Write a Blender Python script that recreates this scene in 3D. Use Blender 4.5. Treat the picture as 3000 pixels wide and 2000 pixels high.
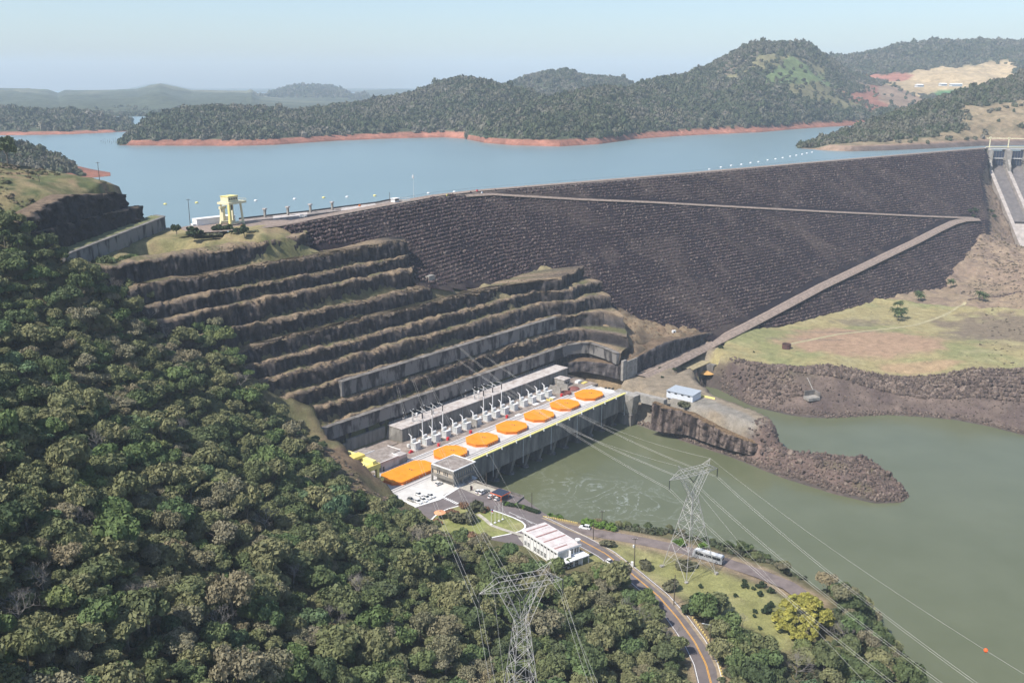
import bpy, bmesh, math, random
import numpy as np
from mathutils import Vector, Matrix

random.seed(7); RNG = np.random.default_rng(7)
for o in list(bpy.data.objects): bpy.data.objects.remove(o)
SC = bpy.context.scene; COL = SC.collection
R = math.radians

# ------------------------------------------------------------------ camera, sky, sun, exposure
FPX = 2800.0; PITCH = math.atan(760/2800.0); CAM_Z = 200.0
cam = bpy.data.cameras.new('camera'); camo = bpy.data.objects.new('camera', cam); COL.objects.link(camo)
cam.sensor_width = 36.0; cam.lens = 36.0*FPX/3000.0; cam.clip_start = 1.0; cam.clip_end = 60000.0
camo.location = (0, 0, CAM_Z); camo.rotation_euler = (math.pi/2-PITCH, 0, 0)
SC.camera = camo
SUN_EL, SUN_BEARING = 52.0, 234.0          # the sun stands behind the camera's left shoulder
w = bpy.data.worlds.new('World'); SC.world = w; w.use_nodes = True
wn = w.node_tree; wn.nodes.clear()
sky = wn.nodes.new('ShaderNodeTexSky'); sky.sky_type = 'NISHITA'; sky.sun_disc = False
sky.sun_elevation = R(SUN_EL); sky.sun_rotation = R(SUN_BEARING)
sky.altitude = 400; sky.air_density = 1.0; sky.dust_density = 1.6; sky.ozone_density = 3.0
bg = wn.nodes.new('ShaderNodeBackground'); bg.inputs['Strength'].default_value = 0.10
wo = wn.nodes.new('ShaderNodeOutputWorld')
wn.links.new(sky.outputs[0], bg.inputs[0]); wn.links.new(bg.outputs[0], wo.inputs[0])
sl = bpy.data.lights.new('sun', 'SUN'); sl.energy = 3.6; sl.angle = R(0.53); sl.color = (1.0, 0.95, 0.87)
so = bpy.data.objects.new('sun', sl); COL.objects.link(so)
_el, _az = R(SUN_EL), R(SUN_BEARING)
so.rotation_euler = Vector((math.sin(_az)*math.cos(_el), math.cos(_az)*math.cos(_el), math.sin(_el))).to_track_quat('Z', 'Y').to_euler()
so.location = (-300, -200, 600)
SC.view_settings.view_transform = 'Standard'; SC.view_settings.look = 'None'
SC.view_settings.exposure = 0.8; SC.view_settings.gamma = 1.0; SC.view_settings.use_curve_mapping = False
SC.render.engine = 'CYCLES'
SC.cycles.max_bounces = 5; SC.cycles.diffuse_bounces = 2; SC.cycles.glossy_bounces = 2
SC.cycles.transmission_bounces = 2; SC.cycles.volume_bounces = 1; SC.cycles.use_denoising = True
SC.cycles.use_adaptive_sampling = True; SC.cycles.adaptive_threshold = 0.02

# ------------------------------------------------------------------ survey frame
# z is height over a datum 3 m under the tail water; n,s run across and along the powerhouse axis
WATER_Z, DECK_Z, LAKE_Z, CREST_Z = 3.0, 22.0, 114.0, 124.0
_c, _s = math.cos(PITCH), math.sin(PITCH)
def at(px, py, z):
    a = (px-1500)/FPX; b = (1000-py)/FPX
    ry = _c+b*_s; rz = -_s+b*_c; t = (z-CAM_Z)/rz
    return Vector((a*t, ry*t, z))
def aty(px, py, y):
    a = (px-1500)/FPX; b = (1000-py)/FPX
    ry = _c+b*_s; rz = -_s+b*_c; t = y/ry
    return Vector((a*t, y, CAM_Z+rz*t))
AX = math.radians(39.8); DV = Vector((math.sin(AX), math.cos(AX), 0)); NV = Vector((DV.y, -DV.x, 0))
def W(n, s, z=0.0): return Vector((n*NV.x+s*DV.x, n*NV.y+s*DV.y, z))
def NS(p): return (p.x*NV.x+p.y*NV.y, p.x*DV.x+p.y*DV.y)
def ans(px, py, z): return NS(at(px, py, z))

# ------------------------------------------------------------------ noise
_T = RNG.random((256, 256))
def vnoise(x, y, seed=0):
    x = np.asarray(x, float)+seed*17.31; y = np.asarray(y, float)+seed*9.73
    xi = np.floor(x).astype(int); yi = np.floor(y).astype(int); fx = x-xi; fy = y-yi
    fx = fx*fx*(3-2*fx); fy = fy*fy*(3-2*fy)
    a = _T[xi & 255, yi & 255]; b = _T[(xi+1) & 255, yi & 255]
    c = _T[xi & 255, (yi+1) & 255]; d = _T[(xi+1) & 255, (yi+1) & 255]
    return (a*(1-fx)+b*fx)*(1-fy)+(c*(1-fx)+d*fx)*fy*1.0
def fbm(x, y, seed=0, oct=4):
    t = 0; a = 1.0; n = 0; f = 1.0
    for k in range(oct):
        t = t+a*vnoise(np.asarray(x)*f, np.asarray(y)*f, seed+k*3); n += a; a *= .5; f *= 2.03
    return t/n*2-1
def smooth(a, b, x):
    t = np.clip((np.asarray(x, float)-a)/(b-a), 0, 1); return t*t*(3-2*t)
def sdf(poly, X, Y):
    """signed distance to a polygon, negative inside"""
    P_ = np.asarray(poly, float); D = np.full(X.shape, 1e12); ins = np.zeros(X.shape, bool)
    for i in range(len(P_)):
        ax, ay = P_[i]; bx, by = P_[(i+1) % len(P_)]
        ex, ey = bx-ax, by-ay; L = ex*ex+ey*ey+1e-12
        t = np.clip(((X-ax)*ex+(Y-ay)*ey)/L, 0, 1)
        D = np.minimum(D, (X-ax-t*ex)**2+(Y-ay-t*ey)**2)
        cr = ((ay > Y) != (by > Y)) & (X < (bx-ax)*(Y-ay)/(by-ay+1e-12)+ax); ins ^= cr
    D = np.sqrt(D); return np.where(ins, -D, D)
def pdist(line, X, Y):
    D = np.full(X.shape, 1e12); L_ = np.asarray(line, float)
    for i in range(len(L_)-1):
        ax, ay = L_[i]; bx, by = L_[i+1]; ex, ey = bx-ax, by-ay; L = ex*ex+ey*ey+1e-12
        t = np.clip(((X-ax)*ex+(Y-ay)*ey)/L, 0, 1)
        D = np.minimum(D, (X-ax-t*ex)**2+(Y-ay-t*ey)**2)
    return np.sqrt(D)

# ------------------------------------------------------------------ materials
def nodes(name):
    m = bpy.data.materials.new(name); m.use_nodes = True; nt = m.node_tree
    return m, nt, nt.nodes['Principled BSDF']
def _tex(nt, scale, detail=5, rough=.6, coord='Object', stretch=None):
    tc = nt.nodes.new('ShaderNodeTexCoord'); out = tc.outputs[coord]
    if stretch:
        mp = nt.nodes.new('ShaderNodeMapping'); mp.inputs['Scale'].default_value = stretch
        nt.links.new(out, mp.inputs[0]); out = mp.outputs[0]
    n = nt.nodes.new('ShaderNodeTexNoise'); n.inputs['Scale'].default_value = scale
    n.inputs['Detail'].default_value = detail; n.inputs['Roughness'].default_value = rough
    nt.links.new(out, n.inputs['Vector']); return n
def _ramp(nt, src, stops):
    r = nt.nodes.new('ShaderNodeValToRGB'); e = r.color_ramp.elements
    while len(e) < len(stops): e.new(.5)
    for i, (p, c) in enumerate(stops):
        e[i].position = p; e[i].color = (*c, 1) if len(c) == 3 else c
    nt.links.new(src, r.inputs[0]); return r
def _mixc(nt, fac, a, b, mode='MIX'):
    m = nt.nodes.new('ShaderNodeMix'); m.data_type = 'RGBA'; m.blend_type = mode
    for k, v in ((0, fac), (6, a), (7, b)):
        if hasattr(v, 'links'): nt.links.new(v, m.inputs[k])
        elif isinstance(v, (int, float)): m.inputs[k].default_value = v
        else: m.inputs[k].default_value = (*v, 1)
    return m.outputs[2]
def _bump(nt, bs, h, strength, dist):
    b = nt.nodes.new('ShaderNodeBump'); b.inputs['Strength'].default_value = strength; b.inputs['Distance'].default_value = dist
    nt.links.new(h, b.inputs['Height']); nt.links.new(b.outputs[0], bs.inputs['Normal'])
def mat(name, c, rough=.8, var=.25, scale=.4, c2=None, bump=.0, bdist=.2, metal=0, stretch=None, spec=.3, coord='Object', thr=(.35, .65)):
    m, nt, bs = nodes(name); bs.inputs['Roughness'].default_value = rough; bs.inputs['Metallic'].default_value = metal
    bs.inputs['Specular IOR Level'].default_value = spec
    n = _tex(nt, scale, stretch=stretch, coord=coord)
    lo = tuple(max(0, x*(1-var)) for x in c) if c2 is None else c2
    hi = tuple(min(1, x*(1+var)) for x in c) if c2 is None else c
    r = _ramp(nt, n.outputs['Fac'], [(thr[0], lo), (thr[1], hi)])
    nt.links.new(r.outputs[0], bs.inputs['Base Color'])
    if bump: _bump(nt, bs, n.outputs['Fac'], bump, bdist)
    return m
def attr_mat(name, scale=.25, amt=.35, bump=.6, bdist=.6, rough=.95, fine=1.6):
    """colour from the mesh's own ground cover map, broken up by two noises"""
    m, nt, bs = nodes(name); bs.inputs['Roughness'].default_value = rough; bs.inputs['Specular IOR Level'].default_value = .15
    a = nt.nodes.new('ShaderNodeAttribute'); a.attribute_name = 'Col'
    n = _tex(nt, scale, 8, .7); n2 = _tex(nt, fine, 4, .7)
    r = _ramp(nt, n.outputs['Fac'], [(.3, (1-amt,)*3), (.7, (1+amt,)*3)])
    r2 = _ramp(nt, n2.outputs['Fac'], [(.3, (1-amt*.8,)*3), (.7, (1+amt*.8,)*3)])
    c = _mixc(nt, 1.0, a.outputs['Color'], r.outputs[0], 'MULTIPLY'); c = _mixc(nt, 1.0, c, r2.outputs[0], 'MULTIPLY')
    nt.links.new(c, bs.inputs['Base Color'])
    s = nt.nodes.new('ShaderNodeMath'); s.operation = 'ADD'
    nt.links.new(n.outputs['Fac'], s.inputs[0]); nt.links.new(n2.outputs['Fac'], s.inputs[1])
    _bump(nt, bs, s.outputs[0], bump, bdist); return m
def inst_mat(name, cols, rough=.9, var=.3, scale=.6, transl=0., bump=0., spec=.2):
    """colour picked per object or instance"""
    m, nt, bs = nodes(name); bs.inputs['Roughness'].default_value = rough; bs.inputs['Specular IOR Level'].default_value = spec
    oi = nt.nodes.new('ShaderNodeObjectInfo')
    st = [(i/max(1, len(cols)-1), c) for i, c in enumerate(cols)]
    r = _ramp(nt, oi.outputs['Random'], st)
    n = _tex(nt, scale, 3); q = _ramp(nt, n.outputs['Fac'], [(.3, (1-var,)*3), (.7, (1+var,)*3)])
    c = _mixc(nt, 1.0, r.outputs[0], q.outputs[0], 'MULTIPLY'); nt.links.new(c, bs.inputs['Base Color'])
    if bump: _bump(nt, bs, n.outputs['Fac'], bump, .3)
    if transl:
        t = nt.nodes.new('ShaderNodeBsdfTranslucent'); nt.links.new(c, t.inputs[0])
        mx = nt.nodes.new('ShaderNodeMixShader'); mx.inputs[0].default_value = transl
        nt.links.new(bs.outputs[0], mx.inputs[1]); nt.links.new(t.outputs[0], mx.inputs[2])
        nt.links.new(mx.outputs[0], nt.nodes['Material Output'].inputs[0])
    return m

# ------------------------------------------------------------------ objects
def tag(o, label=None, cat=None, group=None, kind=None):
    for k, v in (('label', label), ('category', cat), ('group', group), ('kind', kind)):
        if v: o[k] = v
    return o
def thing(name, label, cat, loc=(0, 0, 0), rz=0.0, group=None):
    o = bpy.data.objects.new(name, None); COL.objects.link(o); o.empty_display_size = .5
    o.location = loc; o.rotation_euler = (0, 0, rz); return tag(o, label, cat, group)
class MB:
    """collects faces; build() links them as ONE mesh object"""
    def __init__(s, off=(0, 0, 0)): s.v = []; s.f = []; s.o = Vector(off)
    def add(s, vs, fs):
        k = len(s.v); s.v += [tuple(Vector(v)-s.o) for v in vs]; s.f += [tuple(i+k for i in f) for f in fs]; return s
    def hexa(s, b, t):
        return s.add(list(b)+list(t), [(3, 2, 1, 0), (4, 5, 6, 7)]+[(i, (i+1) % 4, 4+(i+1) % 4, 4+i) for i in range(4)])
    def box(s, x0, x1, y0, y1, z0, z1):
        q = [(x0, y0), (x1, y0), (x1, y1), (x0, y1)]
        return s.hexa([(x, y, z0) for x, y in q], [(x, y, z1) for x, y in q])
    def nsbox(s, n0, n1, s0, s1, z0, z1):
        q = [(n0, s0), (n0, s1), (n1, s1), (n1, s0)]
        return s.hexa([W(a, b, z0) for a, b in q][::-1], [W(a, b, z1) for a, b in q][::-1])
    def prism(s, poly, z0, z1):
        k = len(poly)
        return s.add([(x, y, z0) for x, y in poly]+[(x, y, z1) for x, y in poly],
                     [tuple(range(k))[::-1], tuple(range(k, 2*k))]+[(i, (i+1) % k, k+(i+1) % k, k+i) for i in range(k)])
    def tube(s, p0, p1, r0, r1=None, k=6, caps=True):
        r1 = r0 if r1 is None else r1; p0 = Vector(p0); p1 = Vector(p1); d = p1-p0
        if d.length < 1e-6: return s
        q = d.to_track_quat('Z', 'Y'); a = q @ Vector((1, 0, 0)); b = q @ Vector((0, 1, 0)); vs = []
        for p, r in ((p0, r0), (p1, r1)):
            for i in range(k):
                t = 2*math.pi*i/k; vs.append(p+a*(r*math.cos(t))+b*(r*math.sin(t)))
        fs = [(i, (i+1) % k, k+(i+1) % k, k+i) for i in range(k)]
        if caps: fs += [tuple(range(k))[::-1], tuple(range(k, 2*k))]
        return s.add(vs, fs)
    def bar(s, p0, p1, w_): return s.tube(p0, p1, w_*.7, k=4)
    def lathe(s, c, prof, k=12):
        c = Vector(c); vs = []
        for r, z in prof:
            for i in range(k):
                t = 2*math.pi*i/k; vs.append(c+Vector((r*math.cos(t), r*math.sin(t), z)))
        m = len(prof); fs = [(j*k+i, j*k+(i+1) % k, (j+1)*k+(i+1) % k, (j+1)*k+i) for j in range(m-1) for i in range(k)]
        fs += [tuple(range(k))[::-1], tuple(range((m-1)*k, m*k))]
        return s.add(vs, fs)
    def sheet(s, pts): return s.add(pts, [tuple(range(len(pts)))])
    def build(s, name, m, parent=None, smooth_=False):
        me = bpy.data.meshes.new(name); me.from_pydata(s.v, [], s.f); me.update()
        o = bpy.data.objects.new(name, me); COL.objects.link(o)
        if m: me.materials.append(m)
        if parent: o.parent = parent
        if smooth_: me.polygons.foreach_set('use_smooth', [True]*len(me.polygons))
        return o
def npmesh(name, V, F, m, parent=None, cols=None, smooth_=True, link=True):
    """mesh from numpy vertices and quads/tris"""
    V = np.asarray(V, np.float32); F = np.asarray(F, np.int32); k = F.shape[1]
    me = bpy.data.meshes.new(name); me.vertices.add(len(V)); me.vertices.foreach_set('co', V.ravel())
    me.loops.add(F.size); me.loops.foreach_set('vertex_index', F.ravel())
    me.polygons.add(len(F)); me.polygons.foreach_set('loop_start', np.arange(len(F), dtype=np.int32)*k)
    me.update(calc_edges=True)
    if smooth_: me.polygons.foreach_set('use_smooth', np.ones(len(F), bool))
    if cols is not None:
        a = me.color_attributes.new('Col', 'FLOAT_COLOR', 'POINT')
        a.data.foreach_set('color', np.concatenate([np.asarray(cols, np.float32), np.ones((len(V), 1), np.float32)], 1).ravel())
    if m: me.materials.append(m)
    o = bpy.data.objects.new(name, me)
    if link: COL.objects.link(o)
    if parent: o.parent = parent
    return o
def gridfaces(nu, nv):
    i = np.arange(nu-1)[:, None]*nv+np.arange(nv-1)[None, :]
    return np.stack([i, i+1, i+nv+1, i+nv], -1).reshape(-1, 4)
def copy_tree(o, loc, rz=0.0, label=None, group=None, scale=None):
    """a thing with its parts and their sub-parts"""
    def cp(a, par):
        c = a.copy(); COL.objects.link(c)
        if par: c.parent = par
        for ch in a.children: cp(ch, c)
        return c
    r = cp(o, None); r.location = loc; r.rotation_euler = (0, 0, rz)
    if label: r['label'] = label
    if group: r['group'] = group
    if scale: r.scale = (scale,)*3 if isinstance(scale, (int, float)) else scale
    return r
_hidden = {}
def scatter(name, pts, rot, scl, protos, mats=None, kind='stuff', label=None, parent=None):
    """uncountable small pieces: protos set on points with their own turn and size"""
    pts = np.asarray(pts, np.float32); me = bpy.data.meshes.new(name); me.vertices.add(len(pts))
    me.vertices.foreach_set('co', pts.ravel())
    a = me.attributes.new('rotv', 'FLOAT_VECTOR', 'POINT'); a.data.foreach_set('vector', np.asarray(rot, np.float32).ravel())
    a = me.attributes.new('sclv', 'FLOAT_VECTOR', 'POINT'); a.data.foreach_set('vector', np.asarray(scl, np.float32).ravel())
    a = me.attributes.new('pick', 'INT', 'POINT'); a.data.foreach_set('value', RNG.integers(0, len(protos), len(pts)).astype(np.int32))
    o = bpy.data.objects.new(name, me); COL.objects.link(o)
    key = tuple(p.name for p in protos)
    if key not in _hidden:
        c = bpy.data.collections.new('pieces')
        for p in protos: c.objects.link(p)
        _hidden[key] = c
    ng = bpy.data.node_groups.new(name+'_set', 'GeometryNodeTree')
    ng.interface.new_socket('Geometry', in_out='INPUT', socket_type='NodeSocketGeometry')
    ng.interface.new_socket('Geometry', in_out='OUTPUT', socket_type='NodeSocketGeometry')
    N = ng.nodes.new; L = ng.links.new
    gi = N('NodeGroupInput'); go = N('NodeGroupOutput'); ci = N('GeometryNodeCollectionInfo')
    ci.inputs['Collection'].default_value = _hidden[key]; ci.inputs['Separate Children'].default_value = True; ci.inputs['Reset Children'].default_value = True
    ip = N('GeometryNodeInstanceOnPoints'); ip.inputs['Pick Instance'].default_value = True
    def att(nm, ty):
        n = N('GeometryNodeInputNamedAttribute'); n.data_type = ty; n.inputs[0].default_value = nm; return n.outputs[0]
    L(gi.outputs[0], ip.inputs['Points']); L(ci.outputs[0], ip.inputs['Instance'])
    L(att('pick', 'INT'), ip.inputs['Instance Index'])
    L(att('rotv', 'FLOAT_VECTOR'), ip.inputs['Rotation']); L(att('sclv', 'FLOAT_VECTOR'), ip.inputs['Scale'])
    L(ip.outputs[0], go.inputs[0])
    md = o.modifiers.new('set', 'NODES'); md.node_group = ng
    if parent: o.parent = parent
    tag(o, label, None, None, kind); return o
# ------------------------------------------------------------------ the lie of the land
CREST = [at(*q, CREST_Z) for q in [(700, 668), (816, 659), (1122, 602), (1275, 574), (1403, 559), (1913, 517), (2551, 462), (2889, 434)]]
CXY = np.array([(p.x, p.y) for p in CREST])
def dam_z(X, Y): return CREST_Z-np.maximum(0, pdist(CXY, X, Y)-5)/1.385
def on_dam(px, py, lift=0.0):
    a = (px-1500)/FPX; b = (1000-py)/FPX; r = np.array([a, _c+b*_s, -_s+b*_c])
    t = np.linspace(300, 2200, 8000); p = r[None]*t[:, None]+np.array([0, 0, CAM_Z-lift])
    zz = dam_z(p[:, 0], p[:, 1]); k = np.argmax(p[:, 2] <= zz); q = p[k]
    return Vector((q[0], q[1], q[2]+lift))
TOE_PX = [(890, 708), (1000, 700), (1135, 715), (1165, 780), (1215, 810), (1280, 825), (1400, 812), (1530, 810), (1545, 765), (1620, 765), (1665, 836), (1728, 864),
          (1805, 905), (1889, 933), (2035, 956), (2106, 992), (2170, 965), (2300, 950), (2450, 910), (2600, 872), (2760, 845), (2800, 780), (2880, 680), (2870, 560), (2858, 500), (2880, 450)]
TOE = [on_dam(*q) for q in TOE_PX]
NSL = lambda px, z: [ans(a, b, z) for a, b in px]
CP = [  # ground control points: pixel of the photograph's survey, height
 (0, 2000, 92), (0, 1500, 100), (0, 1250, 105), (0, 1000, 110), (0, 800, 122), (300, 1000, 100), (300, 1500, 84), (300, 2000, 80), (520, 1060, 78), (700, 1500, 63), (700, 2000, 63),
 (600, 1250, 66), (850, 1350, 46), (1000, 1600, 42), (1000, 2000, 52), (1150, 1560, 34), (1300, 1800, 36), (1300, 2000, 42), (1500, 1750, 28), (1500, 2000, 34), (1800, 2000, 26), (1250, 1640, 30),
 (1400, 1620, 24), (1800, 1830, 24), (985, 1335, 44), (1075, 1428, 35), (1042, 1375, 41), (1180, 1480, 24), (950, 1290, 44), (1250, 1522, 22), (880, 1268, 43), (1020, 1425, 38), (1125, 1462, 26),
 (560, 990, 84), (640, 1090, 73), (720, 1170, 62), (800, 1240, 50), (480, 900, 92), (420, 830, 102), (280, 790, 114), (160, 760, 122), (60, 770, 124), (400, 745, 119), (250, 772, 117),
 (480, 690, 121.5), (600, 700, 122.5), (760, 692, 122.5), (850, 700, 120), (700, 655, 124), (560, 660, 124), (520, 665, 123), (560, 684, 123.8), (700, 677, 124), (820, 664, 124), (640, 660, 124), (340, 745, 121),
 (0, 640, 146), (60, 660, 143), (179, 580, 147), (200, 520, 150), (0, 450, 156), (326, 545, 147), (300, 535, 140), (290, 520, 140), (100, 540, 152), (0, 560, 151), (380, 560, 142),
 (960, 700, 110), (1000, 712, 108), (1120, 722, 104), (1000, 770, 96), (1160, 785, 94), (1205, 840, 85),
 (1360, 830, 77), (1450, 800, 79), (1250, 850, 79), (1530, 815, 75), (1550, 770, 81), (1610, 775, 78), (1640, 820, 72), (1600, 825, 73), (1560, 800, 76),
 (1700, 925, 53), (1745, 905, 54), (1735, 985, 44), (1800, 960, 43), (1900, 950, 41), (2000, 980, 34), (2080, 990, 27), (1820, 1045, 36), (1950, 1010, 31), (1850, 1000, 39), (1900, 1030, 33), (2040, 1000, 28),
 (1640, 950, 46), (1680, 960, 46),
 (2120, 1000, 24.5), (2300, 960, 24.5), (2600, 885, 25), (2760, 850, 23.5), (2300, 1020, 24), (2600, 1000, 24.5), (2850, 950, 25), (2147, 1047, 24), (2446, 1065, 24.5), (2848, 1083, 25), (3000, 1060, 26), (3000, 900, 31),
 (2860, 860, 26), (2900, 830, 27), (2900, 770, 36),
 (2393, 1101, 18), (2580, 1132, 14.5), (2848, 1163, 12.5), (3000, 1180, 12), (2330, 1110, 18), (2060, 1060, 22), (2400, 1180, 10), (2700, 1190, 9), (2250, 1085, 19),
 (2090, 2000, 22), (1990, 1820, 22), (1850, 1700, 22), (2200, 1690, 21), (2360, 1735, 20), (2450, 1800, 20), (2300, 1850, 21), (2400, 1950, 21), (2550, 1900, 18), (2200, 1950, 21), (2640, 2000, 17),
]
cpn = np.array([ans(*q) for q in CP]+[NS(p) for p in TOE]); cpz = np.array([q[2] for q in CP]+[p.z-.5 for p in TOE], float)
xtra = [(-60, -40, 60), (-200, 0, 110), (0, 100, 22), (-420, 60, 140), (-700, 200, 160), (-700, 420, 100), (-600, 520, 100), (60, 150, 15), (-620, 330, 138), (-560, 60, 160), (-300, 1350, 122), (-120, 950, 60), (60, 800, 40), (60, 660, 30), (-180, 1300, 100), (-120, 150, 30), (-150, 40, 84)]
CH_A = math.radians(-11); CH_V = Vector((math.sin(CH_A), -math.cos(CH_A), 0)); CH_U = Vector((math.cos(CH_A), math.sin(CH_A), 0)); CH_SL = .45
for b in (6, 30, 60, 100, 140, 170): q = CREST[-1]+CH_U*-7+CH_V*b; xtra.append((*NS(q), max(30, 107-CH_SL*b)))
for b in (60, 140): q = CREST[-1]+CH_U*100+CH_V*b; xtra.append((*NS(q), max(30, 104-CH_SL*b)))
cpn = np.vstack([cpn, [(a, b) for a, b, c in xtra]]); cpz = np.append(cpz, [c for a, b, c in xtra])
def rbf_fit(P_, z, lam=.6):
    n = len(P_); D = np.linalg.norm(P_[:, None]-P_[None], axis=2); A = np.zeros((n+3, n+3)); A[:n, :n] = D-lam*np.eye(n)
    A[:n, n] = 1; A[:n, n+1:] = P_; A[n, :n] = 1; A[n+1:, :n] = P_.T
    return np.linalg.solve(A, np.append(z, [0, 0, 0]))
_wr = rbf_fit(cpn, cpz)
def rbf(N_, S_):
    out = _wr[-3]+_wr[-2]*N_+_wr[-1]*S_
    for (a, b), k in zip(cpn, _wr): out = out+k*np.sqrt((N_-a)**2+(S_-b)**2)
    return out

PLAZA = [(-345, 272), (-345, 478), (-309.5, 478), (-309.5, 588), (-298, 590), (-296, 550), (-290, 532), (-276, 514), (-262, 498), (-249, 487), (-214, 477), (-196, 466), (-190.8, 461.3), (-197, 459), (-206.4, 457.6), (-219, 452), (-234, 453),
         (-250.7, 457), (-266, 452), (-283, 455), (-292, 457), (-306.5, 457), (-306.5, 305), (-290, 305), (-289, 306.5), (-271, 303.5)]
PLAZA += NSL([(1535, 1458), (1600, 1500), (1700, 1545), (1800, 1562)], 22)+NSL([(1850, 1640), (1760, 1640), (1700, 1670), (1600, 1660), (1530, 1600), (1420, 1600), (1330, 1580), (1260, 1530), (1200, 1482), (1140, 1452)], 22)
PLAZA += [(-297, 264), (-330, 266)]
RIVER = [(-290, 306.5), (-308.5, 306.5), (-308.5, 455.8), (-292, 455.8), (-288, 460), (-252, 454), (-217.7, 449), (-184, 440.5), (-157, 438.5), (-138.5, 440), (-129, 449), (-127.5, 459), (-135.5, 471), (-157, 490), (-172, 482), (-188, 470), (-212, 484), (-246, 495), (-268, 514), (-288, 540), (-292, 553), (-282, 553),
         (-249, 534.5), (-224, 534), (-213, 537), (-202.6, 544.5), (-177.7, 573), (-160, 583), (-143, 590), (-124, 591), (-105, 588), (-60, 575), (0, 560), (260, 520), (400, 300), (260, 60), (60, 180), (-20, 245), (-50, 282), (-76, 303), (-83, 312), (-99, 328), (-134, 344), (-157, 345), (-187, 340), (-227, 320), (-252, 312), (-262, 306)]
ROAD1 = [ans(*q, 22) for q in [(1290, 1462), (1420, 1462), (1500, 1487), (1600, 1532), (1690, 1575), (1775, 1620), (1850, 1678), (1930, 1745), (1985, 1808), (2035, 1878), (2070, 1945), (2088, 2010), (2090, 2080)]]
ROAD2 = [ans(*q, z) for q, z in [((1600, 1532), 22), ((1700, 1552), 22), ((1850, 1580), 21.5), ((2000, 1612), 21), ((2120, 1645), 21), ((2230, 1685), 20.5), ((2310, 1720), 20), ((2375, 1765), 20)]]
# levels of the stepped rock cut: front edge n, height of the edge
LV = [(-345.0, 22.0), (-350.6, 38.0), (-356.0, 45.7), (-362.0, 54.0), (-368.0, 62.7), (-374.0, 69.2), (-380.0, 77.0), (-386.0, 85.5), (-392.0, 95.7), (-398.0, 102.0), (-404.0, 110.3), (-412.0, 120.0)]
GN0, GN1, GS0, GS1, GST = -700.0, 62.0, -60.0, 1330.0, 2.5
gn = np.arange(GN0, GN1+.1, GST); gs = np.arange(GS0, GS1+.1, GST)
N_, S_ = np.meshgrid(gn, gs, indexing='ij')
X_ = N_*NV.x+S_*DV.x; Y_ = N_*NV.y+S_*DV.y
Z = rbf(N_, S_)
d_pl = sdf(PLAZA, N_, S_); d_rv = sdf(RIVER, N_, S_)
d_r1 = np.minimum(pdist(ROAD1, N_, S_), pdist(ROAD2, N_, S_))
FIELD = NSL([(2106, 992), (2300, 950), (2450, 910), (2600, 872), (2760, 845), (2850, 825), (2950, 870), (3050, 950), (3060, 1070), (2848, 1083), (2446, 1065), (2147, 1047), (2080, 1036), (2055, 1030)], 24.5)
d_fl = sdf(FIELD, N_, S_)
LAWN = NSL([(1700, 1640), (1800, 1600), (1950, 1640), (2100, 1680), (2250, 1735), (2330, 1770), (2330, 1850), (2300, 1900), (2260, 1870), (2080, 1760), (2000, 1750), (1880, 1680)], 21)
d_lw = sdf(LAWN, N_, S_)
rough = smooth(2, 14, d_pl)*smooth(5, 14, d_r1)*(1-.85*smooth(2, -8, d_fl))*(1-.7*smooth(2, -6, d_lw))
Z = Z+rough*(fbm(N_/24, S_/24, 1)*2.4+fbm(N_/7, S_/7, 2, 3)*.9)
shl = (N_ > -376)*(S_ > 474)*(S_ < 610)*(N_ < -309)*smooth(1, 6, d_pl); Z = Z+shl*(1.6*np.abs(fbm(N_/11, S_/11, 14, 4))*2+fbm(N_/4, S_/4, 15, 3)*.9)
abm = (S_ > 780)*(N_ < -120)*(N_ > -330); Z = Z+abm*(2.2*np.abs(fbm(N_/22, S_/22, 16, 4))*2+fbm(N_/7, S_/7, 17, 3)*1.2)
road_z = np.where(d_r1 < 30, 22-1.8*smooth(-190, -110, N_)*smooth(285, 305, S_), 0)
k = 1-smooth(5, 13, d_r1); Z = Z*(1-k)+road_z*k
k = 1-smooth(0., 2.5, d_pl); Z = Z*(1-k)+DECK_Z*k
# river banks: steep under the road, a cliff on the spit, a long mud apron on the far bank
side = smooth(300, 520, S_+0*N_)
farb = np.where((S_-(-.25*(N_+250)*-1*0)) > 528, 1.0, 0.0)*(d_pl > 2)

wob = 1+.35*fbm(N_/9, S_/9, 8, 3)
De = np.interp(N_, [-285, -276, -266, -246, -219, -181, -147, -100], [6, 8, 17, 40, 44, 37, 40, 60]); wf = 1+.08*fbm(N_/9, S_/9, 8, 3)
g_far = np.where(De < 18, 21.5*d_rv/De, np.where(d_rv < De-14, .45*d_rv, .45*(De-14)+(d_rv-De+14)*(21.5-.45*(De-14))/14))*wf; g_far = np.where(d_rv > De, 60, g_far)
g_near = .85*np.maximum(d_rv, 0)*wob
rock = np.maximum(d_rv, 0)
g_spit = (.55*np.minimum(rock, 5)+4.0*np.maximum(rock-5+2.5*fbm(N_/5, S_/5, 9, 2), 0))*1.0
nose = smooth(-208, -198, N_)*(S_ > 430)*(S_ < 500)
g_spit = g_spit*(1-nose)+nose*(.75*rock+1.8*fbm(N_/6, S_/6, 10, 3)*smooth(0, 5, rock))
spit = (S_ > 430)*(S_ < 528)*(N_ > -292)
g = np.where(spit, g_spit, np.where(farb > .5, g_far, np.where(farb > .1, 1.8*rock, g_near)))
tail_zone = (N_ > -330) & (S_ < 720) & (S_ > -60)
Zr = WATER_Z+np.where(d_rv > 0, g, np.maximum(-7, .5*d_rv))
Z = np.where(tail_zone & (d_rv < 130), np.minimum(Z, Zr), Z)
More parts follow.
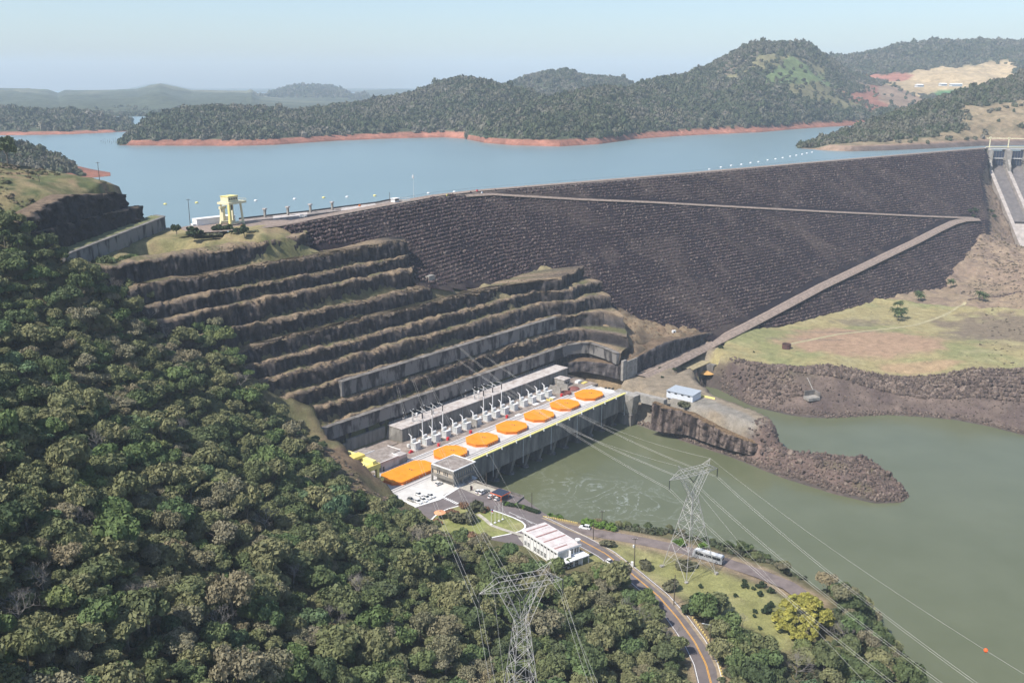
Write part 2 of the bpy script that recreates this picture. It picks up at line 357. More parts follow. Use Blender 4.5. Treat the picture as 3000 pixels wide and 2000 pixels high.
Z = np.where(spit & (d_rv > 0) & (N_ > -286), np.minimum(np.maximum(Z, 0), np.minimum(Zr, np.interp(N_, [-208, -200, -190, -180, -165, -150, -132], [22, 19.5, 16.5, 13, 10.5, 8.5, 5])+2.2*fbm(N_/7, S_/7, 12, 4)*smooth(-204, -194, N_))), Z)
Z = np.where((N_ < -286) & (N_ > -304) & (S_ > 536) & (S_ < 566) & (d_rv > 0) & (d_pl > 2), np.minimum(Z, 16+0*Z), Z)
# below the stepped cut and inside the dam the ground drops away
lz = np.interp(-N_, [-a for a, b in LV], [b for a, b in LV])
sleft = np.interp(-N_, [345, 351, 362, 380, 392, 403, 412], [272, 268, 254, 249, 240, 236, 232])
incut = (N_ < -345) & (N_ > -412) & (S_ > sleft) & (S_ < np.where(N_ > -372, 476, 560))
capz = np.interp(S_, [468, 478, 484, 490, 497, 506, 516], [12, 12, 26, 33, 40, 50, 62]); Z = np.where((N_ > -376) & (N_ < -309.5) & (S_ > 466) & (S_ < 516), np.minimum(Z, capz-2.5), Z)
plateau = sdf([ans(*q) for q in [(1215, 812, 84), (1280, 828, 84), (1400, 815, 80), (1530, 812, 75), (1545, 768, 81), (1620, 768, 79), (1664, 836, 66), (1650, 848, 66.5), (1600, 838, 71), (1500, 842, 76), (1400, 842, 78), (1240, 862, 80)]], N_, S_)
Z = np.where(incut & (plateau > 1), np.minimum(Z, lz-6), Z)
DPOLY = [(p.x, p.y) for p in TOE]+[(CXY[-1][0]-20, CXY[-1][1]+60)]+[(x-40, y+40) for x, y in CXY[::-1]]
d_dm = sdf(DPOLY, X_, Y_); dz = dam_z(X_, Y_)
Z = np.where(d_dm < 0, np.minimum(Z, dz-1.5-.25*np.minimum(-d_dm, 30)), Z)
Z = np.where((d_dm >= 0) & (d_dm < 40) & (d_dm < 8) & ((S_ > 520) | (N_ > -309)), np.maximum(Z, np.where(d_dm < 25, dz-12, -99)), Z)
ca = (X_-CXY[-1][0])*CH_U.x+(Y_-CXY[-1][1])*CH_U.y; cbv = (X_-CXY[-1][0])*CH_V.x+(Y_-CXY[-1][1])*CH_V.y
Z = np.where((ca > -1) & (ca < 95) & (cbv > -12) & (cbv < 235), np.minimum(Z, 98-CH_SL*np.maximum(cbv, 0)), Z)
# upstream of the crest the bed lies under the lake
LAKE = [(x-8, y+8) for x, y in CXY]+[(640, 1200), (1100, 1330), (6000, 3000), (6000, 9500), (-7000, 9500), (-7000, 800), (-800, 640), (-420, 600), (-262, 560), (-205, 548), (-175, 530)]
d_lk = sdf(LAKE, X_, Y_)
Z = np.where(d_lk < 0, np.minimum(Z, LAKE_Z+1+.35*d_lk), Z)
# upper cut beside the intake: a bench wall with two rock tiers stands along x = -200
uc = (X_ > -212) & (X_ < -196) & (Y_ > 408) & (Y_ < 540)
Z = np.where((X_ >= -200) & (X_ < -150) & (Y_ > 412) & (Y_ < 545), np.minimum(Z, 121+.02*(X_+150)+.6*fbm(N_/8, S_/8, 5)), Z)
Z = np.where((X_ > -206) & (X_ <= -196) & (Y_ > 404) & (Y_ < 552), np.minimum(Z, 120), Z); Z = np.where((X_ > -216) & (X_ <= -206) & (Y_ > 392) & (Y_ < 545), np.minimum(Z, 132), Z); Z = np.where((X_ > -228) & (X_ <= -196) & (Y_ >= 533) & (Y_ < 556), np.minimum(Z, 120), Z)
def ground_z(x, y):
    p = Vector((x, y, 0)); a, b = NS(p); i = min(max((a-GN0)/GST, 0), len(gn)-1.001); j = min(max((b-GS0)/GST, 0), len(gs)-1.001)
    i0, j0 = int(i), int(j); u, v = i-i0, j-j0
    return float((Z[i0, j0]*(1-u)+Z[i0+1, j0]*u)*(1-v)+(Z[i0, j0+1]*(1-u)+Z[i0+1, j0+1]*u)*v)
def gz_np(X, Y):
    a = X*NV.x+Y*NV.y; b = X*DV.x+Y*DV.y
    i = np.clip((a-GN0)/GST, 0, len(gn)-1.001); j = np.clip((b-GS0)/GST, 0, len(gs)-1.001); i0 = i.astype(int); j0 = j.astype(int); u = i-i0; v = j-j0
    return (Z[i0, j0]*(1-u)+Z[i0+1, j0]*u)*(1-v)+(Z[i0, j0+1]*(1-u)+Z[i0+1, j0+1]*u)*v
def on_ground(px, py):
    a = (px-1500)/FPX; b = (1000-py)/FPX; r = np.array([a, _c+b*_s, -_s+b*_c])
    t = np.linspace(120, 1800, 7000); p = r[None]*t[:, None]+np.array([0, 0, CAM_Z])
    k = np.argmax(p[:, 2] <= gz_np(p[:, 0], p[:, 1])); return Vector(p[k])

# ground cover
def lay(C, m, c): return C*(1-m[..., None])+np.array(c)*m[..., None]
nz = fbm(N_/40, S_/40, 20); nf = fbm(N_/10, S_/10, 21, 4); nq = fbm(N_/5, S_/5, 23, 3)
C = np.zeros(N_.shape+(3,))+np.array((.062, .052, .034))
tan = (.235, .175, .11); dry = (.30, .255, .13); green = (.215, .215, .10); soil = (.27, .16, .10); mud = (.135, .102, .085); rockc = (.075, .064, .062); brown = (.15, .105, .07)
up = (d_dm > -5) & (N_ < -405) & (X_ > -205)
C = lay(C, smooth(0, 1, up*1.0)*(1-0*N_), dry); C = lay(C, up*smooth(-.1, .5, nf)*.6, (.20, .20, .09))
lh = smooth(-1, 1, (X_ <= -204)*(Z > 124)*1.0)
C = lay(C, lh*1.0, (.23, .19, .10)); C = lay(C, lh*smooth(-.15, .3, nf), (.115, .125, .055)); C = lay(C, lh*smooth(.2, .5, nq)*smooth(-.2, .2, nz), (.07, .09, .04)); C = lay(C, lh*smooth(.25, .5, -nf)*.7, (.27, .17, .12))
C = lay(C, smooth(6, 0, plateau), (.285, .235, .13)); C = lay(C, smooth(6, 0, plateau)*smooth(.1, .4, nf)*.7, (.16, .13, .09))
shoulder = (N_ > -372) & (S_ > 474) & (S_ < 610) & (N_ < -300)
C = lay(C, shoulder*1.0, tan); C = lay(C, shoulder*smooth(.05, .4, nf)*.8, (.13, .10, .075)); C = lay(C, shoulder*smooth(.1, .4, -nf)*.6, (.29, .19, .115))
far = (S_ > 505) & (N_ > -300) & ((d_pl > 3) | (S_ > 530))
C = lay(C, far*1.0, mud); C = lay(C, far*smooth(0, .4, nf)*.7, (.095, .07, .065)); C = lay(C, far*smooth(.1, .4, -nf)*.6, (.20, .15, .125)); C = lay(C, far*smooth(0, .5, nz)*smooth(20, 40, d_rv)*.6, (.15, .14, .075))
fm = smooth(2, -3, d_fl)
C = lay(C, fm, dry); C = lay(C, fm*smooth(-.1, .45, nz+.4*nf), green); C = lay(C, fm*smooth(.05, .5, nf-nz*.3)*.55, (.34, .30, .17))
pk = at(2520, 1000, 24.5); e = ((X_-pk.x)/62)**2+((Y_-pk.y)/40)**2+.5*nf; C = lay(C, fm*smooth(1.1, .5, e), (.33, .225, .15))
pk = at(2700, 1062, 24.5); e = ((X_-pk.x)/30)**2+((Y_-pk.y)/9)**2+.5*nf; C = lay(C, fm*smooth(1.1, .5, e)*.8, (.35, .24, .15))
pk = at(2960, 960, 28); e = np.hypot(X_-pk.x, Y_-pk.y)/52+.5*nf; C = lay(C, smooth(1.1, .6, e)*far, (.19, .15, .105))
for px, py, rx, ry in [(2520, 940, 26, 12), (2800, 985, 20, 5), (2850, 995, 25, 6), (2790, 975, 12, 4), (2900, 870, 30, 10), (2900, 905, 20, 8), (2360, 990, 30, 3), (2470, 968, 40, 3)]:
    pk = at(px, py, 25); e = ((X_-pk.x)/rx)**2+((Y_-pk.y)/ry)**2+.8*nq; C = lay(C, smooth(1.1, .3, e)*.6*far, (.17, .135, .105))
ab = (far | (d_dm < 20)) & (S_ > 800) & (N_ < -120); C = lay(C, ab*.85, (.26, .19, .135)); C = lay(C, ab*smooth(.0, .35, nf)*.6, (.17, .125, .10)); C = lay(C, ab*smooth(.15, .45, nq)*.5, (.33, .25, .17))
sp = spit & (d_rv > -3); C = lay(C, sp*1.0, (.14, .10, .085)); C = lay(C, sp*smooth(-.1, .4, nq)*.6, (.085, .065, .06)); C = lay(C, sp*smooth(.15, .45, -nq)*.6, (.23, .16, .13))
nt_ = smooth(-178, -168, N_)*sp; C = lay(C, nt_*smooth(-.1, .3, nf)*.6, (.15, .13, .075))
C = lay(C, smooth(1.0, -1.5, d_pl)*(N_ > -310)*(S_ > 440)*smooth(-204, -212, N_), (.25, .205, .15))
C = lay(C, smooth(1.0, -3, sdf(NSL([(1850, 1150), (2075, 1165), (2190, 1210), (2240, 1240), (2200, 1246), (2080, 1200), (1930, 1178)], 22), N_, S_)), (.235, .215, .185))
C = lay(C, smooth(1., -1., d_pl)*(N_ <= -310), (.20, .165, .13))
sb = smooth(3.5, .5, d_rv)*smooth(-2, .2, d_rv)*tail_zone; C = lay(C, sb*.8, (.06, .055, .05))
nb = (S_ < 400)*(N_ > -262)*(N_ < 60)*smooth(40, 20, d_r1); C = lay(C, nb*1.0, (.15, .135, .07)); C = lay(C, nb*smooth(0, .4, nf)*.6, (.08, .085, .04)); C = lay(C, nb*smooth(8, 5, d_r1), (.26, .20, .13))
C = lay(C, smooth(3, -1, d_lw), (.245, .24, .095)); C = lay(C, smooth(3, -1, d_lw)*smooth(-.1, .4, nf)*.7, (.29, .265, .13)); C = lay(C, smooth(3, -1, d_lw)*smooth(.1, .4, nz+.5*nq)*.5, (.15, .18, .06))
oc = at(1040, 1385, 32); e = ((X_-oc.x)*.6+(Y_-oc.y)*.8)**2/26**2+((X_-oc.x)*.8-(Y_-oc.y)*.6)**2/11**2
C = lay(C, smooth(1.5, .7, e+.4*nf)*(d_pl > 0), (.215, .15, .095)); C = lay(C, smooth(1.5, .7, e)*smooth(0, .4, nq)*.7, (.11, .08, .06))
C = lay(C, smooth(5, 0, d_lk)*smooth(-60, -10, d_lk), (.30, .12, .075))
M_ground = attr_mat('ground_cover', .22, .32, .7, .7)
Gm = np.stack([X_, Y_, Z], -1).reshape(-1, 3)
gro = npmesh('ground', Gm, gridfaces(len(gn), len(gs))[:, ::-1], M_ground, cols=C.reshape(-1, 3))
tag(gro, kind='structure')
# ------------------------------------------------------------------ waters
def water_mat(name, c, c2, rough=.12, foam=None, scale=.03, bs=.5):
    m, nt, b = nodes(name); b.inputs['Roughness'].default_value = rough; b.inputs['IOR'].default_value = 1.333; b.inputs['Specular IOR Level'].default_value = .5
    n = _tex(nt, scale, 4, .55); r = _ramp(nt, n.outputs['Fac'], [(.3, c), (.7, c2)]); col = r.outputs[0]
    if foam:
        tc = nt.nodes.new('ShaderNodeTexCoord'); wv = nt.nodes.new('ShaderNodeTexNoise'); wv.inputs['Scale'].default_value = .045; wv.inputs['Detail'].default_value = 6; wv.inputs['Distortion'].default_value = 2.2
        nt.links.new(tc.outputs['Object'], wv.inputs['Vector'])
        sub = nt.nodes.new('ShaderNodeMath'); sub.operation = 'SUBTRACT'; sub.inputs[1].default_value = .5; nt.links.new(wv.outputs['Fac'], sub.inputs[0])
        ab = nt.nodes.new('ShaderNodeMath'); ab.operation = 'ABSOLUTE'; nt.links.new(sub.outputs[0], ab.inputs[0])
        line = _ramp(nt, ab.outputs[0], [(.0, (1,)*3), (.055, (0,)*3)])
        mk = nt.nodes.new('ShaderNodeAttribute'); mk.attribute_name = 'Col'
        f2 = _tex(nt, .5, 4, .7); fr = _ramp(nt, f2.outputs['Fac'], [(.42, (0,)*3), (.6, (1,)*3)])
        q = _mixc(nt, 1.0, line.outputs[0], mk.outputs['Color'], 'MULTIPLY'); q = _mixc(nt, 1.0, q, fr.outputs[0], 'MULTIPLY')
        col = _mixc(nt, q, col, foam)
    nt.links.new(col, b.inputs['Base Color'])
    n2 = _tex(nt, bs, 3, .6); _bump(nt, b, n2.outputs['Fac'], .12, .25); return m
mb = MB(); mb.sheet([(x, y, LAKE_Z) for x, y in LAKE][::-1])
lake = tag(mb.build('reservoir_water', water_mat('lake_water', (.155, .222, .236), (.17, .24, .25), .30, scale=.006, bs=.5)), kind='structure')
if lake.data.polygons[0].normal.z < 0: lake.data.flip_normals()
wn_ = np.arange(-330, 420.1, 5.0); ws_ = np.arange(-250, 640.1, 5.0); WN, WS = np.meshgrid(wn_, ws_, indexing='ij')
fo = np.zeros(WN.shape)
for px, py, rx, ry, k in [(1790, 1455, 45, 16, 1.), (1700, 1430, 26, 10, .9), (1870, 1480, 30, 14, .8), (1650, 1480, 30, 14, .35), (1600, 1390, 40, 10, .3), (2130, 1610, 26, 9, .9), (1760, 1500, 22, 9, .7), (1900, 1440, 30, 10, .4)]:
    p = at(px, py, WATER_Z); q = NS(p); fo = np.maximum(fo, k*np.exp(-(((WN-q[0])/rx*1.3)**2+((WS-q[1])/ry)**2)))
riv = npmesh('river_water', np.stack([WN*NV.x+WS*DV.x, WN*NV.y+WS*DV.y, 0*WN+WATER_Z], -1).reshape(-1, 3), gridfaces(len(wn_), len(ws_))[:, ::-1],
             water_mat('tail_water', (.105, .115, .062), (.125, .135, .078), .2, (.30, .33, .29)), cols=np.repeat(fo.reshape(-1, 1), 3, 1)); tag(riv, kind='structure')
# ------------------------------------------------------------------ stepped rock cut
def resample(pl, m):
    pl = np.asarray(pl, float); L = np.r_[0, np.cumsum(np.linalg.norm(np.diff(pl, axis=0), axis=1))]
    t = np.linspace(0, L[-1], m); return np.stack([np.interp(t, L, pl[:, i]) for i in range(pl.shape[1])], 1)
ends = {0: (464, [(-339, 474), (-330, 479), (-318, 480), (-309, 477)]), 1: (472, [(-349, 481), (-342, 489), (-327, 485), (-312, 479)]), 2: (472, [(-352, 482), (-345, 494), (-331, 495), (-317, 494)]),
        3: (474, [(-359, 485), (-354, 497), (-343, 506), (-330, 510)]), 4: (474, [(-362, 484), (-357, 496), (-356, 510), (-350, 524)]), 5: (472, [(-367, 482), (-362, 496), (-364, 513), (-362, 530)]),
        6: (470, [(-372, 478), (-367, 490), (-371, 505), (-377, 530)]), 7: (388, [(-390, 396), (-402, 402), (-420, 404), (-450, 404)]), 8: (378, [(-396, 386), (-404, 390), (-424, 392), (-452, 392)]),
        9: (380, [(-402, 388), (-410, 392), (-426, 394), (-452, 394)]), 10: (386, [(-408, 392), (-418, 394), (-432, 394), (-454, 394)]), 11: (316, [(-415, 324), (-424, 329), (-436, 332), (-456, 334)])}
def outline(k, dn=0.0):
    n = LV[k][0]+dn; se, tail = ends[k]
    a = resample([(n, 186), (n, se)], 380); b = resample([(n, se)]+[(p+dn*.6, q-dn*.6) for p, q in tail], 91)[1:]
    return np.vstack([a, b])
rows = []; cols = []
S0 = np.arange(470)/470*400
def addrow(o, z, rgb, amp, seed, dzamp=.0):
    s = o[:, 1]+o[:, 0]*.3
    ledge = fbm(s/22, np.full_like(s, seed*3.7), 40, 3)*2.2
    cw_ = s/1.9+1.4*fbm(s/9, np.full_like(s, seed*1.3), 45, 2); blk = _T[np.floor(cw_).astype(int) & 255, (np.floor(z/3.1+np.floor(cw_/3)*.37).astype(int)*7+3) & 255]-.5
    dn = ledge*.8+blk*1.5*min(1, amp*1.6)+fbm(s/3.2, np.full_like(s, z/7.0), 41, 4)*amp+fbm(s/.9+40, np.full_like(s, z/5.0), 42, 2)*amp*.5
    zz = z+fbm(s/13, np.full_like(s, seed*5.1), 43, 3)*dzamp*1.9+fbm(s/4, np.full_like(s, seed*2.2), 44, 3)*dzamp*1.5
    rows.append(np.stack([(o[:, 0]+dn)*NV.x+(o[:, 1]-.5*dn*0)*DV.x, (o[:, 0]+dn)*NV.y+o[:, 1]*DV.y, zz], 1)); cols.append(rgb)
rk = np.array((.034, .030, .033)); rk2 = np.array((.095, .085, .084)); tn = np.array((.30, .225, .15)); br = np.array((.17, .135, .11)); gr2 = np.array((.125, .125, .06))

for k in range(1, 12):
    z0, z1 = LV[k-1][1], LV[k][1]; h = z1-z0
    ob = outline(k, .16*h); o1 = outline(k)
    s = o1[:, 1]
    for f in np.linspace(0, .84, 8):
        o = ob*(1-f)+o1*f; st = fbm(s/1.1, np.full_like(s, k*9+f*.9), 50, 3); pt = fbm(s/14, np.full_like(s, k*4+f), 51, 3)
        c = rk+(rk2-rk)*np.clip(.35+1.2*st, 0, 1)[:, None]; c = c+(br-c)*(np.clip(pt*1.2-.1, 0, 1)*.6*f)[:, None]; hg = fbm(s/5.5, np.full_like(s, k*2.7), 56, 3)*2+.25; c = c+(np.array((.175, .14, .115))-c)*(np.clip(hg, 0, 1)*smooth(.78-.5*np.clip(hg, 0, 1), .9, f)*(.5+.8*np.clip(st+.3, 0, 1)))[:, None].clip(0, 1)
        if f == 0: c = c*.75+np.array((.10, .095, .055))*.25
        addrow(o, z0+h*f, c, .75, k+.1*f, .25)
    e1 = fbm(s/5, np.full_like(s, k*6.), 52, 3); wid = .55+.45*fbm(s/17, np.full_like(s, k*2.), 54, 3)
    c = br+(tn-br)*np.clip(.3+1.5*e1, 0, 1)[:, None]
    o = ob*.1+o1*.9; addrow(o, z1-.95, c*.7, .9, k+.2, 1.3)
    o = outline(k, -.7); addrow(o, z1-.1, c, .8, k+.2, 1.1)
    nxt = outline(k+1, .16*(LV[k+1][1]-z1)) if k < 11 else outline(k, -9)
    for f in (.35, .7):
        oo = outline(k, -.7)*(1-f)+nxt*f; e2 = fbm(s/7, np.full_like(s, k*3+f), 53, 3)
        c2 = tn+(gr2-tn)*np.clip(.2+1.4*e2+(f-.5)*.8, 0, 1)[:, None]; addrow(oo, z1+(.25 if f > .5 else .1), c2, .4, k+.3, .7)
    if k == 11:
        addrow(outline(k, -10), z1+.3, c2, .3, k, .3)
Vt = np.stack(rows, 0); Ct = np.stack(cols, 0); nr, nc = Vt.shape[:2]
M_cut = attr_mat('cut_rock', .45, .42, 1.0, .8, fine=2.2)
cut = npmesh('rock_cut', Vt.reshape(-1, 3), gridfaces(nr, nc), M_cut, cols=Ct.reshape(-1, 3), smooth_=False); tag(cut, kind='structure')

def rock_wall(name, line, z0, z1, m, batter=.12, amp=.8, cap=6.0, capc=None, step=1.0, seed=0, rowsn=9, facec=(rk, rk2), dz=.5, caplift=.4):
    """rough rock face along a plan line (world xy), the rock lying to the line's left"""
    L = np.asarray(line, float); m_ = max(8, int(np.linalg.norm(np.diff(L, axis=0), axis=1).sum()/step)); o = resample(L, m_)
    t = np.gradient(o, axis=0); t /= np.linalg.norm(t, axis=1)[:, None]+1e-9; nrm = np.stack([-t[:, 1], t[:, 0]], 1)
    a0 = resample(np.array([[v] for v in z0]), m_)[:, 0] if hasattr(z0, '__len__') else np.full(m_, z0); a1 = resample(np.array([[v] for v in z1]), m_)[:, 0] if hasattr(z1, '__len__') else np.full(m_, z1)
    u = np.arange(m_)*step; R_, C_ = [], []
    for f in np.linspace(0, 1, rowsn):
        blk = _T[np.floor(u/2.2+fbm(u/8, u*0+seed, 66, 2)).astype(int) & 255, (int(f*4)*5+seed) & 255]-.5; dn = blk*amp*1.5+fbm(u/4, np.full(m_, f*1.5+seed*7), 60+seed, 4)*amp*2+fbm(u/1.1, np.full(m_, f*2), 61+seed, 3)*amp; h = a1-a0
        q = o+nrm*(batter*h*f-dn*min(1, f*3+.2))[:, None]
        zz = a0+h*f+(fbm(u/5, np.full(m_, seed*3.), 62, 3)*dz*1.4 if f > .9 else 0)
        R_.append(np.c_[q, zz]); st = fbm(u/1.6, np.full(m_, f*.8+seed), 63, 3); C_.append(facec[0]+(facec[1]-facec[0])*np.clip(.4+1.3*st, 0, 1)[:, None])
    cc = np.array(capc if capc is not None else tn)
    for f in (.15, .5, 1.0):
        q = o+nrm*(batter*(a1-a0)+cap*f)[:, None]; R_.append(np.c_[q, a1+caplift*f+fbm(u/4, np.full(m_, f*3.), 64, 3)*.3]); C_.append(cc*(.85+.3*np.clip(fbm(u/3, np.full(m_, f), 65, 3), -1, 1))[:, None])
    V = np.stack(R_, 0); return npmesh(name, V.reshape(-1, 3), gridfaces(V.shape[0], V.shape[1]), m, cols=np.stack(C_, 0).reshape(-1, 3), smooth_=False)
wxy = lambda l: [tuple(W(a, b)[:2]) for a, b in l]
r1 = rock_wall('rock_block', wxy([(-356, 458), (-346, 469), (-339, 477), (-325, 478.4), (-309.2, 478), (-308.9, 484), (-308.7, 500), (-308.5, 540), (-308, 590)]), 21.8, [26, 30, 34, 35.5, 35.5, 35, 34, 33, 30], M_cut, .06, .7, 9, (.21, .15, .10), seed=1, facec=(rk*1.5, rk2*1.5)); tag(r1, kind='structure')
# two rock tiers above the intake wall
c1 = rock_wall('rock_tier', [(-203.5, 400), (-203.5, 440), (-203, 480), (-201.5, 520), (-203, 529), (-212, 534), (-224, 540)], [128, 127, 127, 126, 126, 125, 123], [137, 137, 137, 137, 136, 135, 133], M_cut, .22, 1.7, 4.5, (.17, .135, .10), seed=2, facec=(rk*.8, rk2*.65), dz=1.6, rowsn=14, step=.8); tag(c1, kind='structure')
c2 = rock_wall('rock_tier', [(-206.5, 386), (-208, 420), (-208, 460), (-208.5, 490), (-207.5, 512), (-211, 524), (-222, 534), (-236, 540)], [136, 136.6, 137, 137, 137, 136.5, 135, 132], [141, 144.5, 147, 148, 147.5, 145, 142, 138], M_cut, .25, 1.8, 8, (.24, .175, .12), seed=3, facec=(rk*.8, rk2*.65), dz=1.8, rowsn=14, step=.8); tag(c2, kind='structure')
for q, (ln, z1, sd) in enumerate([([ans(*p) for p in [(1905, 1180, 22), (1934, 1187, 22), (2019, 1197, 22), (2087, 1221, 22), (2155, 1240, 22), (2205, 1250, 22), (2262, 1266, 20), (2300, 1285, 18)]], [22, 22, 22, 22, 21.5, 20, 16, 11], 4)]):
    l2 = [(a+.8, b-2.3) for a, b in ln]
    e = rock_wall('spit_cliff', wxy(l2), 7.0, z1, attr_mat('spit_rock', .7, .6, 1.0, .9, fine=2.8), .16, 1.25, 4, (.27, .185, .11), seed=sd, facec=(np.array((.045, .035, .034)), np.array((.27, .21, .18))), dz=1.2, step=.6, rowsn=14); tag(e, kind='structure')

# ------------------------------------------------------------------ stones
def rock_mesh(name, m, seed, sub=2, flat=(1, 1, .75), amp=.34):
    bm = bmesh.new(); bmesh.ops.create_icosphere(bm, subdivisions=sub, radius=1.0); rg = np.random.default_rng(seed)
    nrm = rg.normal(size=(9, 3)); nrm /= np.linalg.norm(nrm, axis=1)[:, None]; dd = rg.uniform(.55, .95, 9)
    for v in bm.verts:
        p = np.array(v.co)
        for a, b in zip(nrm, dd):
            k = p@a
            if k > b: p = p-a*(k-b)
        p = p*(1+rg.normal()*.06); v.co = p*np.array(flat)
    me = bpy.data.meshes.new(name); bm.to_mesh(me); bm.free(); me.materials.append(m); return bpy.data.objects.new(name, me)
M_dark = inst_mat('dam_stone', [(.044, .030, .036), (.066, .046, .050), (.086, .062, .062), (.050, .034, .038), (.11, .083, .077), (.058, .040, .043), (.16, .125, .11), (.062, .042, .046), (.076, .051, .052)], var=.4, scale=1.2)
M_brown = inst_mat('bank_stone', [(.10, .075, .062), (.14, .105, .088), (.078, .058, .05), (.20, .155, .125), (.12, .088, .072), (.06, .046, .042), (.16, .12, .095)], var=.4, scale=1.2)
dark_rocks = [rock_mesh('stone_shape', M_dark, 100+i, 1) for i in range(6)]
brown_rocks = [rock_mesh('stone_shape', M_brown, 200+i, 1) for i in range(6)]

# ------------------------------------------------------------------ the dam
dam = thing('rockfill_dam', 'long dark rockfill dam holding back the blue reservoir', 'dam', (CREST[5].x, CREST[5].y, 30))
DO = Vector(dam.location)
e1 = (Vector((CXY[-1][0], CXY[-1][1], 0))-Vector((CXY[4][0], CXY[4][1], 0))).normalized(); e2 = Vector((e1.y, -e1.x, 0))
ga = np.arange(-420, 760, 3.0); gb = np.arange(-60, 185, 3.0); GA, GB = np.meshgrid(ga, gb, indexing='ij')
GX = CXY[4][0]+GA*e1.x+GB*e2.x; GY = CXY[4][1]+GA*e1.y+GB*e2.y; GD = pdist(CXY, GX, GY); GZ = dam_z(GX, GY)+fbm(GX/40, GY/40, 70)*.35*smooth(4, 12, GD)
keep = (sdf(DPOLY, GX, GY) < 9) | (GD < 6); F = gridfaces(len(ga), len(gb)); kf = keep.reshape(-1)[F].all(1) & (GZ.reshape(-1)[F] > 2).all(1)
pn = fbm(GX/18, GY/18, 71, 4); pn2 = fbm(GX/60, GY/25, 72, 3); DC = np.zeros(GX.shape+(3,))+np.array((.024, .018, .023))
DC = lay(DC, smooth(.12, .45, pn)*.6, (.095, .074, .066)); DC = lay(DC, smooth(.2, .5, pn2)*.35, (.13, .10, .082)); DC = lay(DC, smooth(7, 3, GD), (.26, .22, .19))
used = np.unique(F[kf]); remap = np.zeros(GX.size, int); remap[used] = np.arange(len(used))
dv = np.stack([GX, GY, GZ], -1).reshape(-1, 3)[used]-np.array(DO)
dm = npmesh('embankment', dv, remap[F[kf]], attr_mat('dam_fill', .5, .35, .8, .6), dam, cols=DC.reshape(-1, 3)[used])
dm.data.update()
if dm.data.polygons[100].normal.z < 0: dm.data.flip_normals()
def ribbon(name, pts, width, m, parent=None, lift=.12, thick=0.0, zf=None, off=(0, 0, 0), step=3.0, skirt=0.0):
    p = resample([tuple(q) for q in pts], max(2, int(sum((Vector(a)-Vector(b)).length for a, b in zip(pts, pts[1:]))/step))); t = np.gradient(p[:, :2], axis=0); t /= np.linalg.norm(t, axis=1)[:, None]
    nr_ = np.stack([-t[:, 1], t[:, 0]], 1); wl, wr = (width if hasattr(width, '__len__') else (-width/2, width/2))
    rws = []
    for q, dz_ in ([(wl-skirt*1.3, -skirt)] if skirt else [])+[(wl, 0), ((wl+wr)/2, 0), (wr, 0)]+([(wr+skirt*1.3, -skirt)] if skirt else []):
        xy = p[:, :2]+nr_*q; z = (zf(xy[:, 0], xy[:, 1]) if zf else p[:, 2])+lift+dz_; rws.append(np.c_[xy, z]-np.array(off))
    V = np.stack(rws, 0); o = npmesh(name, V.reshape(-1, 3), gridfaces(V.shape[0], V.shape[1]), m, parent, smooth_=True)
    if o.data.polygons[0].normal.z < 0: o.data.flip_normals()
    return o
M_gravel = mat('gravel_road', (.25, .195, .16), .95, .25, .5, bump=.3)
M_track = mat('rut', (.20, .16, .135), .95, .2, .6)
M_conc = mat('concrete', (.36, .335, .30), .9, .3, .35, c2=(.22, .205, .185), bump=.2, bdist=.05)
M_concd = mat('stained_concrete', (.24, .22, .20), .9, .3, .25, c2=(.09, .083, .078), bump=.2, bdist=.05, stretch=(1, 1, .22))
M_darkc = mat('dark_concrete', (.06, .055, .055), .9, .25, .5)
M_white = mat('white_paint', (.76, .75, .73), .6, .06, .5)
lower = [on_dam(*q) for q in [(2858, 641), (2815, 643), (2785, 651), (2740, 672), (2680, 703), (2600, 741), (2500, 789), (2400, 836), (2300, 889), (2200, 941), (2125, 979)]]+[at(2060, 1012, 23.2), at(1990, 1047, 22.6), at(1930, 1078, 22.2), at(1875, 1104, 22)]
upper_ = [on_dam(*q) for q in [(1360, 574), (1440, 569), (1540, 575), (1700, 584), (1900, 592), (2100, 603), (2400, 619), (2700, 633), (2800, 637), (2850, 638)]]
ribbon('haul_road', lower, 7.0, M_gravel, dam, .9, off=DO, skirt=2.2)
for o_ in (-1.6, 1.6): ribbon('wheel_track', lower, (o_-.5, o_+.5), M_track, dam, .96, off=DO)
ribbon('berm_path', upper_, 2.2, M_gravel, dam, .7, off=DO, skirt=1.2)
ribbon('crest_road', [(p.x, p.y, CREST_Z) for p in CREST], 9, M_gravel, dam, .35, off=DO)
pr = ribbon('parapet_wall', [(p.x, p.y, CREST_Z) for p in CREST], (5.0, 5.7), M_darkc, dam, 1.7, off=DO)
pr2 = ribbon('parapet_side', [(p.x, p.y, CREST_Z) for p in CREST], (4.9, 5.02), M_darkc, dam, 1.2, off=DO)
for v in pr2.data.vertices: pass
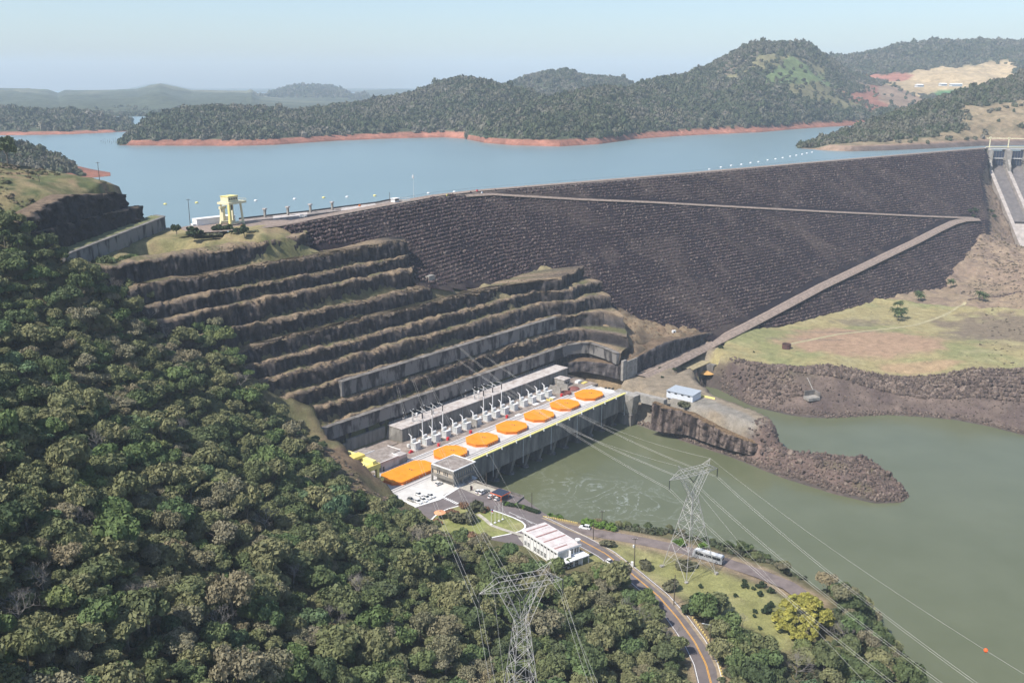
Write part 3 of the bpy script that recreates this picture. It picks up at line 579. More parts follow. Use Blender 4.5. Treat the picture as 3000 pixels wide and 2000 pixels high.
# rows of placed stones along the contours
pts = []
for D in np.arange(6.5, 178, 2.45):
    for i in range(len(CXY)-1):
        a = CXY[i]; b = CXY[i+1]; L = np.linalg.norm(b-a); t = (b-a)/L; nn = np.array([t[1], -t[0]])
        u = np.arange(-12 if i else -20, L+12, 1.75)+RNG.uniform(-.5, .5); u = u+RNG.normal(0, .3, len(u))
        q = a+t*u[:, None]+nn*(D+RNG.normal(0, .26, len(u)))[:, None]; pts.append(q)
pts = np.vstack(pts); d0 = pdist(CXY, pts[:, 0], pts[:, 1]); z0 = dam_z(pts[:, 0], pts[:, 1])
lx = np.array([tuple(p)[:2] for p in lower]); ux = np.array([tuple(p)[:2] for p in upper_])
frac = np.abs(((d0-6.5)/2.45)-np.round((d0-6.5)/2.45))
ok = (sdf(DPOLY, pts[:, 0], pts[:, 1]) < 3) & (z0 > gz_np(pts[:, 0], pts[:, 1])-.6) & (pdist(lx, pts[:, 0], pts[:, 1]) > 4.8) & (pdist(ux, pts[:, 0], pts[:, 1]) > 3) & (frac < .33)
pn_ = fbm(pts[:, 0]/14, pts[:, 1]/14, 75, 3); ok &= (pn_ < .38) | (RNG.random(len(pts)) < .55)
pts = pts[ok]; z0 = z0[ok]; pts = np.c_[pts, z0+.25]
dc = np.linalg.norm(pts-np.array([0, 0, 200]), axis=1); order = np.argsort(dc)
# the largest stones in view stand by themselves
big = order[:280]; rest = order[280:]
for i in big:
    o = bpy.data.objects.new('stone', dark_rocks[i % 6].data); COL.objects.link(o); o.parent = dam
    o.location = Vector(pts[i])-DO+Vector((0, 0, .2)); o.rotation_euler = tuple(RNG.uniform(-3, 3, 3)); s_ = RNG.uniform(.95, 1.35); o.scale = (s_*1.15, s_, s_)
n_ = len(rest); sc_ = RNG.uniform(.6, 1.15, n_)[:, None]*np.array((1.15, 1, 1))*(1+.25*(RNG.random((n_, 1)) > .93))
scatter('riprap', pts[rest]-np.array(DO), RNG.uniform(-3.1, 3.1, (n_, 3)), sc_, dark_rocks, parent=dam)
print('riprap', n_)
# ------------------------------------------------------------------ hills round the lake
M_hill = attr_mat('hill_cover', .02, .35, .8, 3.0, fine=.12)
wood = np.array((.062, .072, .042)); redb = np.array((.285, .125, .085)); grassy = np.array((.20, .18, .095)); field_c = np.array((.42, .32, .19)); ochre = np.array((.30, .135, .095)); ggreen = np.array((.11, .145, .06))
forest_pts = []
def interp(l, x): a = np.asarray(l, float); return np.interp(x, a[:, 0], a[:, 1])
def hill(name, ridge, foot, depth, bank=7.0, tree=7.0, zfoot=LAKE_Z, step=5.0, rows_=46, bulge=.75, seed=0, cover=None, dens=1/60., rough=.09, footdist=None, bankw=.045, tsize=(3.4, 6.2)):
    px = np.arange(ridge[0][0], ridge[-1][0]+.1, step); ry = interp(ridge, px)
    if footdist is None:
        fd = np.array([at(a, b, zfoot).y for a, b in zip(px, interp(foot, px))])
    else: fd = interp(footdist, px)
    dp = interp(depth, px) if hasattr(depth, '__len__') else np.full(len(px), depth)
    rd = fd+dp; zr = np.array([aty(a, b, y).z for a, b, y in zip(px, ry, rd)])-tree
    v = np.r_[np.linspace(0, bankw, 6), np.linspace(bankw, 1, rows_)[1:], 1.15, 1.4, 1.8]
    V = np.zeros((len(v), len(px), 3)); Cc = np.zeros_like(V)
    fx = (px-1500)/FPX
    for i, q in enumerate(v):
        y = fd+dp*q
        # a ray's x at forward distance y depends on height only weakly: keep each column on its bearing
        x = np.array([(a*y_*(1/(_c+_s*((1000-b)/FPX)))) for a, y_, b in zip(fx, y, ry)])
        top = np.maximum(zr-zfoot, .5)
        if q <= bankw: z = zfoot-1.5+(np.minimum(bank, top*.9)+1.5)*(q/bankw)**.8
        elif q <= 1:
            t = (q-bankw)/(1-bankw); b_ = np.minimum(bank, top*.9); z = zfoot+b_+(top-b_)*t**bulge
            z = z+fbm(x/150, y/150, 80+seed, 4)*top*rough*3*t*(1-t)**.6*2+fbm(x/45, y/45, 84+seed, 3)*top*rough*.6*(t*(1-t))**.5
        else: z = zfoot+top*(1-(q-1)*1.1)
        V[i] = np.stack([x, y, np.maximum(z, zfoot-3)], 1)
        n1 = fbm(x/60, y/60, 85+seed, 4); n2 = fbm(x/14, y/14, 86+seed, 3)
        c = wood*(1+.3*n2)[:, None] if (q > bankw or zfoot > LAKE_Z+3 or footdist is not None) else redb*(1+.25*n1+.2*n2)[:, None]*np.where(q < .012, .8, 1)
        Cc[i] = c
    fm_ = np.ones(V.shape[:2]); fm_[v <= bankw*1.02] = 0
    if cover: fm_, Cc = cover(px, v, V, Cc, fm_)
    o = npmesh(name, V.reshape(-1, 3), gridfaces(len(v), len(px)), M_hill, cols=np.clip(Cc, 0, 1).reshape(-1, 3)); tag(o, kind='structure')
    if o.data.polygons[len(px)*8].normal.z < 0: o.data.flip_normals()
    if dens:
        # trees by area over the part that faces us
        m = v <= 1.16; A = V[m]; q = np.cross(A[1:, :-1]-A[:-1, :-1], A[:-1, 1:]-A[:-1, :-1]); ar = np.linalg.norm(q, axis=2); f4 = (fm_[m][:-1, :-1]+fm_[m][1:, 1:]+fm_[m][:-1, 1:]+fm_[m][1:, :-1])/4
        n = RNG.poisson(ar*dens*f4); i, j = np.nonzero(n); i = np.repeat(i, n[n > 0]); j = np.repeat(j, n[n > 0]); a, b = RNG.random(len(i)), RNG.random(len(i))
        p = A[i, j]*((1-a)*(1-b))[:, None]+A[i+1, j]*(a*(1-b))[:, None]+A[i, j+1]*((1-a)*b)[:, None]+A[i+1, j+1]*(a*b)[:, None]
        forest_pts.append((p, tsize))
    return o
def cov_main(px, v, V, Cc, fm_): return fm_, Cc
def blob(px, v, cx, cv, rx, rv, V, seed=0): 
    PX, VV = np.meshgrid(px, v); nn = fbm(V[..., 0]/50, V[..., 1]/50, 90+seed, 4); return smooth(1.1, .8, ((PX-cx)/rx)**2+((VV-cv)/rv)**2+.7*nn)
def cov_mesa(px, v, V, Cc, fm_):
    for cx, cv, rx, rv, col, k, sd in [(2280, .62, 150, .10, grassy, .9, 1), (2380, .50, 120, .13, ggreen*1.2, .9, 2), (2420, .30, 100, .12, grassy*.9, .9, 3), (2330, .42, 110, .08, ggreen*1.25, .8, 4), (2160, .74, 60, .09, np.array((.20, .155, .12)), .7, 5), (2490, .20, 60, .08, grassy*.9, .8, 9),
                                       (2570, .50, 85, .34, ochre*.8, 1, 6), (2640, .60, 70, .35, np.array((.24, .17, .12)), 1, 7), (2500, .72, 60, .13, np.array((.22, .17, .12)), .8, 8)]:
        b = blob(px, v, cx, cv, rx, rv, V, sd)*k; Cc = lay(Cc, b, col); fm_ = fm_*(1-.93*b)
    b = blob(px, v, 2480, .62, 55, .10, V, 11); fm_ = np.maximum(fm_, b); Cc = lay(Cc, b, wood)
    return fm_, Cc
def cov_far(px, v, V, Cc, fm_):
    for cx, cv, rx, rv, col, sd in [(2800, .22, 210, .26, field_c, 1), (2930, .42, 70, .12, field_c, 2), (2600, .30, 90, .11, ochre*1.15, 3), (2800, .02, 80, .07, np.array((.10, .20, .085)), 4), (2650, .1, 110, .10, field_c*.85, 5)]:
        b = blob(px, v, cx, cv, rx, rv, V, sd); Cc = lay(Cc, b, col); fm_ = fm_*(1-b)
    return fm_, Cc
def cov_right(px, v, V, Cc, fm_):
    PX, VV = np.meshgrid(px, v); nn = fbm(V[..., 0]/40, V[..., 1]/40, 95, 4); n2 = fbm(V[..., 0]/9, V[..., 1]/9, 96, 3)
    low = smooth(.02, -.02, VV-(.20+.10*nn)-.06*smooth(2700, 2850, PX)); r_ = smooth(2790, 2850, PX)*smooth(.62, .5, VV+.12*nn)
    m = np.maximum(low, r_); Cc = lay(Cc, m, (.26, .20, .125)); Cc = lay(Cc, m*smooth(0, .4, n2)*.7, (.135, .115, .07)); Cc = lay(Cc, smooth(.09, .06, VV), (.27, .185, .13)); Cc = lay(Cc, smooth(.06, .03, VV)*smooth(2420, 2560, PX), (.12, .095, .085))
    return fm_*(1-.97*m), Cc
def cov_left(px, v, V, Cc, fm_):
    PX, VV = np.meshgrid(px, v); m = smooth(225, 245, PX+20*VV); Cc = lay(Cc, m, redb*.8); return fm_*(1-m), Cc
def cov_ridge(px, v, V, Cc, fm_):
    n = fbm(V[..., 0]/420, V[..., 1]/420, 97, 4); return fm_, lay(Cc, smooth(.08, .35, n)*.7, (.17, .16, .095))
COAST = [(340, 426), (400, 427), (600, 428), (700, 428), (800, 425), (980, 413), (1150, 406), (1300, 403), (1370, 408), (1480, 412), (1600, 412)]
COAST2 = [(1365, 408), (1420, 419), (1500, 426), (1640, 430), (1760, 423), (1870, 408), (2000, 399), (2100, 394), (2250, 388), (2350, 379), (2450, 372), (2560, 366), (2700, 362)]
hill('distant_ridge', [(-200, 250), (0, 258), (80, 260), (140, 263), (170, 272), (190, 265), (300, 264), (400, 262), (440, 250), (470, 245), (520, 255), (560, 264), (720, 267), (735, 262), (760, 276), (820, 283), (1000, 291), (1160, 294)], None, 2600, zfoot=116, footdist=[(-200, 2450), (820, 2600), (1160, 2300)], dens=0, seed=1, tree=0, rough=.2, cover=cov_ridge, bulge=.9)
hill('distant_ridge', [(380, 258), (440, 246), (480, 243), (540, 256), (590, 266), (700, 270), (790, 262), (860, 268), (1000, 274), (1100, 264), (1200, 264), (1240, 262), (1300, 272)], None, 2500, zfoot=120, footdist=[(380, 8200), (1300, 8200)], dens=0, seed=2, tree=0)
hill('mesa_hill', [(740, 292), (780, 280), (810, 268), (840, 256), (870, 252), (930, 251), (975, 255), (1000, 266), (1030, 282), (1080, 296)], None, 900, zfoot=120, footdist=[(740, 4600), (1080, 4600)], dens=1/420., seed=3, tree=5, tsize=(8, 14))
hill('mesa_hill', [(1040, 275), (1075, 264), (1150, 261), (1220, 262), (1300, 270)], None, 900, zfoot=120, footdist=[(1040, 6800), (1300, 6800)], dens=0, seed=4, tree=0)
hill('wooded_hill', [(-150, 312), (0, 310), (100, 315), (150, 319), (200, 315), (250, 319), (300, 333), (340, 350), (375, 372), (390, 384)], [(-150, 396), (0, 397), (100, 396), (200, 394), (390, 386)], 420, bank=4, seed=5, dens=1/120., tsize=(4, 7.5), bankw=.05)
hill('wooded_hill', [(240, 330), (290, 322), (350, 318), (400, 317), (440, 320), (480, 335), (540, 345)], None, 600, zfoot=LAKE_Z, footdist=[(240, 2500), (540, 2500)], dens=1/160., seed=6, tsize=(5, 8))
hill('wooded_hill', [(350, 424), (365, 400), (375, 385), (400, 362), (440, 336), (480, 322), (520, 313), (600, 309), (620, 303), (680, 306), (800, 314), (850, 320), (960, 305), (1050, 297), (1120, 280), (1200, 268), (1262, 250), (1290, 236), (1330, 225), (1365, 220), (1420, 230), (1480, 246), (1560, 262), (1640, 300), (1700, 330)],
     COAST+[(1700, 412)], [(350, 30), (375, 150), (500, 330), (900, 420), (1360, 520), (1700, 400)], seed=7, step=4, rows_=60, dens=1/44.)
hill('pine_hill', [(1450, 262), (1485, 242), (1520, 226), (1590, 206), (1640, 202), (1680, 203), (1692, 215), (1760, 220), (1830, 226), (1860, 245), (1920, 275)], None, 500, zfoot=LAKE_Z, footdist=[(1450, 2350), (1920, 2350)], seed=8, dens=1/90., tsize=(4, 7))
hill('far_farmland_hill', [(2380, 172), (2440, 162), (2500, 157), (2560, 148), (2620, 134), (2700, 120), (2760, 115), (2850, 116), (3000, 117), (3150, 112), (3300, 115)], None, 900, zfoot=150, footdist=[(2380, 2500), (3300, 2500)], seed=9, dens=1/90., cover=cov_far, step=6, tsize=(4.5, 8), bankw=.01, bank=1)
hill('table_top_hill', [(1368, 396), (1372, 372), (1385, 352), (1440, 325), (1535, 296), (1647, 269), (1759, 250), (1848, 252), (1868, 238), (1937, 220), (2000, 213), (2080, 186), (2140, 155), (2185, 130), (2225, 119), (2300, 118), (2370, 122), (2390, 136), (2415, 155), (2450, 178), (2490, 203), (2540, 222), (2620, 240), (2700, 262), (2740, 268), (2820, 280)],
     COAST2+[(2820, 362)], [(1368, 25), (1400, 120), (1600, 330), (1850, 480), (2100, 620), (2400, 680), (2820, 620)], seed=10, step=4, rows_=70, cover=cov_mesa, dens=1/46.)
hill('wooded_hillside', [(2335, 430), (2380, 418), (2395, 402), (2450, 384), (2550, 345), (2650, 310), (2720, 290), (2800, 262), (2900, 235), (3000, 205), (3150, 170), (3400, 130)],
     [(2335, 434), (2400, 440), (2500, 444), (2600, 442), (2750, 436), (2900, 428), (3400, 420)], [(2335, 15), (2400, 160), (2600, 260), (3000, 330), (3400, 360)], seed=11, step=5, rows_=60, cover=cov_right, dens=1/34., bank=6, tsize=(3, 5.6), bulge=.95)
hill('wooded_headland', [(-120, 385), (0, 400), (60, 407), (120, 428), (180, 452), (222, 474), (232, 490), (262, 503), (300, 512), (326, 515)], [(-120, 524), (0, 524), (150, 524), (270, 522), (326, 516)], [(-120, 260), (0, 200), (200, 90), (326, 20)], seed=12, step=4, cover=cov_left, dens=1/38., bank=4, tsize=(3, 5.2), bankw=.1)
# ------------------------------------------------------------------ trees
def leaf_mesh(name, m, seed, R0=4.2, hgt=3.4, n=1300, size=(.45, .95), lobes=11, z0=0.0, link=False, droop=0.0, inner=.25):
    rg = np.random.default_rng(seed); ce = []
    for i in range(lobes):
        a = rg.uniform(0, 2*math.pi); r = R0*math.sqrt(rg.random())*.72; z = hgt*(.95-.75*(r/R0)**1.6)*rg.uniform(.55, 1.0); ce.append((r*math.cos(a), r*math.sin(a), z, R0*rg.uniform(.26, .46)))
    ce = np.array(ce); k = rg.integers(0, lobes, n); d = rg.normal(size=(n, 3)); d[:, 2] = np.abs(d[:, 2])*.9-.25; d /= np.linalg.norm(d, axis=1)[:, None]
    rr = ce[k, 3]*np.where(rg.random(n) < inner, rg.uniform(.2, .8, n), rg.uniform(.82, 1.12, n)); c = ce[k, :3]+d*rr[:, None]*np.array((1, 1, .82)); c[:, 2] += z0-droop*(np.hypot(c[:, 0], c[:, 1])/R0)**2
    nr_ = d+rg.normal(size=(n, 3))*.55; nr_ /= np.linalg.norm(nr_, axis=1)[:, None]; t = np.cross(nr_, rg.normal(size=(n, 3))); t /= np.linalg.norm(t, axis=1)[:, None]; b = np.cross(nr_, t)
    s = rg.uniform(*size, n)[:, None]; f = rg.uniform(.55, .9, n)[:, None]
    V = np.stack([c-t*s-b*s*f*.3, c-b*s*f+nr_*s*.15, c+t*s+b*s*.2*f, c+b*s*f-nr_*s*.1], 1).reshape(-1, 3); Fq = np.arange(4*n).reshape(n, 4)
    return npmesh(name, V, Fq, m, smooth_=False, link=link)
def branch_mesh(name, m, seed, hgt=6.0, spread=1.0, depth=5, r0=.16, lo=.35, link=False):
    rg = random.Random(seed); mb = MB()
    def grow(p, d, L, r, k):
        q = p+d*L; mb.tube(p, q, r, r*.68, 4 if k < 2 else 3, caps=False)
        if k >= depth: return
        for i in range(rg.choice((2, 3, 3)) if k else 4):
            v = Vector((rg.gauss(0, 1), rg.gauss(0, 1), rg.gauss(.35, .6))).normalized(); grow(q if i else p+d*L*rg.uniform(.75, 1), (d*.75+v*.62*spread).normalized(), L*rg.uniform(.62, .82), r*.62, k+1)
    grow(Vector((0, 0, 0)), Vector((rg.gauss(0, .06), rg.gauss(0, .06), 1)).normalized(), hgt*lo, r0, 0)
    o = mb.build(name, m); 
    if not link: COL.objects.unlink(o)
    return o
def trunk_mesh(name, m, seed, h=5.0, r=.22, R0=3.2, link=False):
    rg = random.Random(seed); mb = MB(); mb.tube((0, 0, -.8), (0, 0, h*.55), r*1.25, r*.8, 7); top = Vector((0, 0, h*.55))
    for i in range(5):
        a = i*1.256+rg.uniform(-.3, .3); e = Vector((math.cos(a)*R0*.6, math.sin(a)*R0*.6, h*rg.uniform(.85, 1.1))); mid = top.lerp(e, .5)+Vector((0, 0, .3)); mb.tube(top-Vector((0, 0, .3)), mid, r*.6, r*.4, 5); mb.tube(mid, e, r*.4, r*.15, 5)
    o = mb.build(name, m)
    if not link: COL.objects.unlink(o)
    return o
G = lambda *c: c
LEAF = {
 'dark': inst_mat('dark_leaves', [(.088, .118, .05), (.112, .14, .06), (.076, .106, .05), (.135, .155, .07), (.098, .122, .062)], var=.35, scale=.5, transl=.15),
 'olive': inst_mat('olive_leaves', [(.155, .168, .075), (.185, .188, .09), (.135, .155, .07), (.21, .205, .10), (.165, .17, .085)], var=.3, scale=.5, transl=.12),
 'green': inst_mat('bright_leaves', [(.115, .165, .06), (.14, .185, .07), (.105, .155, .066), (.185, .21, .08), (.10, .16, .085)], var=.3, scale=.5, transl=.15),
 'brown': inst_mat('dry_leaves', [(.20, .185, .115), (.23, .21, .135), (.185, .18, .105), (.25, .21, .125), (.22, .20, .13)], var=.3, scale=.5, transl=.08),
 'yellow': inst_mat('yellow_leaves', [(.40, .37, .085), (.33, .32, .08), (.46, .41, .10)], var=.35, scale=.6, transl=.15)}
M_bark = mat('bark', (.16, .135, .11), .95, .3, 2.0)
M_bare = inst_mat('bare_branches', [(.25, .225, .20), (.21, .19, .17), (.28, .255, .235)], var=.2)
crowns = {k: [leaf_mesh('crown', m, 300+i*7+hash(k) % 97*0+j*31, R0=RNG.uniform(3.6, 4.6), hgt=RNG.uniform(3., 4.2), n={'brown': 2600}.get(k, 2600), size=(.13, .34) if k == 'brown' else (.24, .58), lobes=int(RNG.integers(8, 14))) for i in range(4)] for j, (k, m) in enumerate(LEAF.items())}
trunks = [trunk_mesh('trunk', M_bark, 50+i) for i in range(3)]
barecr = [branch_mesh('branches', M_bare, 70+i, hgt=7.6, spread=1.2, depth=6, r0=.13, lo=.27) for i in range(4)]
M_farleaf = inst_mat('far_leaves', [(.06, .078, .038), (.085, .098, .052), (.05, .068, .036), (.11, .112, .07), (.072, .088, .048), (.13, .122, .088), (.062, .08, .04)], var=.25, scale=.35)
farcr = [leaf_mesh('far_crown', M_farleaf, 500+i, R0=1.0, hgt=1.1, n=46, size=(.22, .40), lobes=5, inner=.1) for i in range(5)]
for i, f in enumerate(farcr):   # a closed core so that far crowns stay solid
    bm = bmesh.new(); bm.from_mesh(f.data); r = bmesh.ops.create_icosphere(bm, subdivisions=1, radius=.72)
    for v in r['verts']: v.co = Vector((v.co.x*random.uniform(.85, 1.15), v.co.y*random.uniform(.85, 1.15), v.co.z*.8+.35))
    bm.to_mesh(f.data); bm.free()
P_ = np.vstack([p for p, t in forest_pts]); S__ = np.concatenate([RNG.uniform(t[0], t[1], len(p)) for p, t in forest_pts])
n_ = len(P_); print('far trees', n_); rr_ = np.zeros((n_, 3)); rr_[:, 2] = RNG.uniform(0, 6.28, n_)
g2_ = fbm(P_[:, 0]/70, P_[:, 1]/70, 120, 3)+RNG.normal(0, .22, n_) > .12; SV = S__[:, None]*np.c_[np.ones((n_, 2)), RNG.uniform(.8, 1.6, n_)]*(1+.5*(RNG.random((n_, 1)) > .94)); PV = P_-np.array((0, 0, .2))*S__[:, None]
M_farleaf2 = inst_mat('far_grey_leaves', [(.12, .118, .082), (.15, .138, .10), (.10, .105, .066), (.165, .148, .118), (.11, .115, .07)], var=.25, scale=.35)
farcr2 = []
for f in farcr: d_ = f.data.copy(); d_.materials.clear(); d_.materials.append(M_farleaf2); farcr2.append(bpy.data.objects.new('far_crown', d_))
scatter('hill_forest', PV[~g2_], rr_[~g2_], SV[~g2_], farcr, label='mixed dark forest covering the hills beyond the lake'); scatter('hill_forest', PV[g2_], rr_[g2_], SV[g2_], farcr2, label='paler grey green woods mixed into the far hill forest')

# near forest: where it stands
def gpoly(l): return [NS(on_ground(*q)) for q in l]
FOREST = [NS(at(*q)) for q in [(-200, 800, 130), (60, 800, 122), (150, 822, 119), (280, 836, 110), (430, 862, 99), (525, 905, 90), (580, 950, 84), (640, 1020, 76), (700, 1080, 69), (770, 1170, 59), (830, 1230, 49), (890, 1290, 43), (945, 1370, 41), (1000, 1460, 36), (1090, 1505, 29), (1200, 1550, 27), (1290, 1575, 27), (1330, 1600, 26), (1440, 1615, 24), (1500, 1640, 24), (1560, 1690, 24), (1660, 1712, 23),
     (1770, 1690, 22), (1845, 1725, 22), (1905, 1790, 22), (1960, 1865, 22), (2000, 1940, 22), (2020, 2060, 22), (1800, 2300, 30), (700, 2400, 70), (-400, 2300, 110), (-400, 1200, 130)]]
FOREST_R = [NS(at(*q)) for q in [(2055, 1760, 22), (2120, 1795, 22), (2190, 1850, 22), (2215, 1900, 22), (2265, 1935, 21), (2330, 1925, 21), (2440, 1905, 20), (2455, 1760, 20), (2400, 1722, 19), (2480, 1745, 10), (2560, 1830, 8), (2620, 1930, 8), (2680, 2020, 8), (2680, 2150, 10), (2300, 2200, 22), (2150, 2100, 22), (2112, 1990, 22), (2095, 1900, 22), (2060, 1830, 22)]]
BANK = [NS(at(*q)) for q in [(1560, 1490, 21), (1640, 1510, 20), (1800, 1558, 19), (1900, 1580, 18), (2010, 1590, 16), (2150, 1645, 16), (2290, 1690, 16), (2360, 1712, 15), (2340, 1695, 9), (2200, 1650, 9), (2000, 1595, 10), (1750, 1560, 10), (1600, 1500, 13)]]
def fill(poly, step, jit=.45):
    a = np.asarray(poly); g1, g2 = np.meshgrid(np.arange(a[:, 0].min(), a[:, 0].max(), step), np.arange(a[:, 1].min(), a[:, 1].max(), step)); g1 = g1+RNG.uniform(-jit, jit, g1.shape)*step; g2 = g2+RNG.uniform(-jit, jit, g2.shape)*step
    m = sdf(poly, g1, g2) < 0; return np.c_[g1[m], g2[m]]
T = []   # n, s, size, kind
for a, b in fill(FOREST, 5.2):
    u = float(fbm(a/28, b/28, 110, 2)); v = RNG.random()+u*.55
    k = 'dark' if v < .30 else 'olive' if v < .72 else 'green' if v < .92 else 'brown'
    T.append((a, b, RNG.choice([RNG.uniform(.5, .9), RNG.uniform(.8, 1.2), RNG.uniform(1.15, 1.65)], p=[.45, .4, .15]), k))
for a, b in fill(FOREST_R, 5.0):
    k = RNG.choice(['dark', 'dark', 'olive', 'green', 'brown'], p=[.3, .25, .2, .12, .13]); T.append((a, b, RNG.uniform(.7, 1.4), k))
for a, b in fill(BANK, 4.4):
    if RNG.random() < .8: T.append((a, b, RNG.uniform(.28, .6), RNG.choice(['dark', 'olive', 'green', 'brown'], p=[.3, .3, .15, .25])))
def wpos(a, b): p = W(a, b); return Vector((p.x, p.y, ground_z(p.x, p.y)))
def vis(p):   # is the spot inside the picture
    v = p-Vector((0, 0, CAM_Z)); dd = v.y*_c-v.z*_s
    if dd < 20: return False
    x = 1500+FPX*v.x/dd; y = 1000-FPX*(v.y*_s+v.z*_c)/dd; return -120 < x < 3120 and -50 < y < 2180
EDGE = [NS(at(*q)) for q in [(640, 1060, 74), (715, 1115, 67), (790, 1180, 58), (850, 1235, 48), (915, 1290, 43), (955, 1335, 42), (915, 1380, 41), (830, 1290, 46), (740, 1200, 58), (650, 1110, 71)]]
for a, b in fill(EDGE, 3.2): T.append((a, b, RNG.uniform(.3, .75), RNG.choice(['dark', 'olive', 'brown'])))
BARE = [(330, 860), (440, 950), (490, 1000), (705, 1150), (545, 1290), (640, 1860), (970, 1850), (400, 1800), (240, 1560), (1875, 1850), (1840, 1830), (1960, 1900), (2175, 1860), (2470, 1900), (2330, 1990), (130, 1740), (1360, 1690), (60, 1840), (1215, 1620), (860, 1720), (1050, 1760), (780, 1560), (300, 1340)]
BAREP = [on_ground(*q) for q in BARE]
TR = [(wpos(a, b), s, k) for a, b, s, k in T]; TR = [t for t in TR if min((t[0]-q).length for q in BAREP) > 4.2+2.5*(t[1] > 1)]; TR = [t for t in TR if vis(t[0]) and t[0].z > WATER_Z+.3]
dd_ = np.array([((p-Vector((0, 0, CAM_Z))).length)/s for p, s, k in TR]); od = np.argsort(dd_)
LAB = {'dark': ('dark green leafy tree crowding the forested hillside', 'dark green trees of the hillside forest'), 'olive': ('dull olive leafy tree crowding the forested hillside', 'olive trees of the hillside forest'),
       'green': ('bright green leafy tree standing out in the hillside forest', 'bright green trees of the hillside forest'), 'brown': ('dry brownish half bare tree in the hillside forest', 'dry brownish trees of the hillside forest'), 'yellow': ('yellow', 'y')}
def tree(p, s, kind, name='leafy_tree', label=None, group=None, cat='tree', sq=1.0):
    t = thing(name, label or LAB[kind][0], cat, p, RNG.uniform(0, 6.28), group or (LAB[kind][1] if not label else None)); t.scale = (s, s, s*sq)
    for src, zz in ((trunks[int(RNG.integers(3))], 0), (crowns[kind][int(RNG.integers(4))], 2.6)):
        c = bpy.data.objects.new(src.name.split('.')[0], src.data); COL.objects.link(c); c.parent = t; c.location = (0, 0, zz)
    return t
for i in od[:290]: p, s, k = TR[i]; tree(p, s, k, sq=RNG.uniform(.7, 1.45))
rest_ = [TR[i] for i in od[290:]]; print('forest things 290, rest', len(rest_))
for k in ('dark', 'olive', 'green', 'brown'):
    q = [(p, s) for p, s, kk in rest_ if kk == k]
    if not q: continue
    n_ = len(q); rr_ = np.zeros((n_, 3)); rr_[:, 2] = RNG.uniform(0, 6.28, n_); s_ = np.array([s for p, s in q])
    scatter('forest_trees', np.array([tuple(p+Vector((0, 0, 2.6*s))) for p, s in q]), rr_, s_[:, None]*np.c_[np.ones((n_, 2)), RNG.uniform(.85, 1.35, n_)], crowns[k], label=k+' trees further up the hillside forest')
# low growth under the trees
u = np.vstack([fill(FOREST, 3.0), fill(FOREST_R, 2.6), fill(BANK, 2.2)]); up_ = [wpos(a, b) for a, b in u]; up_ = [p for p in up_ if vis(p) and p.z > WATER_Z+.3]; n_ = len(up_); rr_ = np.zeros((n_, 3)); rr_[:, 2] = RNG.uniform(0, 6.28, n_)
scatter('undergrowth', np.array([tuple(p) for p in up_]), rr_, RNG.uniform(.9, 2.0, (n_, 1))*np.array((1, 1, .9)), farcr, label='low undergrowth between the trees')
# ------------------------------------------------------------------ powerhouse
M_deck = mat('deck_concrete', (.50, .475, .455), .85, .12, .3, bump=.1, bdist=.03)
M_yard = mat('yard_concrete', (.25, .205, .175), .9, .3, .25)
M_roofc = mat('roof_concrete', (.50, .46, .43), .9, .3, .35, c2=(.26, .20, .17), thr=(.25, .55))
M_roofold = mat('weathered_roof', (.34, .30, .27), .9, .3, .5, c2=(.20, .165, .145))
M_wallc = mat('streaked_wall', (.25, .235, .21), .9, .3, .5, c2=(.135, .125, .11), stretch=(1, 1, .15))
M_wallw = mat('pale_wall', (.50, .47, .45), .85, .1, .4, c2=(.38, .34, .32), stretch=(1, 1, .3))
M_orange = mat('orange_cover', (.80, .27, .018), .6, .10, .25); M_orange2 = mat('orange_skirt', (.78, .19, .018), .6, .12, .8)
M_yellow = mat('crane_yellow', (.68, .55, .16), .5, .06, .6); M_cream = mat('cream_yellow', (.70, .64, .42), .55, .08, .6); M_paley = mat('pale_yellow', (.78, .68, .25), .6, .08, .8)
M_steel = mat('rail_steel', (.16, .15, .145), .6, .2, 1.); M_galv = mat('galvanised_steel', (.50, .48, .47), .55, .1, 1., metal=.15)
M_grey = mat('grey_paint', (.50, .51, .50), .6, .1, 1.); M_pale = mat('pale_grey_paint', (.66, .66, .64), .55, .06, 1.); M_black = mat('black_rubber', (.02, .02, .022), .7, .2, 2.)
M_glass = mat('dark_glass', (.025, .03, .035), .12, .1, .5, spec=.6); M_red = mat('red_paint', (.62, .035, .045), .5, .1, 1.); M_rust = mat('brown_red_paint', (.20, .075, .065), .7, .15, .8)
M_asph = mat('asphalt', (.150, .128, .125), .92, .15, .25, bump=.1, bdist=.02); M_mark = mat('road_white', (.70, .69, .67), .7, .06, 1.); M_markY = mat('road_yellow', (.72, .36, .05), .7, .08, 1.)
M_tile = mat('plaza_paving', (.56, .54, .51), .85, .08, .3); M_walk = mat('footpath', (.40, .37, .31), .9, .15, .5)
ph = thing('powerhouse', 'long concrete powerhouse deck with a row of orange covers beside the green river', 'powerhouse', W(-304, 380, 0)); PO = ph.location
def nb(name, m, par, off, *a):
    mb = MB(off)
    for q in (a if isinstance(a[0], tuple) else (a,)): mb.nsbox(*q)
    return mb.build(name, m, par)
nb('deck', M_deck, ph, PO, -316.4, -292.6, 262, 456, 19.5, 22.12)
nb('yard_floor', M_yard, ph, PO, -336.6, -316.4, 288, 462, 20.5, 22.06)
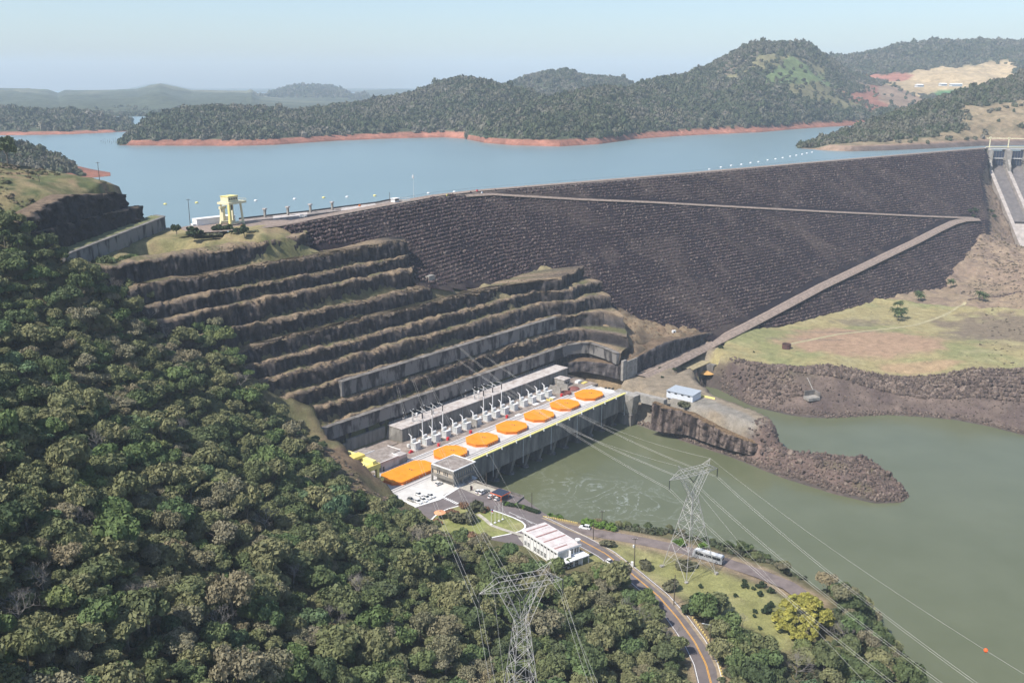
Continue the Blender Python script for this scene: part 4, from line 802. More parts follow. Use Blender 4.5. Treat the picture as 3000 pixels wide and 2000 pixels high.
# stone slabs between joints on the river side of the deck, each slab between two covers
for i in range(6): nb('slab', M_tile, ph, PO, -311.5, -299.5, 325.6+23.75*i+6.8, 325.6+23.75*i+13.0-.2, 22.1, 22.155)
nb('upper_wall', M_concd, ph, PO, -297, -292.6, 304, 455.6, 12.2, 19.6)
nb('wall_ledge', M_concd, ph, PO, -297, -292.2, 304, 455.6, 19.6, 21.9)
nb('lower_wall', M_darkc, ph, PO, -305, -301.6, 304, 455.6, -3, 12.3)
for i in range(13):
    s = 306.0+11.9*i
    p = MB(PO); b = [W(-302, s, 3.8), W(-302, s+3.1, 3.8), W(-296.6, s+2.7, 3.8), W(-296.6, s+.4, 3.8)]; t = [W(-302, s, 12.25), W(-302, s+3.1, 12.25), W(-294.0, s+2.7, 12.25), W(-294.0, s+.4, 12.25)]; p.hexa(b[::-1], t[::-1]); pier = p.build('pier', M_concd, ph)
    q = MB(PO); q.prism([(W(n_, s_)[0], W(n_, s_)[1]) for n_, s_ in [(-302, s-.5), (-302, s+3.6), (-296.6, s+3.6), (-295.2, s+2.6), (-294.9, s+1.5), (-295.2, s+.5), (-296.6, s-.5)]][::-1], -3, 3.8); q.build('footing', M_concd, pier)
    if i < 12:
        nb('gate_opening', M_black, ph, PO, -301.7, -301.45, s+4.2, s+10.6, -2, 9.6); nb('lintel', M_concd, ph, PO, -301.7, -300.2, s+3.1, s+11.9, 9.6, 12.25)
        if i % 2: nb('gate_slot', M_concd, ph, PO, -301.5, -300.6, s+6.9, s+7.9, -2, 9.6)
for i in range(7): mb = MB(PO); mb.tube(W(-292.0, 312+23.75*i, 22), W(-292.0, 312+23.75*i, 9), .16, k=6); mb.build('downpipe', M_grey, ph)
cop = nb('edge_beam', M_paley, ph, PO, -293.4, -292.1, 306.2, 456, 22.12, 22.62)
for i in range(14): nb('edge_lamp', M_pale, ph, PO, -292.1, -291.5, 308+11.4*i, 308.5+11.4*i, 21.6, 23.1)
for n_ in (-315.2, -313.2, -298.2, -296.4, -294.4): nb('crane_rail', M_steel, ph, PO, n_-.12, n_+.12, 250 if n_ < -300 else 264, 459, 22.12, 22.24)
nb('deck_kerb', M_white, ph, PO, -316.9, -316.4, 288, 456, 22.06, 22.5)
mb = MB(PO); b = [W(-300.5, 455.7, 9.5), W(-300.5, 461, 9.5), W(-287.4, 460.6, 9.5), W(-288.4, 456.6, 9.5)]; t = [W(-300.5, 455.7, 22.3), W(-300.5, 461.4, 22.3), W(-284.7, 460.4, 22.3), W(-284.9, 453.2, 22.3)]; mb.hexa(b[::-1], t[::-1]); mb.build('end_pier', M_conc, ph)
nb('pier_footing', M_concd, ph, PO, -300.5, -287.6, 455.2, 460.8, -3, 9.6)
nb('end_wall', M_conc, ph, PO, -290, -268.5, 459.5, 463.5, 17.5, 22.25)
def octa(n0, n1, s0, s1, c): return [(n0+c, s0), (n1-c, s0), (n1, s0+c), (n1, s1-c), (n1-c, s1), (n0+c, s1), (n0, s1-c), (n0, s0+c)]
def cover(n0, n1, s0, s1, c, label, name='hatch_cover'):
    o = W((n0+n1)/2, (s0+s1)/2, 22.12); t = thing(name, label, 'hatch cover', o, group='orange hatch covers over the generating units')
    pw = [tuple(W(a, b)[:2]) for a, b in octa(n0, n1, s0, s1, c)]
    m = MB(o); m.prism(pw, 22.12, 23.4); m.build('skirt', M_orange2, t)
    k = 3; e = .18
    for i in range(k):
        a, b = s0+(s1-s0)*i/k, s0+(s1-s0)*(i+1)/k; oc = octa(n0-e, n1+e, s0-e, s1+e, c)
        lo, hi = (a-(e if i == 0 else 0), b+(e if i == k-1 else 0)); pl = []
        if i == 0: pl = [oc[7], oc[0], oc[1], oc[2], (n1+e, hi-.1), (n0-e, hi-.1)]
        elif i == k-1: pl = [(n0-e, lo+.04), (n1+e, lo+.04), oc[3], oc[4], oc[5], oc[6]]
        else: pl = [(n0-e, lo+.04), (n1+e, lo+.04), (n1+e, hi-.04), (n0-e, hi-.04)]
        m = MB(o); m.prism([tuple(W(*q)[:2]) for q in pl], 23.4, 23.85+.06*(i == 1)); m.build('lid_panel', M_orange, t)
    for i in range(2): m = MB(o); q = W((n0+n1)/2+1.5*i-.8, (s0+s1)/2+1.5, 23.85); m.box(q.x-.25, q.x+.25, q.y-.25, q.y+.25, 23.85, 24.25); m.build('lifting_lug', M_steel, t)
    for i in range(5): q = W(n1+.06, s0+c+(s1-s0-2*c)*(i+.5)/5, 0); m = MB(o); m.box(q.x-.12, q.x+.12, q.y-.12, q.y+.12, 22.5, 23.0); m.build('vent', M_white, t)
    return t
ordn = ['farthest of the round orange covers, next to the far end of the deck', 'second orange cover counted from the far end of the deck', 'third orange cover from the far end, beside white transformers', 'third round orange cover counted from the control building', 'second round orange cover from the control building', 'round orange cover partly hidden behind the concrete control building']
for i in range(6): s = 437.8-23.6*i; cover(-313.4, -298.9, s-8.3, s+8.3, 4.2, ordn[i])
cover(-311.6, -297.4, 275.5, 303.5, 3.6, 'largest longest orange cover, between yellow crane and control building')
# ---- transformers
def transformer(proto=[None]):
    t = thing('transformer', 'x', 'transformer', (0, 0, 0)); L = lambda: MB()
    m = L(); m.box(-2.6, 2.7, -2.2, 2.2, 0, .3); m.build('plinth', M_roofc, t)
    m = L(); m.box(-1.6, 1.0, -1.5, 1.5, .3, 3.3); m.box(-1.75, 1.15, -1.65, 1.65, 3.3, 3.45); tk = m.build('tank', M_grey, t)
    m = L()
    for k in range(5): m.box(-1.7, 1.1, -1.35+.62*k, -1.25+.62*k, .5, 3.1)
    m.build('stiffener', M_grey, tk)
    for i in range(4):
        m = L(); m.lathe((1.75+.0*i, -1.5+1.0*i, .4), [(.42, 0), (.42, 3.1), (.30, 3.3)], 10); rd = m.build('radiator', M_pale, t)
        m = L(); m.lathe((1.75, -1.5+1.0*i, 3.7), [(.36, 0), (.36, .12)], 8); m.build('fan_cap', M_white, rd)
    m = L(); m.box(1.2, 2.3, -2.0, 2.0, 3.7, 3.9); m.build('header_pipe', M_white, t)
    m = L(); m.tube((-1.0, -1.2, 4.6), (-1.0, 1.3, 4.6), .62, k=10); m.build('conservator', M_pale, t)
    m = L(); m.tube((-.9, -.8, 3.4), (-.9, -.8, 4.2), .1); m.tube((-.9, .9, 3.4), (-.9, .9, 4.2), .1); m.build('conservator_leg', M_grey, t)
    m = L(); m.tube((-2.2, -.2, 3.1), (-2.3, -.2, 6.3), .42, .34, 8); m.tube((-2.3, -.2, 6.2), (-3.4, -1.0, 7.6), .30, .2, 8); m.build('bushing', M_white, t)
    m = L(); m.box(-2.9, -1.7, -2.9, -1.9, 1.2, 2.6); m.build('control_box', M_pale, t)
    m = L(); m.tube((-1.6, -1.6, 2.2), (-2.4, -2.6, 2.2), .16, k=6); m.tube((1.0, .2, 2.9), (1.75, .2, 2.9), .14, k=6); m.build('oil_pipe', M_pale, t)
    return t
tp = transformer(); rzT = math.atan2(NV.y, NV.x)
tpx = [(1214, 1314), (1250, 1302), (1279, 1292), (1312, 1281), (1341, 1268), (1370, 1257), (1402, 1245), (1431, 1233), (1457, 1223), (1484, 1213), (1511, 1202), (1537, 1190), (1562, 1180), (1584, 1170), (1605, 1161)]
for i, q in enumerate(tpx):
    s = ans(*q, 22)[1]; lb = 'pale grey oil transformer with white radiators in the row under the gallery wall'
    if i == 0: lb = 'grey transformer nearest the flat pale annex at the row end'
    if i == 14: lb = 'grey transformer at the far end of the row, by the domes'
    g = 'grey transformers lined up along the gallery wall'
    if i == 0: tp.location = W(-325.2, s, 22.06); tp.rotation_euler = (0, 0, rzT); tag(tp, lb, 'transformer', g)
    else: copy_tree(tp, W(-325.2, s, 22.06), rzT, lb, g)
def simple(name, label, cat, m, boxes, group=None, part=None):
    q = boxes[0]; o = W((q[0]+q[1])/2, (q[2]+q[3])/2, q[4]); mb = MB(o)
    for b in boxes: mb.nsbox(*b)
    ob = mb.build(name, m); ob.location = o; return tag(ob, label, cat, group)
for s, lb in [(356.4, 'concrete fire wall between the sixth and seventh transformers'), (430.5, 'tall concrete fire wall after the last transformer'), (437.6, 'square concrete buttress block beside the red brown dome')]:
    simple('fire_wall', lb, 'fire wall', M_conc, [(-329.5, -321.5, s, s+.7, 22.06, 26.2)], 'fire walls in the transformer yard')
for i, (px, py, lb) in enumerate([(1285, 1307, 'red fire box in front of the third transformer'), (1312, 1289, 'red fire box in front of the fourth transformer'), (1379, 1269, 'red fire box in front of the sixth transformer'), (1485, 1224, 'red fire box in front of the tenth transformer'), (1645, 1161, 'red fire box beside the open brown pit')]):
    n_, s_ = ans(px, py, 22); t = thing('fire_box', lb, 'fire box', W(n_, s_, 22.06), rzT, 'red fire boxes in the transformer yard'); m = MB(); m.box(-.5, .5, -.6, .6, 0, 1.35); m.build('cabinet', M_red, t); m = MB(); m.prism([(-.6, -.7), (.6, -.7), (.6, .7), (-.6, .7)], 1.35, 1.5); m.build('lid', M_red, t)
for i, (px, py, lb) in enumerate([(1519, 1216, 'white concrete pad near the eleventh transformer'), (1570, 1184, 'white concrete pad near the thirteenth transformer'), (1590, 1174, 'white concrete pad near the fourteenth transformer'), (1618, 1165, 'white concrete pad near the last transformer')]):
    n_, s_ = ans(px, py, 22); simple('concrete_pad', lb, 'pad', M_white, [(n_-1.2, n_+1.2, s_-2, s_+2, 22.06, 22.3)], 'white pads in the transformer yard')
n_, s_ = ans(1611, 1172, 22); simple('yellow_cradle', 'yellow steel cradle lying in the transformer yard', 'cradle', M_yellow, [(n_-1.4, n_+1.4, s_-1.6, s_-1.2, 22.06, 23), (n_-1.4, n_+1.4, s_+1.2, s_+1.6, 22.06, 23), (n_-.2, n_+.2, s_-1.2, s_+1.2, 22.06, 22.6)])
n_, s_ = ans(1204, 1326, 22); simple('red_pump', 'small red pump unit beside the first transformer', 'pump', M_red, [(n_-.5, n_+.5, s_-1.2, s_+1.2, 22.06, 22.9), (n_-.3, n_+.3, s_-.4, s_+.4, 22.9, 23.5)])
# ---- gallery building behind the transformers
gb_ = thing('gallery_building', 'long flat roofed concrete gallery behind the transformers', 'building', W(-342, 386, 22)); GO = gb_.location
mb = MB(GO); b = [W(-346.8, 314.2, 21.5), W(-346.8, 458.3, 21.5), W(-336.9, 458.3, 21.5), W(-336.9, 316.6, 21.5)]; t = [W(-346.8, 316.4, 28.9), W(-346.8, 458.3, 28.9), W(-336.9, 458.3, 28.9), W(-336.9, 316.9, 28.9)]; mb.hexa(b[::-1], t[::-1]); mb.build('wall', M_wallc, gb_)
for i in range(6): nb('roof_slab', M_roofc, gb_, GO, -347.0, -336.5, 316.2+23.72*i, 316.2+23.72*(i+1)-.08, 28.9, 29.25+.02*(i % 2))
mb = MB(GO)
for i in range(36): mb.tube(W(-346.8, 317+4*i, 29.2), W(-346.8, 317+4*i, 30.3), .05, k=4)
mb.tube(W(-346.8, 317, 30.3), W(-346.8, 457, 30.3), .06, k=4); mb.tube(W(-346.8, 317, 29.8), W(-346.8, 457, 29.8), .05, k=4); mb.build('railing', M_grey, gb_)
for i in range(8): mb = MB(GO); q = (328+17*i); mb.tube(W(-336.7, q, 28.9), W(-336.7, q, 22.1), .1, k=5); mb.build('downpipe', M_grey, gb_)
simple('wing_wall', 'sloping concrete wing wall left of the gallery building', 'wall', M_wallc, [(-348.2, -346.9, 289, 314.3, 21.5, 28.9), (-348.2, -346.9, 286.6, 289, 21.5, 27.4)])
# ---- low annex
an = thing('annex_building', 'low pale annex with flat stained roof beside the yellow crane', 'building', W(-325, 288, 22)); AO = an.location
nb('wall', M_wallw, an, AO, (-337, -316.4, 280.5, 291.5, 21.8, 26.4), (-330, -316.4, 291.6, 300.2, 21.8, 26.3))
nb('roof_slab', M_roofold, an, AO, -337.2, -316.2, 280.3, 291.5, 26.4, 26.75); nb('roof_slab', M_roofold, an, AO, -330.2, -321.2, 291.6, 300.4, 26.3, 26.7); nb('roof_slab', M_roofc, an, AO, -321.1, -316.2, 291.6, 294.5, 26.3, 26.72)
nb('roof_kerb', M_white, an, AO, (-330.3, -330.0, 280.3, 291.5, 26.75, 27.05), (-321.2, -316.2, 294.5, 294.8, 26.3, 27.0), (-330.2, -321.1, 300.2, 300.5, 26.5, 27.0), (-316.5, -316.15, 280.3, 294.5, 26.75, 27.0))
nb('door', M_glass, an, AO, -316.5, -316.32, 284.2, 285.2, 22.2, 24.3); nb('low_wall', M_wallw, an, AO, -321.1, -316.4, 294.9, 300.2, 21.8, 24.6)
simple('concrete_apron', 'brown stained concrete apron in front of the wing wall', 'apron', M_yard, [(-346.8, -337.3, 280, 314.1, 21.6, 22.3)])
# ---- switchgear on and before the gallery roof
M_porc = mat('brown_porcelain', (.035, .026, .024), .3, .1, 1.)
def mast():
    t = thing('cable_mast', 'x', 'mast', (0, 0, 0)); m = MB(); m.tube((0, 0, 0), (0, 0, 9.4), .30, .24, 8); m.build('post', M_white, t); m = MB(); m.lathe((0, 0, 9.4), [(.24, 0), (.32, .25), (.24, .5), (.32, .75), (.24, 1.0), (.32, 1.25), (.24, 1.5), (.32, 1.75), (.24, 2.0), (.32, 2.3), (.24, 2.6), (.30, 2.9), (.2, 3.3)], 8); m.build('insulator', M_porc, t)
    m = MB(); m.tube((0, 0, 12.7), (-1.2, 0, 13.3), .09, k=5); m.tube((-1.2, 0, 13.3), (-4.4, .2, 13.1), .07, k=5); m.build('arm', M_white, t); return t
def switch():
    t = thing('disconnect_switch', 'x', 'disconnector', (0, 0, 0)); m = MB(); m.box(-.6, .6, -.5, .5, 0, .3); m.box(-.35, .35, -.35, .35, .3, 2.0); m.build('base', M_galv, t)
    m = MB(); m.lathe((0, 0, 2.0), [(.16, 0), (.26, .2), (.16, .5), (.26, .8), (.16, 1.1), (.26, 1.4), (.16, 1.8), (.22, 2.2), (.14, 3.3)], 8); m.build('insulator', M_pale, t)
    m = MB(); m.tube((0, 0, 5.2), (1.8, 0, 4.7), .1, k=5); m.tube((1.8, 0, 4.7), (3.2, .1, 3.9), .1, k=5); m.tube((0, 0, 5.2), (-1.6, 0, 5.9), .08, k=5); m.build('arm', M_pale, t); return t
def arrester():
    t = thing('surge_arrester', 'x', 'surge arrester', (0, 0, 0)); m = MB()
    for a in (-.35, .35):
        for b_ in (-.35, .35): m.tube((a, b_, 0), (a*.7, b_*.7, 1.6), .06, k=4)
    m.box(-.45, .45, -.45, .45, 1.55, 1.75); m.build('stand', M_galv, t); m = MB(); m.lathe((0, 0, 1.75), [(.14, 0), (.24, .25), (.14, .5), (.24, .75), (.14, 1.0), (.24, 1.3), (.14, 1.7), (.2, 2.1), (.12, 2.9)], 8); m.build('insulator', M_porc, t); m = MB(); m.lathe((0, 0, 4.6), [(.34, 0), (.34, .1)], 10); m.build('grading_ring', M_pale, t); return t
def vt():
    t = thing('voltage_transformer', 'x', 'voltage transformer', (0, 0, 0)); m = MB(); m.tube((0, 0, 0), (0, 0, 3.2), .16, k=6); m.build('post', M_grey, t); m = MB(); m.lathe((0, 0, 3.2), [(.5, 0), (.55, .2), (.55, 1.6), (.4, 1.8)], 10); m.build('can', M_white, t); return t
mm, sw, ar, vv = mast(), switch(), arrester(), vt(); first = {}
def put(p, key, loc, lb, g):
    if key not in first: first[key] = 1; p.location = loc; p.rotation_euler = (0, 0, rzT); tag(p, lb, None, g); return p
    return copy_tree(p, loc, rzT, lb, g)
for g_, (sx, nm) in enumerate([((1236.6, 1266.0, 1296.5), 'near left end of the gallery roof'), ((1416, 1443, 1469), 'near the middle of the gallery roof')]):
    for i, x_ in enumerate(sx):
        a = aty(x_, 1207-13*i if g_ == 0 else 1142-9.5*i, 1.0); ry = (a.y, a.z-CAM_Z, a.x)
        # mast foot: where the vertical through the mast meets the yard line in front of the gallery
        best = min(np.arange(300, 460, .25), key=lambda s: abs((lambda v: 1500+FPX*v.x/(v.y*_c-(v.z-CAM_Z)*_s)-x_)(W(-335.6, s, 32))))
        wh = ['first', 'middle', 'last'][i]
        put(mm, 'm', W(-335.6, best, 22.06), f'{wh} tall white mast with black insulator {nm}', 'tall cable masts against the gallery wall')
        put(sw, 's', W(-340.6, best-2.2, 29.25), f'{wh} white disconnector with bent arm {nm}', 'disconnectors on the gallery roof')
        put(ar, 'a', W(-344.8, best-4.6, 29.25), f'{wh} slim dark surge arrester {nm}', 'surge arresters on the gallery roof')
    put(vv, 'v', W(-338.6, best-16.2, 29.25), f'white can on a post {nm}', 'white cans on posts on the gallery roof')
# ---- things at the far end of the yard
n_, s_ = ans(1682, 1142, 22); t = thing('pit_dome', 'round brown red dome cover near the far end of the deck', 'dome', W(n_, s_, 22.06)); m = MB(); m.lathe((0, 0, 0), [(3.4, 0), (3.4, .7), (2.9, 1.3), (1.8, 1.8), (.4, 2.0)], 20); m.build('dome', M_rust, t); m = MB(); m.lathe((0, 0, 0), [(3.6, 0), (3.6, .25)], 20); m.build('rim', M_conc, t)
n_, s_ = ans(1658, 1154, 22); t = thing('open_pit', 'open round dark brown pit ring beside the brown red dome', 'pit', W(n_, s_, 22.06)); m = MB(); k = 20; vs = []; 
for r_, z_ in [(3.2, 0), (3.2, 1.3), (2.9, 1.3), (2.9, .1)]:
    for i in range(k): vs.append((r_*math.cos(i*2*math.pi/k), r_*math.sin(i*2*math.pi/k), z_))
m.add(vs, [(j*k+i, j*k+(i+1) % k, (j+1)*k+(i+1) % k, (j+1)*k+i) for j in range(3) for i in range(k)]+[tuple(range(3*k, 4*k))]); m.build('ring_wall', M_rust, t)
hb = thing('switch_house', 'small grey block house at the far end of the transformer yard', 'building', W(-333, 447, 22)); HO = hb.location
nb('wall', M_conc, hb, HO, -336.4, -328.4, 443.5, 449.5, 21.9, 26.0); nb('roof_slab', M_roofc, hb, HO, -336.6, -328.2, 443.2, 449.8, 26.0, 26.3); nb('window', M_glass, hb, HO, -328.5, -328.32, 445, 446.2, 23.2, 24.6); nb('window', M_glass, hb, HO, -328.5, -328.32, 447, 448.2, 23.2, 24.6)
simple('yellow_grating', 'bright yellow flat frame on the yard by the dome', 'grating', M_yellow, [(-324.5, -322.3, 455.5, 459.6, 22.06, 22.5)])
simple('crate_stack', 'pale stack of boards beside the yellow frame', 'crate stack', M_pale, [(-328, -325.4, 453.6, 457.8, 22.06, 23.1), (-327.8, -325.6, 453.9, 457.5, 23.1, 23.5)])
for i in range(3): n_, s_ = ans(1775+10*i, 1138+1*i, 22); t = thing('tyre_heap', ['first', 'second', 'third'][i]+' dark heap of tyres on the bare ground past the deck', 'tyres', W(n_, s_, 22), group='dark tyre heaps past the far end of the deck'); m = MB(); m.lathe((0, 0, 0), [(.8, 0), (.9, .2), (.8, .4), (.86, .5), (.7, .8)], 10); m.build('tyre', M_black, t)
# ---- control building
cb = thing('control_building', 'square concrete control building with flat stained roof on the plaza', 'building', W(-284, 298, 22)); CO = cb.location
nb('ground_wall', M_conc, cb, CO, -289.5, -279.2, 293.2, 305, 21.9, 25.2)
nb('upper_wall', mat('beige_panel', (.46, .40, .32), .85, .08, .6), cb, CO, -290.3, -277.3, 291.6, 305.5, 26.2, 28.9)
nb('floor_band', M_wallc, cb, CO, -290.8, -276.8, 291.1, 305.9, 25.0, 26.4)
nb('fascia', M_wallc, cb, CO, -290.8, -276.7, 291.0, 305.9, 28.7, 30.3)
nb('roof_slab', M_roofold, cb, CO, -290.3, -277.2, 291.5, 305.5, 30.3, 30.42)
nb('parapet', M_white, cb, CO, (-290.85, -290.35, 291, 306, 30.3, 30.7), (-277.2, -276.65, 291, 306, 30.3, 30.7), (-290.35, -277.2, 291, 291.5, 30.3, 30.7), (-290.35, -277.2, 305.5, 306, 30.3, 30.7))
nb('fin', M_wallc, cb, CO, -291.0, -290.3, 290.9, 291.7, 21.9, 30.3); nb('fin', M_wallc, cb, CO, -277.3, -276.6, 290.9, 291.7, 25, 30.3)
for n0 in (-287.6, -286.5, -283.6, -282.5, -281.4):
    w_ = nb('window', M_glass, cb, CO, n0, n0+.55, 291.5, 291.62, 26.7, 28.5); nb('sill', M_white, w_, CO, n0-.08, n0+.63, 291.42, 291.5, 26.6, 26.72)
for i in range(9):
    s = 292.6+1.42*i; w_ = nb('window', M_glass, cb, CO, -277.32, -277.2, s, s+.9, 26.6, 28.5); nb('frame', M_white if i < 2 else M_grey, w_, CO, -277.24, -277.1, s+.38, s+.52, 26.6, 28.5)
for s in (292.5, 298, 304): nb('column', M_conc, cb, CO, -278.6, -278, s, s+.6, 21.9, 25)
simple('entrance_steps', 'pale entrance steps under the control building', 'steps', M_conc, [(-277.5, -274.5, 299, 304, 22, 22.5), (-277.5, -275.3, 299.4, 303.6, 22.5, 22.8)])
# ---- yellow gantry crane over the deck's near end
gc = thing('gantry_crane', 'yellow gantry crane parked behind the rock at the near end of the deck', 'gantry crane', W(-309, 264, 22)); KO = gc.location
for n0 in (-302, -319.5):
    nb('end_beam', M_yellow, gc, KO, n0, n0+1.8, 255.5, 268.4, 33.4, 35.6); nb('sill_beam', M_yellow, gc, KO, n0+.2, n0+1.7, 255, 270.2, 26.6, 28.2)
    for s in (257, 266.4): nb('leg', M_yellow, gc, KO, n0+.3, n0+1.5, s, s+1.4, 22.3, 33.5)
    for s in (256.2, 265.8): nb('bogie', M_steel, gc, KO, n0+.4, n0+1.4, s, s+2.6, 22.2, 23.2)
for s in (258, 264.6): nb('girder', M_paley, gc, KO, -319.6, -301, s, s+2.2, 35.6, 37.2)
nb('trolley', M_yellow, gc, KO, -312.5, -308, 258.4, 266.4, 37.2, 38.4); nb('walkway', M_paley, gc, KO, -317.7, -302, 260.3, 264.5, 35.5, 35.75)
nb('operator_cab', M_glass, gc, KO, -304.6, -302.1, 268.5, 270.6, 30.6, 33.0)
# ---- concrete walls in the cut
def wallthing(name, label, pts, z0, z1, th, m, cap=True):
    o = Vector(W(*pts[0], z0)); t = thing(name, label, 'retaining wall', o)
    p = [Vector(W(*q, 0)) for q in pts]
    for i in range(len(p)-1):
        L = (p[i+1]-p[i]).length; k = max(1, round(L/14)); d_ = (p[i+1]-p[i])/k; nn = Vector((d_.y, -d_.x, 0)).normalized()*th
        for j in range(k):
            a, b = p[i]+d_*j, p[i]+d_*(j+1)-d_.normalized()*.05; m_ = MB(o); zz = z0+random.uniform(-.4, .4)
            m_.hexa([Vector((q.x, q.y, zz)) for q in (a, b, b+nn, a+nn)][::-1], [Vector((q.x, q.y, z1)) for q in (a, b, b+nn, a+nn)][::-1]); m_.build('panel', m, t)
        m_ = MB(o); e = nn*1.35; a, b = p[i]-nn*.1, p[i+1]-nn*.1; m_.hexa([Vector((q.x, q.y, z1)) for q in (a, b, b+e, a+e)][::-1], [Vector((q.x, q.y, z1+.3)) for q in (a, b, b+e, a+e)][::-1]); m_.build('coping', M_concd, t)
    return t
M_cutwall = mat('patchy_concrete', (.205, .195, .185), .9, .3, .16, c2=(.05, .047, .048), stretch=(1, 1, .35), thr=(.42, .52))
wallthing('retaining_wall', 'lower stained concrete wall in the rock cut behind the gallery', [(-350.6, 268), (-350.6, 473.5), (-346, 484), (-341, 489), (-326, 485), (-312.5, 479)], 31.5, 38.2, 2.2, M_cutwall)
wallthing('retaining_wall', 'upper stained concrete wall across the rock cut', [(-362.0, 297.5), (-362.0, 476)], 46.6, 54.3, 2.4, M_cutwall)
uw = [Vector((-196.5, 412, 0)), Vector((-196.2, 535.5, 0)), Vector((-203, 541, 0))]
wallthing('retaining_wall', 'concrete wall below the two dark rock tiers by the lake', [NS(v) for v in uw], 119.5, 127, 1.6, M_cutwall)
simple('wall_end_block', 'pale concrete corner buttress where the rock block meets the haul road', 'buttress', M_conc, [(-309.6, -308.0, 476.6, 480.5, 21.8, 34.5), (-308.5, -307.6, 480.5, 492, 21.8, 33.5)])
ue = thing('bench_top', 'x', 'x'); bpy.data.objects.remove(ue)
mb = MB(); mb.sheet([(-196.9, 412, 127.2), (-196.7, 535.5, 127.2), (-204, 540, 127.2), (-204, 412, 127.2)]); bt = mb.build('grass_bench', mat('bench_grass', (.16, .165, .075), .95, .3, .4)); tag(bt, kind='structure')
# ------------------------------------------------------------------ plaza, roads, lawns
def sheet(name, px, z, m, kind='structure', zz=22):
    mb = MB(); mb.sheet([Vector((p.x, p.y, z)) for p in (at(*q, zz) for q in px)]); o = mb.build(name, m)
    if o.data.polygons[0].normal.z < 0: o.data.flip_normals()
    return tag(o, kind=kind)
M_lawn = attr_mat('lawn', .3, .3, .3, .1)
sheet('asphalt_yard', [(1142, 1452), (1212, 1482), (1262, 1524), (1300, 1560), (1330, 1560), (1540, 1600), (1600, 1560), (1640, 1530), (1590, 1500), (1533, 1457), (1392, 1418), (1340, 1428), (1228, 1484)], 22.05, M_asph)
sheet('white_plaza', [(1112, 1440), (1090, 1410), (1130, 1380), (1275, 1338), (1400, 1400), (1345, 1428), (1240, 1478), (1218, 1481)], 22.07, M_tile)
sheet('plaza_terrace', [(1345, 1428), (1395, 1405), (1460, 1436), (1440, 1440), (1402, 1452)], 22.09, M_walk)
sheet('white_kerb', [(1190, 1425), (1245, 1433), (1283, 1445), (1300, 1452), (1294, 1455), (1275, 1449), (1240, 1438), (1188, 1428)], 22.1, M_white)
sheet('white_kerb', [(1300, 1452), (1342, 1426), (1348, 1428), (1290, 1463), (1216, 1486), (1210, 1482)], 22.11, M_white)
sheet('white_kerb', [(1112, 1437), (1210, 1482), (1214, 1480), (1118, 1436)], 22.11, M_white)
for i in range(9): a = .02+i*.11; b = a+.07; P0, P1, P2, P3 = (1288, 1455), (1338, 1478), (1346, 1474), (1296, 1452); f = lambda A, B, t: (A[0]+(B[0]-A[0])*t, A[1]+(B[1]-A[1])*t); sheet('crosswalk_bar', [f(P0, P1, a), f(P0, P1, b), f(P3, P2, b), f(P3, P2, a)], 22.1, M_mark)
isl = [(1262, 1524), (1274, 1511), (1292, 1499), (1315, 1489), (1345, 1481), (1380, 1481), (1420, 1487), (1465, 1501), (1505, 1516), (1530, 1528), (1539, 1538), (1537, 1547), (1522, 1556), (1490, 1564), (1450, 1572), (1400, 1583), (1340, 1592), (1300, 1580)]
def lawn_mesh(name, px, z, step=1.5, zz=22, base=(.20, .215, .075), alt=(.27, .255, .12)):
    pl = np.array([tuple(at(*q, zz)[:2]) for q in px]); g1, g2 = np.meshgrid(np.arange(pl[:, 0].min()-2, pl[:, 0].max()+2, step), np.arange(pl[:, 1].min()-2, pl[:, 1].max()+2, step), indexing='ij'); D = sdf(pl, g1, g2)
    F = gridfaces(*g1.shape)[:, ::-1]; k = (D < .6).reshape(-1)[F].all(1); V = np.stack([g1, g2, z+.12*smooth(0, -3, D)+.08*fbm(g1/4, g2/4, 7)], -1).reshape(-1, 3); n1 = fbm(g1/9, g2/9, 8, 4); c = np.array(base)+(np.array(alt)-np.array(base))*smooth(-.2, .5, n1)[..., None]
    u = np.unique(F[k]); rm = np.zeros(len(V), int); rm[u] = np.arange(len(u)); o = npmesh(name, V[u], rm[F[k]], M_lawn, cols=c.reshape(-1, 3)[u]); 
    if len(o.data.polygons) and o.data.polygons[0].normal.z < 0: o.data.flip_normals()
    return tag(o, kind='structure')
lawn_mesh('lawn', isl, 22.1, .8)
ip = [tuple(at(*q, 22.14)) for q in isl]; o = ribbon('lawn_kerb', ip, .7, M_white, lift=.06, step=1.2); tag(o, kind='structure')
o = ribbon('footpath', [tuple(at(*q, 22.3)) for q in [(1400, 1505), (1420, 1520), (1440, 1538), (1470, 1549), (1505, 1560), (1545, 1572)]], 1.8, M_walk, lift=.05, step=1.5); tag(o, kind='structure')
rp1 = [tuple(at(*q, 22)) for q in [(1420, 1462), (1500, 1488), (1600, 1532), (1690, 1576), (1775, 1622), (1850, 1680), (1930, 1747), (1985, 1810), (2035, 1880), (2068, 1945), (2085, 2010), (2088, 2080)]]
zf = lambda X, Y: np.maximum(gz_np(X, Y), 21.0)
def road(name, pts, wd, m, lift, step=2.0): o = ribbon(name, pts, wd, m, lift=lift, zf=zf, step=step); return tag(o, kind='structure')
road('road', rp1, 8.4, M_asph, .09)
for s_ in (-1, 1): road('edge_line', rp1[1:], (s_*3.75-.11, s_*3.75+.11), M_mark, .13)
road('centre_line', rp1[3:], (-.24, -.06), M_markY, .13); road('centre_line', rp1[3:], (.1, .28), M_markY, .13)
rp2 = [tuple(at(*q, z)) for q, z in [((1600, 1532), 22), ((1690, 1552), 22), ((1850, 1582), 21.5), ((2000, 1614), 21), ((2120, 1645), 21), ((2230, 1685), 20.5), ((2310, 1722), 20), ((2375, 1768), 20)]]
